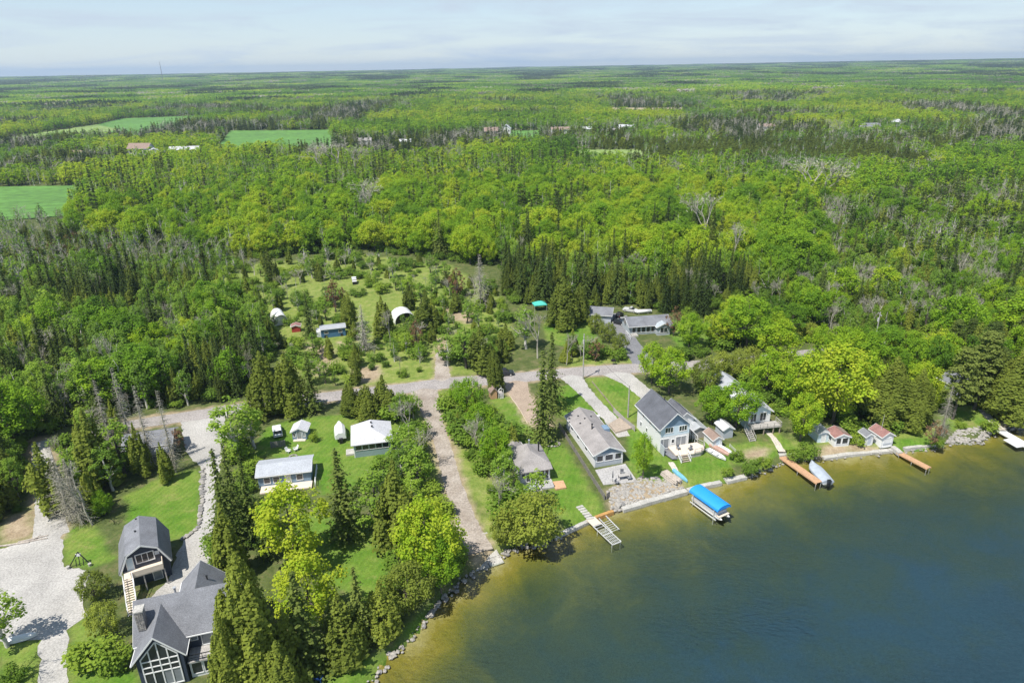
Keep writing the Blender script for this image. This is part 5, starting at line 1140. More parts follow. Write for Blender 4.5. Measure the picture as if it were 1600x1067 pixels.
def motorboat():
    x, y = G(1281, 738, 0.5); a = G(1266, 722, 0.6); c = G(1295, 754, 0.6); rot = math.atan2(a[1] - c[1], a[0] - c[0])
    e = empty('motorboat', ((a[0] + c[0]) / 2 , (a[1] + c[1]) / 2, 0), rot, 'motorboat under a grey tarpaulin moored at the long cedar dock', 'boat')
    MB().loft(hull(6.4, 2.3, 0.95, -0.25)).build('hull', M_gel, e, True)
    rings = []
    for r in hull(6.45, 2.42, 0.95, -0.25):
        w = abs(r[0][1]); zt = r[0][2]; rings.append([(r[0][0], -w - 0.02, zt - 0.28), (r[0][0], -w * 0.98, zt + 0.02), (r[0][0], -w * 0.4, zt + 0.32), (r[0][0], 0, zt + 0.42), (r[0][0], w * 0.4, zt + 0.32), (r[0][0], w * 0.98, zt + 0.02), (r[0][0], w + 0.02, zt - 0.28)])
    MB().loft(rings).build('tarpaulin', M_cover, e)
    o = MB().box(-3.65, -3.25, -0.25, 0.25, -0.3, 0.75).build('outboard', M_black, e)
    MB().prism([(-3.8, 0.75), (-3.15, 0.75), (-3.2, 1.2), (-3.7, 1.2)], -0.3, 0.3, 'y').build('cowling', M_darkcar, o)
motorboat()
def lift():
    a, c = G(1084, 763, 2.6), G(1128, 794, 2.6); rot = math.atan2(c[1] - a[1], c[0] - a[0]); L = math.hypot(c[0] - a[0], c[1] - a[1]) + 0.2; Wd = 2.9
    ctr = ((a[0] + c[0]) / 2 + 0.55, (a[1] + c[1]) / 2 + 0.5)
    e = empty('boat_lift', (*ctr, 0), rot, 'boat lift with bright blue arched canopy', 'boat lift')
    n = 10; pts = [(Wd / 2 * math.cos(math.pi * i / n), 2.25 + 0.62 * math.sin(math.pi * i / n)) for i in range(n + 1)]
    pts = [(Wd / 2 + 0.02, 2.0)] + pts + [(-Wd / 2 - 0.02, 2.0)]; inn = [(p[0] * 0.97, p[1] - 0.05) for p in pts]
    MB().prism([(u, v) for u, v in pts + inn[::-1]], -L / 2, L / 2, 'x').build('canopy', M_canopy, e, False)
    MB().prism([(p[0] * 0.96, p[1] - 0.06) for p in pts[1:-1]], L / 2 - 0.06, L / 2 - 0.02, 'x').build('canopy_end', M_canopy, e)
    for x in (-L * 0.36, L * 0.36):
        for y in (-1.35, 1.35): MB().bar((x, y, -2.6), (x, y, 2.15), 0.1).build('post', M_alu, e)
    f = MB()
    for y in (-1.35, 1.35): f.bar((-L * 0.45, y, 0.2), (L * 0.45, y, 0.2), 0.14, 0.16)
    for x in (-L * 0.36, L * 0.36): f.bar((x, -1.35, 0.05), (x, 1.35, 0.05), 0.12)
    f.build('cradle', M_alu, e)
    b = empty('pontoon_boat', (*ctr, 0), rot, 'pontoon boat parked beneath the blue canopy', 'boat')
    for y in (-0.85, 0.85):
        MB().tube((-L * 0.45, y, 0.55), (L * 0.5, y, 0.55), 0.3, n=12).tube((L * 0.5, y, 0.55), (L * 0.5 + 0.5, y, 0.62), 0.3, 0.06, 12).build('pontoon', M_alu, b, True)
    MB().box(-L * 0.45, L * 0.52, -1.15, 1.15, 0.86, 0.98).build('deck', M_palewood, b)
    r = MB()
    for y in (-1.12, 1.12): r.box(-L * 0.42, L * 0.40, y - 0.03, y + 0.03, 1.0, 1.55)
    r.box(L * 0.40, L * 0.42, -1.12, 1.12, 1.0, 1.55); r.build('fence', M_greysid, b)
    for x in (-2.2, -0.6, 1.4): MB().box(x - 0.4, x + 0.4, -1.05, -0.5, 0.985, 1.4).build('seat', M_gel, b)
    MB().box(0.1, 0.6, 0.2, 0.9, 0.985, 1.75).build('console', M_black, b)
    MB().box(-L * 0.45 - 0.35, -L * 0.45 - 0.01, -0.2, 0.2, 0.4, 1.4).build('outboard', M_black, b)
lift()
def rowboat(label, px, L, Wd, rot, upside=True, mt=None, name='rowing_boat', cat='boat', z=1.0):
    x, y = G(*px, z); e = empty(name, (x, y, z), RAD(rot), label, cat); H = 0.5
    if upside: MB().loft([[(p[0], p[1], H * 1.25 - p[2] + 0.04) for p in r] for r in hull(L, Wd, H, 0.0, 0.45)]).build('hull', mt or M_gel, e, False)
    else:
        R_ = hull(L, Wd, H, 0.0, 0.45); inn = [[(p[0] * 0.97, p[1] * 0.9, p[2] + (0.06 if k in (1, 2, 3, 4) else 0)) for k, p in enumerate(r)] for r in R_]
        b = MB(); n = len(R_)
        for S in (R_, inn):
            for r0, r1 in zip(S[:-1], S[1:]):
                for k in range(5): b.add([r0[k], r0[k + 1], r1[k + 1], r1[k]], [(0, 1, 2, 3)])
        b.add(R_[0], [tuple(range(6))]); b.build('hull', mt or M_gel, e)
        for t in (-0.25, 0.05, 0.3): MB().box(L * t - 0.13, L * t + 0.13, -Wd * 0.42, Wd * 0.42, 0.36, 0.4).build('seat', M_alu, e)
    return e
rowboat('white open rowing boat on the grass beside the upturned red boat', (1119, 712), 4.6, 1.4, -58, False, M_gel)
rowboat('upturned red brown boat lying next to the open rowing boat', (1126, 705), 5.0, 1.3, -58, True, mat('red_brown_hull', (0.38, 0.24, 0.19), 0.5))
rowboat('white upturned boat nearest the brown roofed shed', (1132, 704), 4.2, 1.2, -58, True)
rowboat('bright blue kayak lying on the grass near the shore', (1063, 745), 4.0, 0.8, -66, True, mat('kayak_blue', (0.16, 0.40, 0.52), 0.35), 'kayak', 'kayak')
rowboat('pale upturned boat at the edge of the gravel yard', (37, 998), 3.2, 1.2, 22, True, M_gel)
rowboat('long white covered boat on a trailer beside the screened cottage', (532, 680), 6.2, 2.4, 106, True, M_gel, 'trailer_boat', 'boat')
o = [o_ for o_ in bpy.data.objects if o_.name == 'trailer_boat'][0]
o.children[0].scale = (1, 1, 2.6); o.children[0].location.z = 0.45
MB().box(-3.0, 2.6, -0.7, -0.6, 0.3, 0.42).box(-3.0, 2.6, 0.6, 0.7, 0.3, 0.42).box(-3.4, -3.0, -0.3, 0.3, 0.32, 0.46).build('trailer_frame', M_black, o)
for y in (-1.0, 1.0): MB().tube((-0.6, y - 0.1, 0.32), (-0.6, y + 0.1, 0.32), 0.32, n=14).build('wheel', M_rubber, o)
MB().box(-3.6, -3.1, -0.35, 0.35, 0.0, 1.1).build('outboard', M_black, o)
# ------------------------------------------------------------------ vehicles
def car(label, px, rot, mt, L=4.7, Wd=1.85, Hh=1.65, kind='suv', z=1.03):
    x, y = G(*px); e = empty('parked_car', (x, y, z), RAD(rot), label, 'car'); w = Wd / 2
    def ring(xx, hw, z0, z1): return [(xx, -hw, z0), (xx, hw, z0), (xx, hw * 1.0, z1 * 0.75 + z0 * 0.25), (xx, hw * 0.94, z1), (xx, -hw * 0.94, z1), (xx, -hw, z1 * 0.75 + z0 * 0.25)]
    MB().loft([ring(-L / 2, w * 0.86, 0.42, 0.82), ring(-L / 2 + 0.25, w * 0.97, 0.28, 0.98), ring(-L * 0.1, w, 0.26, 1.02), ring(L * 0.22, w, 0.26, 1.0), ring(L * 0.42, w * 0.96, 0.28, 0.88), ring(L / 2, w * 0.8, 0.42, 0.72)]).build('body', mt, e)
    xb = -L * 0.46 if kind == 'suv' else -L * 0.08
    b = MB().loft([[(xb, -w * 0.88, 0.99), (xb, w * 0.88, 0.99), (xb + 0.02, w * 0.86, 1.0), (xb + 0.02, -w * 0.86, 1.0)], [(xb + 0.25, -w * 0.8, 0.99), (xb + 0.25, w * 0.8, 0.99), (xb + 0.25, w * 0.74, Hh - 0.08), (xb + 0.25, -w * 0.74, Hh - 0.08)],
                   [(L * 0.10, -w * 0.82, 0.99), (L * 0.10, w * 0.82, 0.99), (L * 0.10, w * 0.72, Hh - 0.08), (L * 0.10, -w * 0.72, Hh - 0.08)], [(L * 0.27, -w * 0.86, 0.97), (L * 0.27, w * 0.86, 0.97), (L * 0.265, w * 0.85, 0.99), (L * 0.265, -w * 0.85, 0.99)]]); b.build('window', M_glass, e)
    MB().prism([(xb + 0.18, Hh - 0.1), (L * 0.115, Hh - 0.1), (L * 0.08, Hh), (xb + 0.3, Hh)], -w * 0.76, w * 0.76, 'y').build('roof', mt, e)
    for xx in (-L * 0.31, L * 0.31):
        for s in (-1, 1):
            wh = MB().tube((xx, s * (w - 0.22), 0.34), (xx, s * (w + 0.02), 0.34), 0.34, n=14).build('wheel', M_rubber, e); MB().tube((xx, s * (w + 0.021), 0.34), (xx, s * (w + 0.035), 0.34), 0.2, n=10).build('rim', M_alu, wh)
    for s in (-1, 1): MB().box(L / 2 - 0.12, L / 2 + 0.005, s * w * 0.62 - 0.18, s * w * 0.62 + 0.18, 0.6, 0.74).build('headlight', M_trim, e); MB().box(-L / 2 - 0.005, -L / 2 + 0.1, s * w * 0.68 - 0.12, s * w * 0.68 + 0.12, 0.66, 0.8).build('tail_light', M_redpaint, e)
car('dark car parked at the roadside behind the playhouse', (788, 586), 6, M_darkcar, kind='suv')
car('dark car on the asphalt driveway beside the grey garage', (967, 506), -40, M_darkcar, Hh=1.5, kind='sedan')
car('white car parked beside the navy garden shed', (434, 677), 112, M_whitecar, Hh=1.7)
car('small dark vehicle behind the bungalow garage door', (968, 495), 60, M_black, 3.2, 1.6, 1.5)
car('silver car at the top of the asphalt driveway', (985, 487), -30, M_alu, 4.5, 1.8, 1.5, 'sedan')
x, y = G(1005, 490); e = empty('propane_tank', (x, y, 1), RAD(6), 'white propane tank lying behind the bungalow', 'tank')
MB().tube((-2.2, 0, 0.75), (2.2, 0, 0.75), 0.55, n=16).tube((2.2, 0, 0.75), (2.6, 0, 0.75), 0.55, 0.2, 16).tube((-2.6, 0, 0.75), (-2.2, 0, 0.75), 0.2, 0.55, 16).build('vessel', M_gel, e, True)
for xx in (-1.4, 1.4): MB().box(xx - 0.1, xx + 0.1, -0.4, 0.4, 0, 0.35).build('saddle', M_conc, e)
# ------------------------------------------------------------------ fences, poles and yard things
def plank_fence(label, px, hgt, mt, board=0.3, lvl=1.0, name='board_fence'):
    pts = [G(*p, lvl) for p in px]; x0, y0 = pts[0]; e = empty(name, (x0, y0, lvl), 0, label, 'fence'); me = MB().box(-board / 2 + 0.012, board / 2 - 0.012, -0.02, 0.02, 0.04, hgt).mesh('board', mt); pm = MB().box(-0.06, 0.06, -0.06, 0.06, 0, hgt + 0.08).mesh('post', mt)
    for (x1, y1), (x2, y2) in zip(pts[:-1], pts[1:]):
        L = math.hypot(x2 - x1, y2 - y1); k = int(L / board); a = math.atan2(y2 - y1, x2 - x1)
        for i in range(k):
            t = (i + 0.5) / k; o = link(bpy.data.objects.new('board', me), e); o.location = (x1 + (x2 - x1) * t - x0, y1 + (y2 - y1) * t - y0, float(rng.uniform(-0.02, 0.02))); o.rotation_euler = (0, 0, a)
        for i in range(int(L / 2.4) + 1):
            t = i / max(1, int(L / 2.4)); o = link(bpy.data.objects.new('post', pm), e); o.location = (x1 + (x2 - x1) * t - x0 + math.sin(a) * 0.09, y1 + (y2 - y1) * t - y0 - math.cos(a) * 0.09, 0); o.rotation_euler = (0, 0, a)
    return e
plank_fence('tall grey board fence between the lawn and the long grey house', [(874, 668), (890, 694), (913, 731), (945, 781)], 1.15, M_fence)
plank_fence('short grey board fence end turning toward the rocks', [(947, 780), (953, 776)], 1.15, M_fence)
plank_fence('weathered white fence behind the side deck', [(959, 645), (975, 660), (992, 674)], 1.2, M_greywood, 0.35)
plank_fence('brown board fence beside the navy garden shed', [(424, 700), (446, 697)], 1.4, M_fence)
def rail_fence(label, px, hgt, mt, cat='fence', name='rail_fence'):
    pts = [G(*p) for p in px]; x0, y0 = pts[0]; e = empty(name, (x0, y0, 1), 0, label, cat)
    q = [(x - x0, y - y0) for x, y in pts]; f = MB()
    for (x1, y1), (x2, y2) in zip(q[:-1], q[1:]):
        L = math.hypot(x2 - x1, y2 - y1); k = max(1, round(L / 2.2))
        for i in range(k + 1): t = i / k; MB().box(-0.05, 0.05, -0.05, 0.05, 0, hgt).build('post', mt, e).location = (x1 + (x2 - x1) * t, y1 + (y2 - y1) * t, 0)
        for zz in (0.35, 0.85): MB().bar((x1, y1, zz * hgt), (x2, y2, zz * hgt), 0.05, 0.1).build('rail', mt, e)
rail_fence('thin white pipe rail on the bank below the upturned boats', [(1140, 698), (1158, 716)], 0.7, M_alu)
rail_fence('low timber rail along the driveway lawn', [(925, 598), (945, 622), (962, 643)], 0.5, M_wood)
rail_fence('low timber edging beside the brown gravel drive', [(796, 618), (812, 640), (824, 662)], 0.18, M_palewood)
def pole(label, px, h_, arm=True):
    x, y = G(*px); e = empty('utility_pole', (x, y, 1), RAD(80), label, 'utility pole'); MB().tube((0, 0, -0.3), (0, 0, h_), 0.17, 0.11, 8).build('post', M_greywood, e)
    if arm:
        MB().box(-1.1, 1.1, -0.06, 0.06, h_ - 0.75, h_ - 0.6).build('crossarm', M_greywood, e); MB().tube((0.32, 0.05, h_ - 2.6), (0.32, 0.05, h_ - 1.7), 0.24, n=12).build('transformer', M_alu, e)
        for xx in (-1.0, 0.0, 1.0): MB().tube((xx, 0, h_ - 0.6), (xx, 0, h_ - 0.4), 0.05, 0.03, 6).build('insulator', M_trim, e)
    return x, y, 1 + h_
PA = pole('tall wooden utility pole with transformer beside the road junction', (911, 592), 11.5)
PB = pole('wooden utility pole at the road near the hidden right hand lane', (1364, 548), 10.5)
PC = pole('slim wooden pole on the lawn beside the two storey house', (981, 652), 7.5, False)
def wire(a, b, sag, label):
    a, b = Vector(a), Vector(b); m_ = MB(); n = 14; P_ = [a.lerp(b, i / n) - Vector((0, 0, sag * 4 * (i / n) * (1 - i / n))) for i in range(n + 1)]
    for p, q in zip(P_[:-1], P_[1:]): m_.tube(p - a, q - a, 0.03, n=4, cap=False)
    o = m_.build('overhead_wire', M_black, None, loc=a); tag(o, label, 'wire')
wire((PA[0], PA[1], PA[2] - 0.5), (PB[0], PB[1], PB[2] - 0.5), 1.2, 'overhead wire from the junction pole to the right hand pole')
wire((PA[0], PA[1], PA[2] - 2.0), (PC[0], PC[1], PC[2] - 0.3), 0.5, 'service wire from the junction pole to the slim lawn pole')
def chair(label, px, rot, mt, group=None):
    x, y = G(*px); e = empty('garden_chair', (x, y, 1), RAD(rot), label, 'chair', group)
    MB().box(-0.32, 0.32, -0.3, 0.32, 0.32, 0.38).build('seat', mt, e); MB().add([(-0.32, 0.3, 0.36), (0.32, 0.3, 0.36), (0.32, 0.6, 1.05), (-0.32, 0.6, 1.05), (-0.32, 0.35, 0.36), (0.32, 0.35, 0.36), (0.32, 0.66, 1.05), (-0.32, 0.66, 1.05)], [(0, 1, 2, 3), (7, 6, 5, 4), (0, 4, 5, 1), (2, 6, 7, 3), (1, 5, 6, 2), (0, 3, 7, 4)]).build('backrest', mt, e)
    for sx in (-1, 1):
        MB().box(sx * 0.38 - 0.06, sx * 0.38 + 0.06, -0.35, 0.4, 0.56, 0.6).build('armrest', mt, e)
        for yy in (-0.3, 0.3): MB().box(sx * 0.34 - 0.035, sx * 0.34 + 0.035, yy - 0.035, yy + 0.035, 0, 0.56).build('leg', mt, e)
chair('white garden chair left of the fire pit on the cottage lawn', (451, 707), 60, M_gel); chair('white garden chair right of the fire pit on the cottage lawn', (462, 704), -50, M_gel)
chair('blue garden chair on the shaded shore lawn below the spruces', (536, 1037), 150, M_chairblue); chair('blue garden chair nearest the bottom edge of the picture', (499, 1063), 170, M_chairblue)
chair('pale garden chair in the shade left of the blue chair', (510, 1030), 160, M_greysid)
x, y = G(458, 714); e = empty('fire_pit', (x, y, 1), 0, 'round stone fire pit between the white garden chairs', 'fire pit')
for k in range(12):
    o = link(bpy.data.objects.new('stone', ROCKS[k % 8]), e); o.location = (0.7 * math.cos(k * 0.524), 0.7 * math.sin(k * 0.524), 0.12); o.scale = (0.42, 0.42, 0.45)
x, y = G(864, 694); e = empty('fire_pit', (x, y, 1), 0, 'stone fire ring beneath the tall spruce', 'fire pit')
for k in range(14):
    o = link(bpy.data.objects.new('stone', ROCKS[k % 8]), e); o.location = (1.3 * math.cos(k * 0.449), 1.0 * math.sin(k * 0.449), 0.15); o.scale = (0.6, 0.6, 0.5)
x, y = G(851, 752); e = empty('barbecue', (x, y, 1.3), RAD(14), 'black barbecue on the cottage terrace', 'barbecue')
MB().box(-0.55, 0.55, -0.28, 0.28, 0.55, 0.85).build('body', M_black, e); MB().prism([(-0.28, 0.852), (0.28, 0.852), (0.2, 1.1), (-0.2, 1.1)], -0.5, 0.5, 'x').build('lid', M_black, e)
for sx in (-0.45, 0.45):
    for sy in (-0.2, 0.2): MB().box(sx - 0.03, sx + 0.03, sy - 0.03, sy + 0.03, 0, 0.55).build('leg', M_black, e)
x, y = G(957, 754); e = empty('closed_parasol', (x, y, 1.12), 0, 'closed dark parasol standing on the grey patio', 'parasol')
MB().tube((0, 0, 0), (0, 0, 2.4), 0.03).build('pole', M_black, e); MB().tube((0, 0, 1.0), (0, 0, 2.3), 0.14, 0.05, 8).build('canopy', M_roofdark, e); MB().tube((0, 0, 0), (0, 0, 0.1), 0.35, n=12).build('base', M_conc, e)
x, y = G(974, 748); e = empty('patio_table', (x, y, 1.12), RAD(14), 'dark patio table with chairs on the grey patio', 'table')
MB().box(-0.9, 0.9, -0.45, 0.45, 0.68, 0.73).build('top', M_greywood, e)
for sx in (-0.8, 0.8):
    for sy in (-0.36, 0.36): MB().box(sx - 0.04, sx + 0.04, sy - 0.04, sy + 0.04, 0, 0.68).build('leg', M_black, e)
def lounge(label, px, rot, z):
    x, y = G(*px, z); e = empty('patio_chair', (x, y, z), RAD(rot), label, 'chair'); MB().box(-0.3, 0.3, -0.3, 0.3, 0.38, 0.46).build('seat', M_roofgrey, e); MB().box(-0.3, 0.3, 0.24, 0.32, 0.46, 1.0).build('backrest', M_roofgrey, e)
    for sx in (-0.26, 0.26):
        for sy in (-0.26, 0.26): MB().box(sx - 0.03, sx + 0.03, sy - 0.03, sy + 0.03, 0, 0.38).build('leg', M_black, e)
lounge('grey patio chair left of the patio table', (964, 756), 60, 1.12); lounge('grey patio chair behind the patio table', (972, 741), 0, 1.12); lounge('grey patio chair right of the patio table', (983, 749), -80, 1.12)
lounge('dark chair on the round deck near the door', (1060, 702), 20, 1.95); lounge('dark chair on the round deck near its railing', (1078, 703), -60, 1.95)
x, y = G(1049, 748); e = empty('log_pile', (x, y, 1), RAD(-62), 'stacked split logs beside the young maple', 'log pile')
for r_ in range(3):
    for k in range(7 - r_): MB().tube((-1.9, -0.9 + k * 0.28 + r_ * 0.14, 0.14 + r_ * 0.25), (1.9 + float(rng.uniform(-.3, .3)), -0.9 + k * 0.28 + r_ * 0.14, 0.14 + r_ * 0.25), 0.135, n=7).build('log', M_log, e)
for i, (px, L, r) in enumerate([((40, 848), 6.0, 16), ((18, 852), 5.0, 10), ((52, 843), 4.0, 22)]):
    x, y = G(*px); tag(MB().tube((-L / 2, 0, 0.15), (L / 2, 0.2, 0.13), 0.16, 0.09, 7).bar((L * 0.1, 0.05, 0.15), (L * 0.25, 0.6, 0.3), 0.08).build('fallen_log', M_log, None, loc=(x, y, 1.0), rz=RAD(r)), ['long grey fallen log nearest the gravel yard', 'grey fallen log at the left edge of the picture', 'short grey fallen log nearest the gravel drive'][i], 'log')
x, y = G(125, 884); e = empty('arbour', (x, y, 1), RAD(12), 'dark timber A frame with pots beside the gravel yard', 'arbour')
MB().bar((-1.5, 0, 0.0), (0, 0.5, 2.2), 0.12).bar((1.5, 0, 0.0), (0, 0.5, 2.2), 0.12).build('rafter', M_black, e)
for k in (-0.5, 0.0, 0.5): MB().bar((k, 0.05, 0), (k, 0.4, 1.5 - abs(k)), 0.09).build('upright', M_black, e)
for k in (-1.5, 1.5): MB().tube((k, -0.3, 0), (k, -0.3, 0.45), 0.2, 0.26, 10).build('pot', M_conc, e)
MB().box(-0.35, 0.35, 0.38, 0.5, 1.5, 1.95).build('plaque', M_gel, e)
x, y = G(958, 570); e = empty('mailbox', (x, y, 1), RAD(10), 'dark roadside mailbox opposite the lawn', 'mailbox')
MB().box(-0.05, 0.05, -0.05, 0.05, 0, 1.0).build('post', M_wood, e); MB().box(-0.5, 0.5, -0.3, 0.3, 1.0, 1.5).build('box', M_black, e)
for lb, px, s in (('blue bin at the rear corner of the long grey house', (922, 660), 1.0), ('white bin in front of the garage drive fence', (934, 656), 0.9)):
    x, y = G(*px); e = empty('wheelie_bin', (x, y, 1), 0.3, lb, 'bin'); mt_ = M_chairblue if 'blue' in lb else M_gel
    MB().prism([(-0.28, 0.1), (0.28, 0.1), (0.36, 1.0), (-0.36, 1.0)], -0.32, 0.32, 'y').build('body', mt_, e); MB().box(-0.38, 0.38, -0.36, 0.36, 1.005, 1.08).build('lid', mt_, e)
    for yy in (-0.3, 0.3): MB().tube((-0.3, yy - 0.04, 0.12), (-0.3, yy + 0.04, 0.12), 0.12, n=8).build('wheel', M_rubber, e)

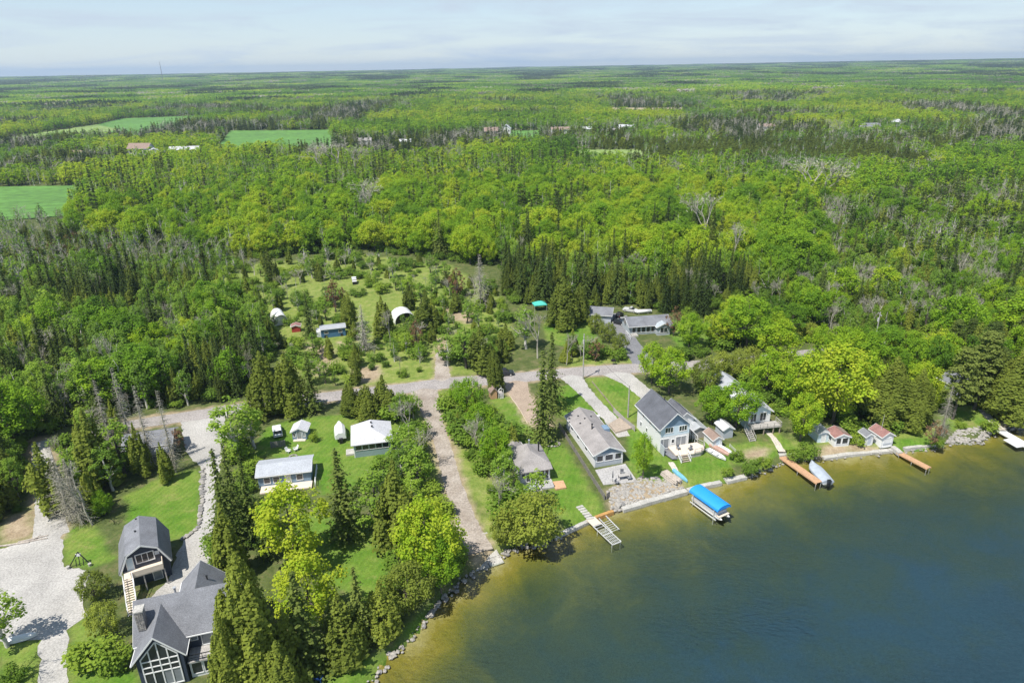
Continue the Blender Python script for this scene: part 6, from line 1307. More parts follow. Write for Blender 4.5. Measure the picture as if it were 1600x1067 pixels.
# ------------------------------------------------------------------ trees one can single out: kind, foot, top row, tone, width factor, label
HAND = [
 ('bigcedar', (412, 1088), 862, .75, 1.0, 'large dense cedar close against the right side of the navy lodge'),
 ('bigcedar', (376, 1130), 955, .8, .7, 'narrower cedar in front of the large lodge cedar'),
 ('bigcedar', (455, 1135), 1000, .65, 1.1, 'yellow green cedar at the bottom edge right of the lodge'),
 ('spruce', (362, 858), 700, .65, .9, 'tall dark spruce beside the gravel apron'),
 ('spruce', (398, 845), 712, .6, .9, 'dark spruce just left of the low grey cottage'),
 ('spruce', (372, 822), 690, .7, 0.9, 'slim spruce in the middle of the apron row'),
 ('cedar', (366, 900), 785, .65, 1.0, 'olive cedar at the lower end of the apron row'),
 ('spruce', (420, 872), 775, .55, .9, 'short dark spruce left of the yellow green maple'),
 ('maple', (466, 886), 742, .93, .92, 'yellow green maple in front of the low grey cottage'),
 ('spruce', (541, 842), 700, .8, 1.25, 'tall spreading spruce on the lawn before the screened cottage'),
 ('aspen', (590, 832), 722, .6, 1.3, 'green leafy tree right of the tall lawn spruce'),
 ('cedar', (625, 850), 718, .6, 1.1, 'dark olive cedar between the lawn and the gravel lane'),
 ('bare', (610, 820), 730, .7, .8, 'grey leafless tree leaning behind the dark olive cedar'),
 ('maple', (668, 905), 768, .86, .82, 'bright lime green maple beside the boat ramp lane'),
 ('maple', (690, 925), 835, .6, .7, 'lower green maple behind the bright lime one by the shore'),
 ('willow', (640, 950), 862, .55, .85, 'olive grey willow leaning over the shore lawn'),
 ('maple', (488, 985), 852, .95, .85, 'yellow maple above the dark shore spruce'),
 ('spruce', (482, 1050), 893, .75, 1.2, 'broad dark spruce near the bottom shore lawn'),
 ('spruce', (566, 1003), 886, .9, 1.1, 'pointed young spruce on the shore lawn'),
 ('cedar', (600, 992), 905, .85, 1.1, 'small olive conifer right of the pointed young spruce'),
 ('cedar', (540, 1025), 925, .55, 1.2, 'small cedar left of the pointed young spruce'),
 ('willow', (150, 938), 880, .5, .8, 'grey green bushy willow at the foot of the white stairs'),
 ('willow', (166, 992), 930, .9, .8, 'yellow green bush between gravel yard and lodge'),
 ('shrub', (150, 1045), 985, .85, 1.2, 'large lime bush at the lower gravel yard corner'),
 ('shrub', (186, 1040), 985, .75, .9, 'rounded green bush against the lodge side'),
 ('shrub', (125, 1030), 1003, .6, 1.0, 'low green bush beside the gravel yard edge'),
 ('aspen', (12, 1010), 912, .75, 1.3, 'thin leafed young tree at the left edge of the gravel yard'),
 ('bare', (-25, 1075), 960, .5, 1.1, 'leafless tree at the bottom left corner casting branch shadows'),
 ('shrub', (25, 1062), 1030, .5, 1.0, 'low dark bush in the bottom left lawn'),
 ('deadspruce', (110, 812), 700, .5, 1.2, 'grey dead spruce beside the gravel drive'),
 ('deadspruce', (128, 818), 715, .4, 1.2, 'second grey dead spruce right of the gravel drive'),
 ('bare', (145, 820), 720, .6, .9, 'grey leafless tree leaning beside the small lawn'),
 ('cedar', (88, 800), 690, .7, 1.0, 'olive cedar on the left of the dead spruces'),
 ('maple', (165, 805), 762, .55, .9, 'small bright green tree at the garage lawn corner'),
 ('deadspruce', (178, 712), 592, .5, .8, 'pale dead spruce left of the dark house'),
 ('deadspruce', (207, 700), 572, .45, .9, 'tallest pale dead spruce before the dark house'),
 ('deadspruce', (240, 730), 600, .5, .9, 'pale dead spruce in front of the dark house porch'),
 ('deadspruce', (275, 738), 608, .45, .8, 'pale dead spruce right of the dark house'),
 ('cedar', (160, 760), 640, .6, 1.2, 'olive cedar between the dark house and the gravel drive'),
 ('cedar', (226, 742), 660, .6, .9, 'green cedar before the dark house roof'),
 ('cedar', (262, 752), 690, .7, .9, 'small green cedar at the dark house porch'),
 ('aspen', (196, 742), 640, .7, 1.2, 'leafy tree left of the dark house roof'),
 ('rust', (282, 705), 668, .5, .9, 'reddish brown bush beside the dark house'),
 ('aspen', (372, 718), 615, .72, 1.5, 'leafy green tree beside the gravel turnaround'),
 ('aspen', (398, 700), 628, .6, 1.5, 'leafy tree left of the white parked car'),
 ('widecedar', (420, 648), 548, .5, .8, 'dark cedar at the road bend'),
 ('widecedar', (456, 646), 552, .55, .8, 'dark cedar beside the road bend cedar'),
 ('spruce', (490, 644), 548, .65, 1.1, 'dark spruce at the roadside before the clearing'),
 ('widecedar', (575, 655), 600, .6, 1.0, 'rounded dense cedar hedge tree behind the boat trailer'),
 ('widecedar', (552, 650), 596, .4, 1.0, 'rounded cedar left of the hedge behind the boat trailer'),
 ('cedar', (602, 650), 585, .55, 1.3, 'pointed cedar at the right end of the hedge'),
 ('bare', (640, 690), 628, .6, 1.0, 'grey brushy tree beside the screened cottage'),
 ('aspen', (635, 730), 655, .6, 1.6, 'leafy sapling thicket tree right of the screened cottage'),
 ('aspen', (655, 765), 690, .65, 1.5, 'leafy sapling along the left side of the gravel lane'),
 ('bare', (655, 735), 668, .5, .9, 'grey sapling beside the gravel lane'),
 ('maple', (735, 655), 582, .55, .8, 'green tree in the thicket right of the lane top'),
 ('maple', (715, 640), 588, .62, .6, 'light green tree at the top of the lane thicket'),
 ('maple', (752, 690), 622, .55, .85, 'green tree in the middle of the lane thicket'),
 ('maple', (775, 735), 660, .55, .8, 'green tree shading the small cottage roof'),
 ('bare', (745, 712), 650, .6, .8, 'grey leafless shrub tree in the lane thicket'),
 ('aspen', (790, 770), 700, .6, 1.5, 'leafy tree left of the small cottage terrace'),
 ('bare', (780, 808), 735, .6, 1.0, 'grey leafless tree beside the big shore willow'),
 ('willow', (832, 852), 752, .85, 1.0, 'big rounded grey green willow at the water edge'),
 ('willow', (790, 850), 788, .75, .7, 'smaller green willow bush left of the big one'),
 ('spruce', (848, 690), 545, .75, 1.0, 'tall dark spruce standing by the brown drive'),
 ('spruce', (862, 640), 518, .7, .9, 'second tall spruce behind the first by the brown drive'),
 ('widecedar', (772, 612), 545, .3, .7, 'very dark cedar behind the playhouse'),
 ('maple', (1004, 748), 668, .66, .5, 'young green maple between the patio and the white house'),
 ('maple', (1045, 615), 535, .72, .95, 'round green maple across from the bungalow drive'),
 ('maple', (1018, 600), 527, .75, .8, 'round light maple touching the road edge'),
 ('willow', (1100, 615), 545, .45, .8, 'olive brown tree behind the two storey house'),
 ('maple', (1112, 664), 596, .55, .9, 'green maple above the long grey carport'),
 ('maple', (1150, 668), 588, .6, 1.0, 'green maple shading the pale blue cottage'),
 ('maple', (1165, 545), 452, .6, 1.02, 'big green maple at the back left of the maple grove'),
 ('maple', (1212, 575), 492, .78, .95, 'light green maple in the middle of the grove'),
 ('maple', (1195, 625), 535, .72, .85, 'green maple directly behind the blue cottage'),
 ('maple', (1240, 640), 545, .80, .85, 'lime maple right of the blue cottage'),
 ('maple', (1300, 662), 522, .95, .95, 'largest yellow green maple with dark twisted trunk'),
 ('maple', (1250, 690), 605, .82, .75, 'lower lime maple above the shore path'),
 ('maple', (1275, 575), 500, .7, .8, 'green maple behind the largest yellow one'),
 ('maple', (1345, 645), 540, .75, .75, 'bright maple right of the largest yellow one'),
 ('bigcedar', (1382, 664), 556, .6, 1.35, 'broad olive cedar behind the flagpole boathouse'),
 ('bigcedar', (1424, 668), 575, .6, 1.25, 'broad olive cedar right of the flagpole boathouse'),
 ('maple', (1430, 640), 555, .85, .75, 'yellow green maple behind the olive cedars'),
 ('maple', (1455, 645), 590, .9, .6, 'small yellow maple before the tall pines'),
 ('deadspruce', (1470, 680), 602, .3, 1.1, 'reddish dead spruce at the right hand shore'),
 ('rust', (1455, 698), 655, .75, .8, 'orange brown bush at the right hand shore'),
 ('pine', (1488, 655), 545, .95, 1.0, 'tall leaning pine on the right hand lawn'),
 ('pine', (1522, 640), 520, .85, 1.1, 'tall dark pine behind the right hand lawn'),
 ('bigcedar', (1572, 655), 545, .6, 1.4, 'broad cedar above the far right shore path'),
 ('bigcedar', (1540, 630), 540, .5, 1.3, 'olive cedar behind the white dock'),
 ('pine', (1608, 640), 510, .8, 1.1, 'dark pine at the right edge of the picture'),
 ('maple', (1530, 560), 490, .6, .8, 'bright green maple behind the right hand pines'),
 ('maple', (1585, 575), 500, .65, .8, 'green maple at the right edge above the cedars'),
 ('shrub', (1238, 716), 692, .6, 1.1, 'green bush beside the covered motorboat'),
 ('shrub', (1262, 712), 678, .6, 1.0, 'green bush right of the long cedar dock'),
 ('shrub', (1195, 727), 704, .8, 1.0, 'bright green bush on the bank left of the cedar dock'),
 ('shrub', (1172, 737), 708, .35, 1.0, 'dark green bush on the bank above the landing'),
 ('shrub', (1150, 718), 694, .55, 1.0, 'green bush behind the thin pipe rail'),
 ('shrub', (1135, 742), 722, .75, 1.0, 'pale grassy bush near the concrete landing'),
 ('shrub', (1340, 694), 668, .85, 1.0, 'lime bush between the two boathouses'),
 ('shrub', (1462, 698), 676, .55, 1.0, 'green bush overhanging the right hand shore'),
 ('shrub', (1545, 672), 645, .85, 1.0, 'bright round bush at the top of the white dock'),
 ('shrub', (1500, 668), 652, .8, 1.2, 'low bright bush on the right hand lawn edge'),
 ('deadspruce', (570, 548), 476, .95, 1.5, 'pale dead spruce in the middle of the clearing'),
 ('rust', (652, 548), 498, .6, .7, 'small brown tree in the clearing'),
 ('spruce', (485, 527), 458, .5, 1.0, 'dark spruce beside the blue trailer cabin'),
 ('rust', (525, 488), 436, .3, .9, 'brown bushy tree behind the blue trailer cabin'),
 ('widecedar', (548, 512), 455, .6, .8, 'round olive cedar behind the pale dead spruce'),
 ('cedar', (600, 525), 462, .6, 1.3, 'green tree left of the dark open shelter'),
 ('bare', (610, 540), 480, .6, .9, 'grey shrub tree beside the fabric shelter'),
 ('cedar', (668, 520), 452, .4, 1.2, 'dark cedar right of the fabric shelter'),
 ('cedar', (640, 485), 440, .25, 1.0, 'brown olive cedar behind the fabric shelter'),
 ('deadspruce', (752, 480), 396, .55, 1.5, 'grey brown spruce at the back of the clearing'),
 ('rust', (715, 468), 418, .3, .9, 'brown bare tree left of the grey spruce'),
 ('cedar', (425, 442), 385, .2, 1.0, 'brownish cedar alone at the far left of the meadow'),
 ('bare', (480, 428), 400, .95, 1.3, 'white flowering shrub at the back of the meadow'),
 ('widecedar', (880, 512), 432, .45, .9, 'large dark cedar left of the bungalow garage'),
 ('widecedar', (905, 505), 442, .4, .75, 'olive cedar beside the bungalow garage'),
 ('spruce', (815, 470), 400, .4, 1.2, 'grey green spruce beside the teal canopy tent'),
 ('willow', (930, 520), 482, .65, .8, 'rounded hedge bush at the top of the asphalt drive'),
 ('willow', (950, 535), 495, .6, .8, 'rounded hedge bush in the middle of the drive hedge'),
 ('willow', (968, 552), 512, .55, .8, 'rounded hedge bush at the road end of the drive hedge'),
 ('rust', (930, 565), 528, .75, .8, 'reddish bush near the junction pole'),
 ('bare', (885, 570), 520, .4, .9, 'dark leafless shrub tree at the roadside'),
 ('rust', (1052, 525), 478, .5, .8, 'reddish brown conifer at the bungalow corner'),
 ('maple', (1085, 535), 492, .7, .5, 'small light tree right of the bungalow'),
 ('aspen', (728, 575), 500, .55, 1.5, 'green tree at the meadow edge above the road'),
 ('aspen', (700, 572), 515, .6, 1.4, 'green sapling beside the dirt track'),
 ('cedar', (752, 580), 508, .4, 1.4, 'olive tree above the parked dark car'),
 ('aspen', (822, 545), 470, .55, 1.4, 'thin green tree left of the bungalow hedge'),
 ('bare', (840, 560), 490, .45, 1.0, 'grey tree beside the road spruces'),
 ('shrub', (490, 690), 667, .9, .7, 'small sapling bush on the cottage lawn'),
 ('bare', (566, 345), 276, .98, 1.7, 'pale blossoming crown left of centre in the maple wood'),
 ('bare', (580, 352), 290, .9, 1.5, 'second pale crown beside the blossoming one in the maple wood'),
 ('bare', (1262, 318), 246, .98, 1.8, 'wide pale leafless crown at the right of the maple wood'),
 ('bare', (1285, 320), 250, .98, 1.8, 'pale leafless crown touching the wide one at right'),
 ('bare', (505, 278), 222, .95, 1.8, 'pale leafless crown at the left of the far grey clump'),
 ('bare', (530, 276), 220, .95, 1.9, 'pale leafless crown in the middle of the far grey clump'),
 ('bare', (555, 278), 224, .92, 1.8, 'pale leafless crown at the right of the far grey clump'),
 ('bare', (182, 612), 515, .9, .7, 'tall white birch snag in the left wood'),
 ('bare', (1098, 395), 300, .9, 1.1, 'pale leafless tree in the right half of the maple wood'),
 ('bare', (1145, 425), 345, .85, .9, 'pale birch snag above the conifer belt'),
]
for k, fp, ty, tv, wd, lb in HAND:
    x, y, hh = height_from(*fp, ty); hh *= {'shrub': 0.62, 'willow': 0.85, 'maple': 0.94}.get(k, 1.0); plant(k, x, y, hh, tv, lb, wide=wd); TREES.append((x, y, 2.5))

# ------------------------------------------------------------------ woods
#  zone: outline (where the trunks stand), spacing, mix of kinds, mean tone, height range, words for labels
ZONES = [
 ([(-260, 470), (-60, 440), (150, 432), (300, 452), (405, 478), (428, 545), (405, 612), (335, 632), (240, 645), (190, 652), (150, 700), (88, 705), (55, 735), (52, 790), (-260, 930)],
  3.1, dict(aspen=.44, cedar=.26, spruce=.18, bare=.08, maple=.04), .52, (8, 13.5), 'in left wood'),
 ([(88, 735), (140, 700), (190, 670), (200, 735), (150, 815), (100, 815), (90, 780)], 3.4, dict(cedar=.4, bare=.3, aspen=.3), .5, (7, 11), 'beside gravel drive'),
 ([(-260, 380), (-60, 365), (150, 372), (300, 395), (400, 408), (385, 420), (300, 455), (150, 436), (-60, 445), (-260, 475)],
  3.9, dict(bare=.32, willow=.12, aspen=.40, rust=.04, cedar=.12), .42, (6, 11), 'in brownish left scrub'),
 ([(100, 300), (450, 250), (800, 262), (1150, 262), (1250, 300), (1290, 420), (1200, 450), (1000, 442), (800, 425), (700, 408), (560, 392), (400, 405), (250, 388), (120, 372)],
  5.7, dict(maple=.66, aspen=.20, spruce=.08, cedar=.02, bare=.04), .66, (10, 15), 'behind the clearing'),
 ([(790, 425), (1000, 440), (1130, 440), (1200, 448), (1150, 470), (1110, 500), (1050, 490), (960, 478), (900, 478), (840, 478), (790, 470)],
  3.6, dict(spruce=.28, cedar=.34, aspen=.26, bare=.12), .5, (9, 14), 'behind the bungalow'),
 ([(1200, 448), (1290, 420), (1280, 330), (1500, 300), (1760, 300), (1760, 500), (1600, 512), (1370, 535), (1290, 540), (1260, 490), (1160, 470)],
  3.6, dict(bare=.36, aspen=.38, cedar=.12, spruce=.08, maple=.06), .55, (7, 12.5), 'in grey right wood'),
 ([(1300, 545), (1380, 548), (1620, 520), (1760, 515), (1760, 640), (1580, 620), (1470, 615), (1400, 600), (1330, 600)],
  4.3, dict(pine=.22, widecedar=.3, maple=.3, cedar=.18), .58, (9, 14), 'behind right shore'),
 ([(1050, 552), (1140, 505), (1260, 500), (1300, 545), (1330, 600), (1150, 610), (1120, 590), (1080, 572)], 6.0, dict(maple=.6, willow=.4), .66, (8, 12), 'behind blue cottage'),
]
SCRUB = [([(305, 452), (400, 415), (560, 398), (700, 412), (780, 455), (800, 520), (780, 578), (700, 585), (650, 596), (500, 595), (440, 560), (345, 480)], 4.0, .5, 'low green bush in the meadow clearing'),
         ([(690, 640), (720, 610), (800, 700), (850, 780), (830, 850), (800, 848), (735, 720)], 2.7, .6, 'green bush in the thicket right of the gravel lane'),
         ([(610, 650), (655, 640), (690, 760), (720, 890), (690, 915), (640, 860), (625, 740)], 2.8, .65, 'green bush in the thicket left of the gravel lane'),
         ([(500, 592), (640, 600), (640, 612), (430, 640), (430, 615)], 3.2, .5, 'roadside bush below the meadow'),
         ([(870, 550), (990, 545), (1000, 560), (880, 575)], 3.0, .5, 'green bush in the roadside bank by the bungalow')]
BLOCK = [G(*p) + (r,) for p, r in [((245, 700), 7.0), ((467, 680), 3), ((445, 745), 7), ((580, 700), 6.5), ((835, 735), 6), ((940, 690), 8), ((950, 715), 7), ((905, 665), 7), ((1040, 680), 8), ((1180, 660), 5.5), ((1015, 515), 9), ((940, 495), 6), ((1370, 560), 3.5), ((1510, 615), 5), ((1615, 650), 6), ((1145, 620), 4.5),
         ((520, 522), 5), ((632, 495), 5.5), ((437, 498), 5), ((463, 518), 2.5), ((843, 484), 3), ((554, 440), 2), ((788, 586), 5), ((1310, 690), 5), ((1380, 692), 4), ((434, 676), 3.5), ((533, 682), 4), ((985, 487), 5), ((968, 500), 6)]]
ROADPX = [([(120, 680), (200, 664), (262, 655), (330, 645), (430, 630), (520, 619), (640, 606), (700, 598), (790, 592), (880, 583), (960, 577), (1020, 574), (1150, 566), (1370, 540), (1620, 512)], 5.0),
          ([(660, 604), (672, 640), (690, 690), (706, 750), (730, 820), (752, 862)], 3.6), ([(692, 600), (690, 570), (689, 548)], 2.6), ([(800, 588), (812, 615), (842, 662)], 3.2), ([(1010, 572), (990, 545), (974, 522), (950, 490)], 4.2),
          ([(62, 690), (68, 730), (74, 780), (80, 840)], 3.2), ([(300, 655), (325, 700), (325, 800)], 6.0)]
ROADW = [([G(*p) for p in q], r) for q, r in ROADPX]
PUT = []            # (size in view, kind, x, y, h, tone, label, group)
grid_used = {}
def clear(x, y, need):
    for bx_, by_, r in BLOCK:
        if (x - bx_) ** 2 + (y - by_) ** 2 < (r + 1.2) ** 2: return False
    X_, Y_ = np.array([x]), np.array([y])
    for q, r in ROADW:
        if seg_dist(q, X_, Y_)[0] < r: return False
    for f in FIELDS:
        if in_poly(f, X_, Y_)[0]: return False
    for a, b, r in TREES:
        if (x - a) ** 2 + (y - b) ** 2 < (need * 0.75) ** 2: return False
    return True
def poisson(poly, sp, rg):
    w = [G(*p) for p in poly]; xs = [p[0] for p in w]; ys = [p[1] for p in w]; out = []
    nx, ny = int((max(xs) - min(xs)) / sp) + 1, int((max(ys) - min(ys)) / sp) + 1
    jx, jy = np.meshgrid(np.arange(nx), np.arange(ny)); X = min(xs) + (jx + (jy % 2) * 0.5 + rg.uniform(-0.42, 0.42, jx.shape)) * sp; Y = min(ys) + (jy + rg.uniform(-0.42, 0.42, jy.shape)) * sp
    k = in_poly(w, X, Y); return X[k], Y[k]
KWORD = dict(maple='broad green tree', aspen='slender pale green tree', cedar='olive cedar', widecedar='broad olive cedar', spruce='dark pointed spruce', pine='tall pine', bare='grey leafless tree', rust='brownish tree', willow='bushy olive tree', deadspruce='dead grey spruce')
zr = np.random.default_rng(5)
for poly, sp, mix_, tone, (h0, h1), words in ZONES:
    X, Y = poisson(poly, sp, zr); ks = list(mix_); pr = np.array([mix_[k] for k in ks]); cl = vnoise(X, Y, 26, 11); cl2 = vnoise(X, Y, 18, 21)
    for i in range(len(X)):
        x, y = float(X[i]), float(Y[i])
        if not clear(x, y, sp): continue
        p = pr * np.exp(np.array([1.6 * math.sin(6.28 * (cl[i] * 1.7 + j / len(ks))) for j in range(len(ks))])); p /= p.sum()
        k = ks[int(zr.choice(len(ks), p=p))]; h_ = zr.uniform(h0, h1) * (0.62 if k in ('willow', 'rust') else 0.8 if k in ('bare', 'cedar', 'widecedar') else 1.22 if k == 'spruce' else 1.0) * zr.uniform(0.8, 1.15)
        t = float(np.clip(tone + (cl2[i] - 0.5) * 0.5 + zr.normal() * 0.17, 0.05, 0.98)) - (0.12 if k in ('spruce',) else 0)
        PUT.append((h_ / dist2cam(x, y), k, x, y, h_, t, KWORD[k] + ' ' + words, 'trees ' + words, zr.uniform(0.72, 1.3) if k == 'maple' else zr.uniform(0.75, 1.2)))
for poly, sp, tone, words in SCRUB:
    X, Y = poisson(poly, sp, zr); cl = vnoise(X, Y, 14, 91); meadow = 'clearing' in words
    for i in range(len(X)):
        x, y = float(X[i]), float(Y[i])
        if (meadow and cl[i] < 0.20 + 0.25 * zr.uniform()) or zr.uniform() < 0.12 or not clear(x, y, sp * 0.7): continue
        u = zr.uniform(); t = float(np.clip(tone + zr.normal() * 0.2, 0.1, 0.95)); tail = words.split('bush', 1)[1]
        if u < 0.50: k, h_, nm, wd = 'shrub', zr.uniform(1.3, 4.2) * (0.8 if meadow else 1.0), words, zr.uniform(0.8, 1.7)
        elif u < 0.64: k, h_, nm, wd = 'bare', zr.uniform(2.5, 6.5), 'grey leafless sapling' + tail, zr.uniform(0.9, 1.5)
        elif u < 0.86: k, h_, nm, wd = 'aspen', zr.uniform(3.5, 9.0), 'leafy green sapling' + tail, zr.uniform(0.9, 1.6)
        else: k, h_, nm, wd = 'cedar', zr.uniform(3, 7.5), 'small olive cedar' + tail, zr.uniform(0.9, 1.5)
        PUT.append((h_ / dist2cam(x, y), k, x, y, h_, t, nm, 'plants' + tail, wd))
PUT.sort(key=lambda q: -q[0])
CHOSEN = []
STUFF = {}
def stuff(kind, x, y, z, h_, t, wd):
    v = int(trng.integers(len(PROTO[kind]))); STUFF.setdefault((kind, v), []).append((x, y, z, h_ / PROTO[kind][v]['h0'], wd, t))
cnt = {}
for s, k, x, y, h_, t, lb, gr, wd in PUT:
    px, py = imy(x, y, 1.0); vis = -30 < px < 1630; fam = 'conifer' if k in ('cedar', 'widecedar', 'spruce', 'pine') else 'shrub' if k == 'shrub' else 'leafy'
    cnt.setdefault(fam, 0)
    if vis and cnt[fam] < dict(conifer=150, leafy=230, shrub=130)[fam]: CHOSEN.append((k, x, y, h_, t, lb, gr, wd, px, py)); cnt[fam] += 1
    else:
        lod = k if dist2cam(x, y) < 270 else {'maple': 'maple_far', 'aspen': 'aspen_far', 'cedar': 'cedar_far', 'widecedar': 'cedar_far', 'spruce': 'spruce_far', 'bare': 'bare_far', 'willow': 'cedar_far'}.get(k, k)
        if lod == 'maple_far' and dist2cam(x, y) < 420: lod = 'maple'
        stuff(lod, x, y, 1.0, h_, t, wd)
TENS = ['', 'ten', 'twenty', 'thirty', 'forty']; UNITS = ['', 'first', 'second', 'third', 'fourth', 'fifth', 'sixth', 'seventh', 'eighth', 'ninth']; TEEN = ['tenth', 'eleventh', 'twelfth', 'thirteenth', 'fourteenth', 'fifteenth', 'sixteenth', 'seventeenth', 'eighteenth', 'nineteenth']
def nth(k): return UNITS[k] if k < 10 else TEEN[k - 10] if k < 20 else (TENS[k // 10] + '-' + UNITS[k % 10] if k % 10 else TENS[k // 10][:-1] + 'ieth')
for gname in ('shoreline boulders at lower left', 'slab rocks below the patio', 'boulders in the rubble bank'):
    for i_, o_ in enumerate(sorted([o_ for o_ in col.objects if o_.get('group') == gname], key=lambda q: q.location.x)): o_['label'] = o_['label'] + ', ' + nth(i_ + 1) + ' from the left'
ORD = ['first', 'second', 'third', 'fourth', 'fifth', 'sixth', 'seventh', 'eighth', 'ninth', 'tenth', 'eleventh', 'twelfth']
byl = {}
for q in CHOSEN: byl.setdefault(q[5], []).append(q)
for lb, L_ in byl.items():
    L_.sort(key=lambda q: -q[9]); nrow = max(1, round(math.sqrt(len(L_) / 1.0))) if len(L_) > 5 else 1; per = math.ceil(len(L_) / nrow)
    for ri in range(nrow):
        row = sorted(L_[ri * per:(ri + 1) * per], key=lambda q: q[8])
        for ci, (k, x, y, h_, t, _, gr, wd, px, py) in enumerate(row):
            rowname = '' if nrow == 1 else (', nearest row' if ri == 0 else ', farthest row' if ri == nrow - 1 else ', ' + ORD[ri] + ' row back')
            col_ = 'leftmost' if ci == 0 else 'rightmost' if ci == len(row) - 1 else ORD[ci] + ' from left'
            plant(k, x, y, h_, t, lb + (rowname + ', ' + col_ if len(L_) > 1 else ''), gr, wd)
UNDER = [z[0] for z in ZONES] + [[(1080, 560), (1330, 560), (1490, 600), (1480, 660), (1400, 672), (1300, 680), (1255, 690), (1205, 660), (1120, 650), (1095, 625)], [(590, 840), (700, 880), (720, 905), (640, 990), (600, 1010), (560, 960)], [(330, 700), (400, 690), (400, 780), (420, 900), (345, 900)], [(560, 640), (650, 640), (640, 700), (625, 760), (600, 800), (560, 780)], [(1440, 600), (1640, 590), (1640, 640), (1545, 640), (1470, 640)]]
lawnw = [[G(*p) for p in q] for q in LAWNS]
for q in UNDER:
    X, Y = poisson(q, 3.2, zr); ok = np.ones(len(X), bool)
    for w_ in lawnw: ok &= ~in_poly(w_, X, Y)
    ok &= ~in_poly(LAKE, X, Y) & (seg_dist(LAKE, X, Y, True) > 1.8) & (np.hypot(X, Y) < 330)
    for x, y in zip(X[ok], Y[ok]):
        x, y = float(x), float(y)
        if zr.uniform() < 0.25 or any((x - a) ** 2 + (y - b) ** 2 < (r * 0.85 + 0.6) ** 2 for a, b, r in BLOCK) or any(seg_dist(w_, np.array([x]), np.array([y]))[0] < r_ - 0.4 for w_, r_ in ROADW): continue
        stuff('shrub', x, y, 1.0, zr.uniform(1.0, 3.4), float(np.clip(0.5 + zr.normal() * 0.2, 0.05, 0.95)), zr.uniform(0.9, 1.6))
# middle distance: 330 m to 1700 m, mosaic of maple woods, cedar swamp and spruce stands
zpoly = [[G(*p) for p in z[0]] for z in ZONES] + [[G(*p) for p in MEADOW[0]]]
fr_ = np.random.default_rng(17)
r = 300.0
while r < 1750:
    sp = 5.0 + (r - 300) / 300.0; half = RAD(44); n = int(2 * half * r / sp)
    a = np.linspace(-half, half, n) + fr_.uniform(-0.45, 0.45, n) * (2 * half / n); rr = r + fr_.uniform(-0.45, 0.45, n) * sp
    X, Y = rr * np.sin(a), rr * np.cos(a); ok = np.ones(n, bool)
    for q in zpoly: ok &= ~in_poly(q, X, Y)
    for q in FIELDS: ok &= ~in_poly(q, X, Y)
    for q in FIELDS[:5]:            # rides in front of the fields stay low so the fields can be seen
        pass
    for (hx, hy, hw) in FARH: ok &= ~((np.abs(X - hx * (Y / hy)) < hw * 0.75) & (Y > hy - 48) & (Y < hy + 10))
    X, Y, rr = X[ok], Y[ok], rr[ok]; Z = terrain(X, Y)
    n1, n2, n3, n4 = vnoise(X, Y, 120, 31), vnoise(X, Y, 70, 41), vnoise(X, Y, 22, 51), vnoise(X * 0.35, Y, 150, 61)
    side = X / Y
    for i in range(len(X)):
        t = 0.55 + (n2[i] - 0.5) * 0.9 + fr_.normal() * 0.16; u = n1[i] + (n3[i] - 0.5) * 0.35; hh = fr_.uniform(7, 15.5); olive = (side[i] > 0.12 and 520 < rr[i] < 830 and n4[i] > 0.35)
        if olive: k = 'cedar_far' if fr_.uniform() < 0.75 else 'aspen_far'; t = 0.35 + (n3[i] - 0.5) * 0.4; hh *= 0.75
        elif rr[i] < 520 and side[i] < -0.35: k = 'bare_far' if fr_.uniform() < 0.3 else 'aspen_far'; t -= 0.15; hh *= 0.6
        elif u > 0.50: k = 'maple_far' if fr_.uniform() < 0.92 else 'spruce_far'; t += 0.10
        elif u > 0.36: k = 'aspen_far' if fr_.uniform() < 0.6 else 'bare_far' if fr_.uniform() < 0.3 else 'maple_far'
        elif u > 0.24: k = 'cedar_far' if fr_.uniform() < 0.6 else 'spruce_far' if fr_.uniform() < 0.5 else 'aspen_far'; t = 0.4 + (n3[i] - .5) * 0.5
        else: k = 'spruce_far' if fr_.uniform() < 0.7 else 'bare_far'; t = 0.35 + (n3[i] - .5) * 0.4
        if k == 'bare_far' and fr_.uniform() < 0.3: t = 0.9
        stuff(k, float(X[i]), float(Y[i]), float(Z[i]), hh, float(np.clip(t, 0.03, 0.97)), fr_.uniform(0.85, 1.4) * (1 + (r - 300) / 2500))
    r += sp * 0.95
# far canopy: patches of simple crowns
def patch(seed, kind, side=56.0, n=70):
    rg = np.random.default_rng(seed); C, N, L, S = [], [], [], []
    for i in range(n):
        x, y = rg.uniform(-side / 2, side / 2, 2); h_ = rg.uniform(8, 15); R = 3.9 if kind != 'conifer' else 2.6; lv = rg.uniform(0, 0.8)
        for j in range(16):
            d = unit(rg.normal(size=3)); d[2] = abs(d[2]) * 0.9
            if kind == 'conifer': zz = rg.uniform(0.3, 1.0); p = np.array([x + d[0] * R * (1.05 - zz), y + d[1] * R * (1.05 - zz), h_ * 1.15 * zz])
            else: p = np.array([x, y, h_ * 0.62]) + d * np.array([R, R, h_ * 0.38])
            C.append(p); N.append(d + np.array([0, 0, 0.5])); L.append(lv + rg.uniform(0, 0.2)); S.append(rg.uniform(2.0, 3.4))
    return (leaf_cards(np.array(C), np.array(N), np.array(S), rg), np.clip(np.array(L), 0, 1)), tubes([((0, 0, -1), (0, 0, 6), 0.2, 0.1)])
for s in range(3): reg('patch_leaf', patch(300 + s, 'leaf'), 'leaf_broad', M_bark, 1.0)
for s in range(2): reg('patch_conifer', patch(320 + s, 'conifer'), 'leaf_spruce', M_bark, 1.0)
for s in range(1): reg('patch_bare', patch(340 + s, 'leaf'), 'leaf_bare', M_dead, 1.0)
r = 1730.0
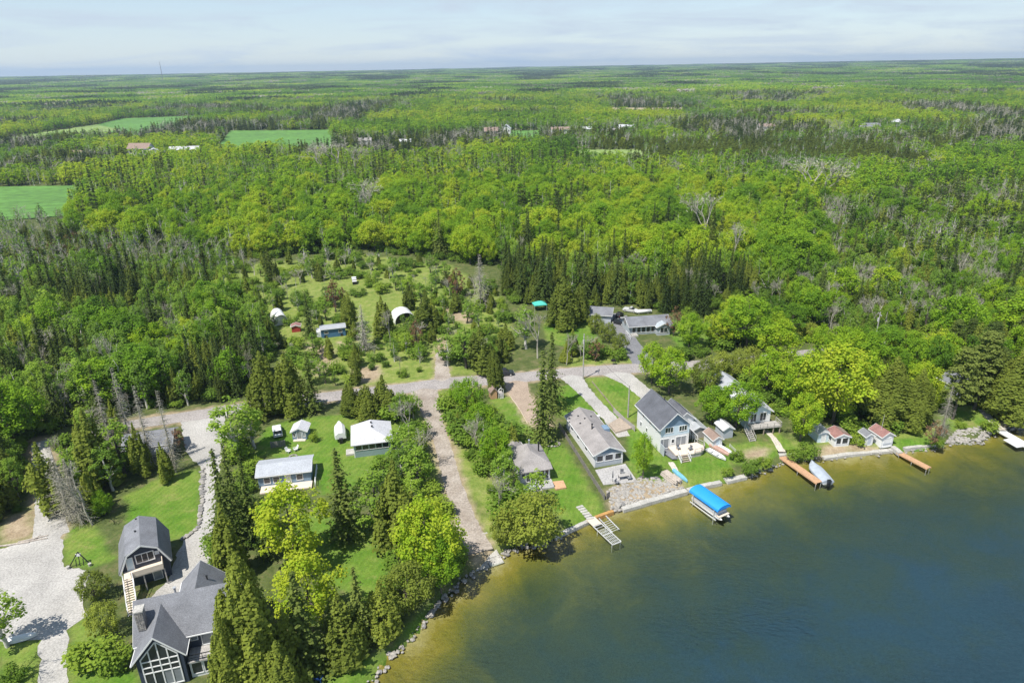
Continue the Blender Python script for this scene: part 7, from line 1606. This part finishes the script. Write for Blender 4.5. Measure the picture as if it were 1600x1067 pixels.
while r < 11500:
    sp = 42.0 + max(0, r - 2500) / 110.0; half = RAD(43); n = int(2 * half * r / sp); a = np.linspace(-half, half, n) + fr_.uniform(-0.4, 0.4, n) * (2 * half / n); rr = r + fr_.uniform(-0.4, 0.4, n) * sp
    X, Y = rr * np.sin(a), rr * np.cos(a); Z = terrain(X, Y); ok = np.ones(n, bool)
    for q in FIELDS: ok &= ~in_poly(q, X, Y)
    n1, n2 = vnoise(X * 1.6, Y * 0.6, 300, 71), vnoise(X, Y, 130, 81)
    for i in np.nonzero(ok)[0]:
        u = n1[i] * 0.5 + n2[i] * 0.35 + fr_.uniform(0, 0.15) + (0.12 if X[i] > 0.15 * Y[i] and r < 3200 else -0.05); k = 'patch_conifer' if u < 0.36 else 'patch_bare' if fr_.uniform() < 0.10 else 'patch_leaf'
        stuff(k, float(X[i]), float(Y[i]), float(Z[i]), 1.0, float(np.clip(0.42 + (n2[i] - 0.5) * 0.9 + fr_.normal() * 0.08, 0.02, 0.95)), sp / 50.0 * 1.05)
    r += sp * 0.9
LABW = dict(maple=('mass of bright green maples filling the wood behind the clearing', 'woodland'), maple_far=('far mass of broadleaf woodland stretching to the hills', 'woodland'), patch_leaf=('distant green forest canopy below the skyline', 'forest'), patch_conifer=('distant dark conifer forest below the skyline', 'forest'), patch_bare=('distant grey leafless woodland patches', 'forest'))
def scatter_object(kind, v, rows):
    A = np.array(rows, np.float32); me = bpy.data.meshes.new(kind + '_points'); me.vertices.add(len(A)); me.vertices.foreach_set('co', np.ascontiguousarray(A[:, :3]).ravel())
    a = me.attributes.new('tv', 'FLOAT', 'POINT'); a.data.foreach_set('value', np.ascontiguousarray(A[:, 5]))
    sc = np.stack([A[:, 3] * A[:, 4], A[:, 3] * A[:, 4], A[:, 3]], 1) if not kind.startswith('patch') else np.stack([A[:, 4], A[:, 4], A[:, 3]], 1)
    a = me.attributes.new('size', 'FLOAT_VECTOR', 'POINT'); a.data.foreach_set('vector', np.ascontiguousarray(sc, np.float32).ravel())
    a = me.attributes.new('turn', 'FLOAT_VECTOR', 'POINT'); tr_ = np.zeros((len(A), 3), np.float32); tr_[:, 2] = trng.uniform(0, 6.28, len(A)); a.data.foreach_set('vector', tr_.ravel())
    o = link(bpy.data.objects.new('woodland', me)); ng = bpy.data.node_groups.new('woodland_' + kind, 'GeometryNodeTree')
    ng.interface.new_socket('Geometry', in_out='INPUT', socket_type='NodeSocketGeometry'); ng.interface.new_socket('Geometry', in_out='OUTPUT', socket_type='NodeSocketGeometry')
    n, l = ng.nodes, ng.links; gi, go = n.new('NodeGroupInput'), n.new('NodeGroupOutput'); oi = n.new('GeometryNodeObjectInfo'); oi.inputs['Object'].default_value = PROTO[kind][v]['joined']; oi.inputs['As Instance'].default_value = True
    ip = n.new('GeometryNodeInstanceOnPoints'); s_ = n.new('GeometryNodeInputNamedAttribute'); s_.data_type = 'FLOAT_VECTOR'; s_.inputs[0].default_value = 'size'; t_ = n.new('GeometryNodeInputNamedAttribute'); t_.data_type = 'FLOAT_VECTOR'; t_.inputs[0].default_value = 'turn'
    e2 = n.new('FunctionNodeEulerToRotation'); mp_ = n.new('GeometryNodeMeshToPoints')
    l.new(gi.outputs[0], mp_.inputs['Mesh']); l.new(mp_.outputs[0], ip.inputs['Points']); l.new(oi.outputs['Geometry'], ip.inputs['Instance']); l.new(s_.outputs['Attribute'], ip.inputs['Scale']); l.new(t_.outputs['Attribute'], e2.inputs[0]); l.new(e2.outputs[0], ip.inputs['Rotation']); l.new(ip.outputs[0], go.inputs[0])
    md = o.modifiers.new('trees', 'NODES'); md.node_group = ng
    w = {'aspen': 'slender pale green trees', 'cedar': 'olive cedars', 'widecedar': 'broad cedars', 'spruce': 'dark spruces', 'bare': 'grey leafless trees', 'rust': 'brownish trees', 'willow': 'bushy olive trees', 'shrub': 'low bushes', 'pine': 'pines', 'maple': 'bright maples'}
    lb, c = LABW.get(kind, (('distant mass of ' if kind.endswith('_far') else 'close packed ') + w.get(kind.replace('_far', ''), 'trees') + (' across the far woods' if kind.endswith('_far') else ' filling the woods behind the houses'), 'woodland'))
    tag(o, lb, c, 'woodland masses', 'stuff')
for (k, v), rows in STUFF.items(): scatter_object(k, v, rows)
print('individual', cnt, 'stuff', {k: len(v) for k, v in STUFF.items()}, sum(len(v) for v in STUFF.values()))

# ------------------------------------------------------------------ hazy air
hz = MB().box(-14000, 14000, -1500, 14500, -8, 150).build('haze', M_trim); hz.data.materials.clear()
hm = bpy.data.materials.new('hazy_air'); hm.use_nodes = True; hm.node_tree.nodes.clear()
ho = hm.node_tree.nodes.new('ShaderNodeOutputMaterial'); hv = hm.node_tree.nodes.new('ShaderNodeVolumePrincipled'); hv.inputs['Color'].default_value = (0.62, 0.80, 1.0, 1); hv.inputs['Density'].default_value = 9.0e-5; hv.inputs['Anisotropy'].default_value = 0.2
hm.node_tree.links.new(hv.outputs[0], ho.inputs['Volume']); hz.data.materials.append(hm); tag(hz, 'thin bluish haze over the far woods', 'haze', kind='stuff')
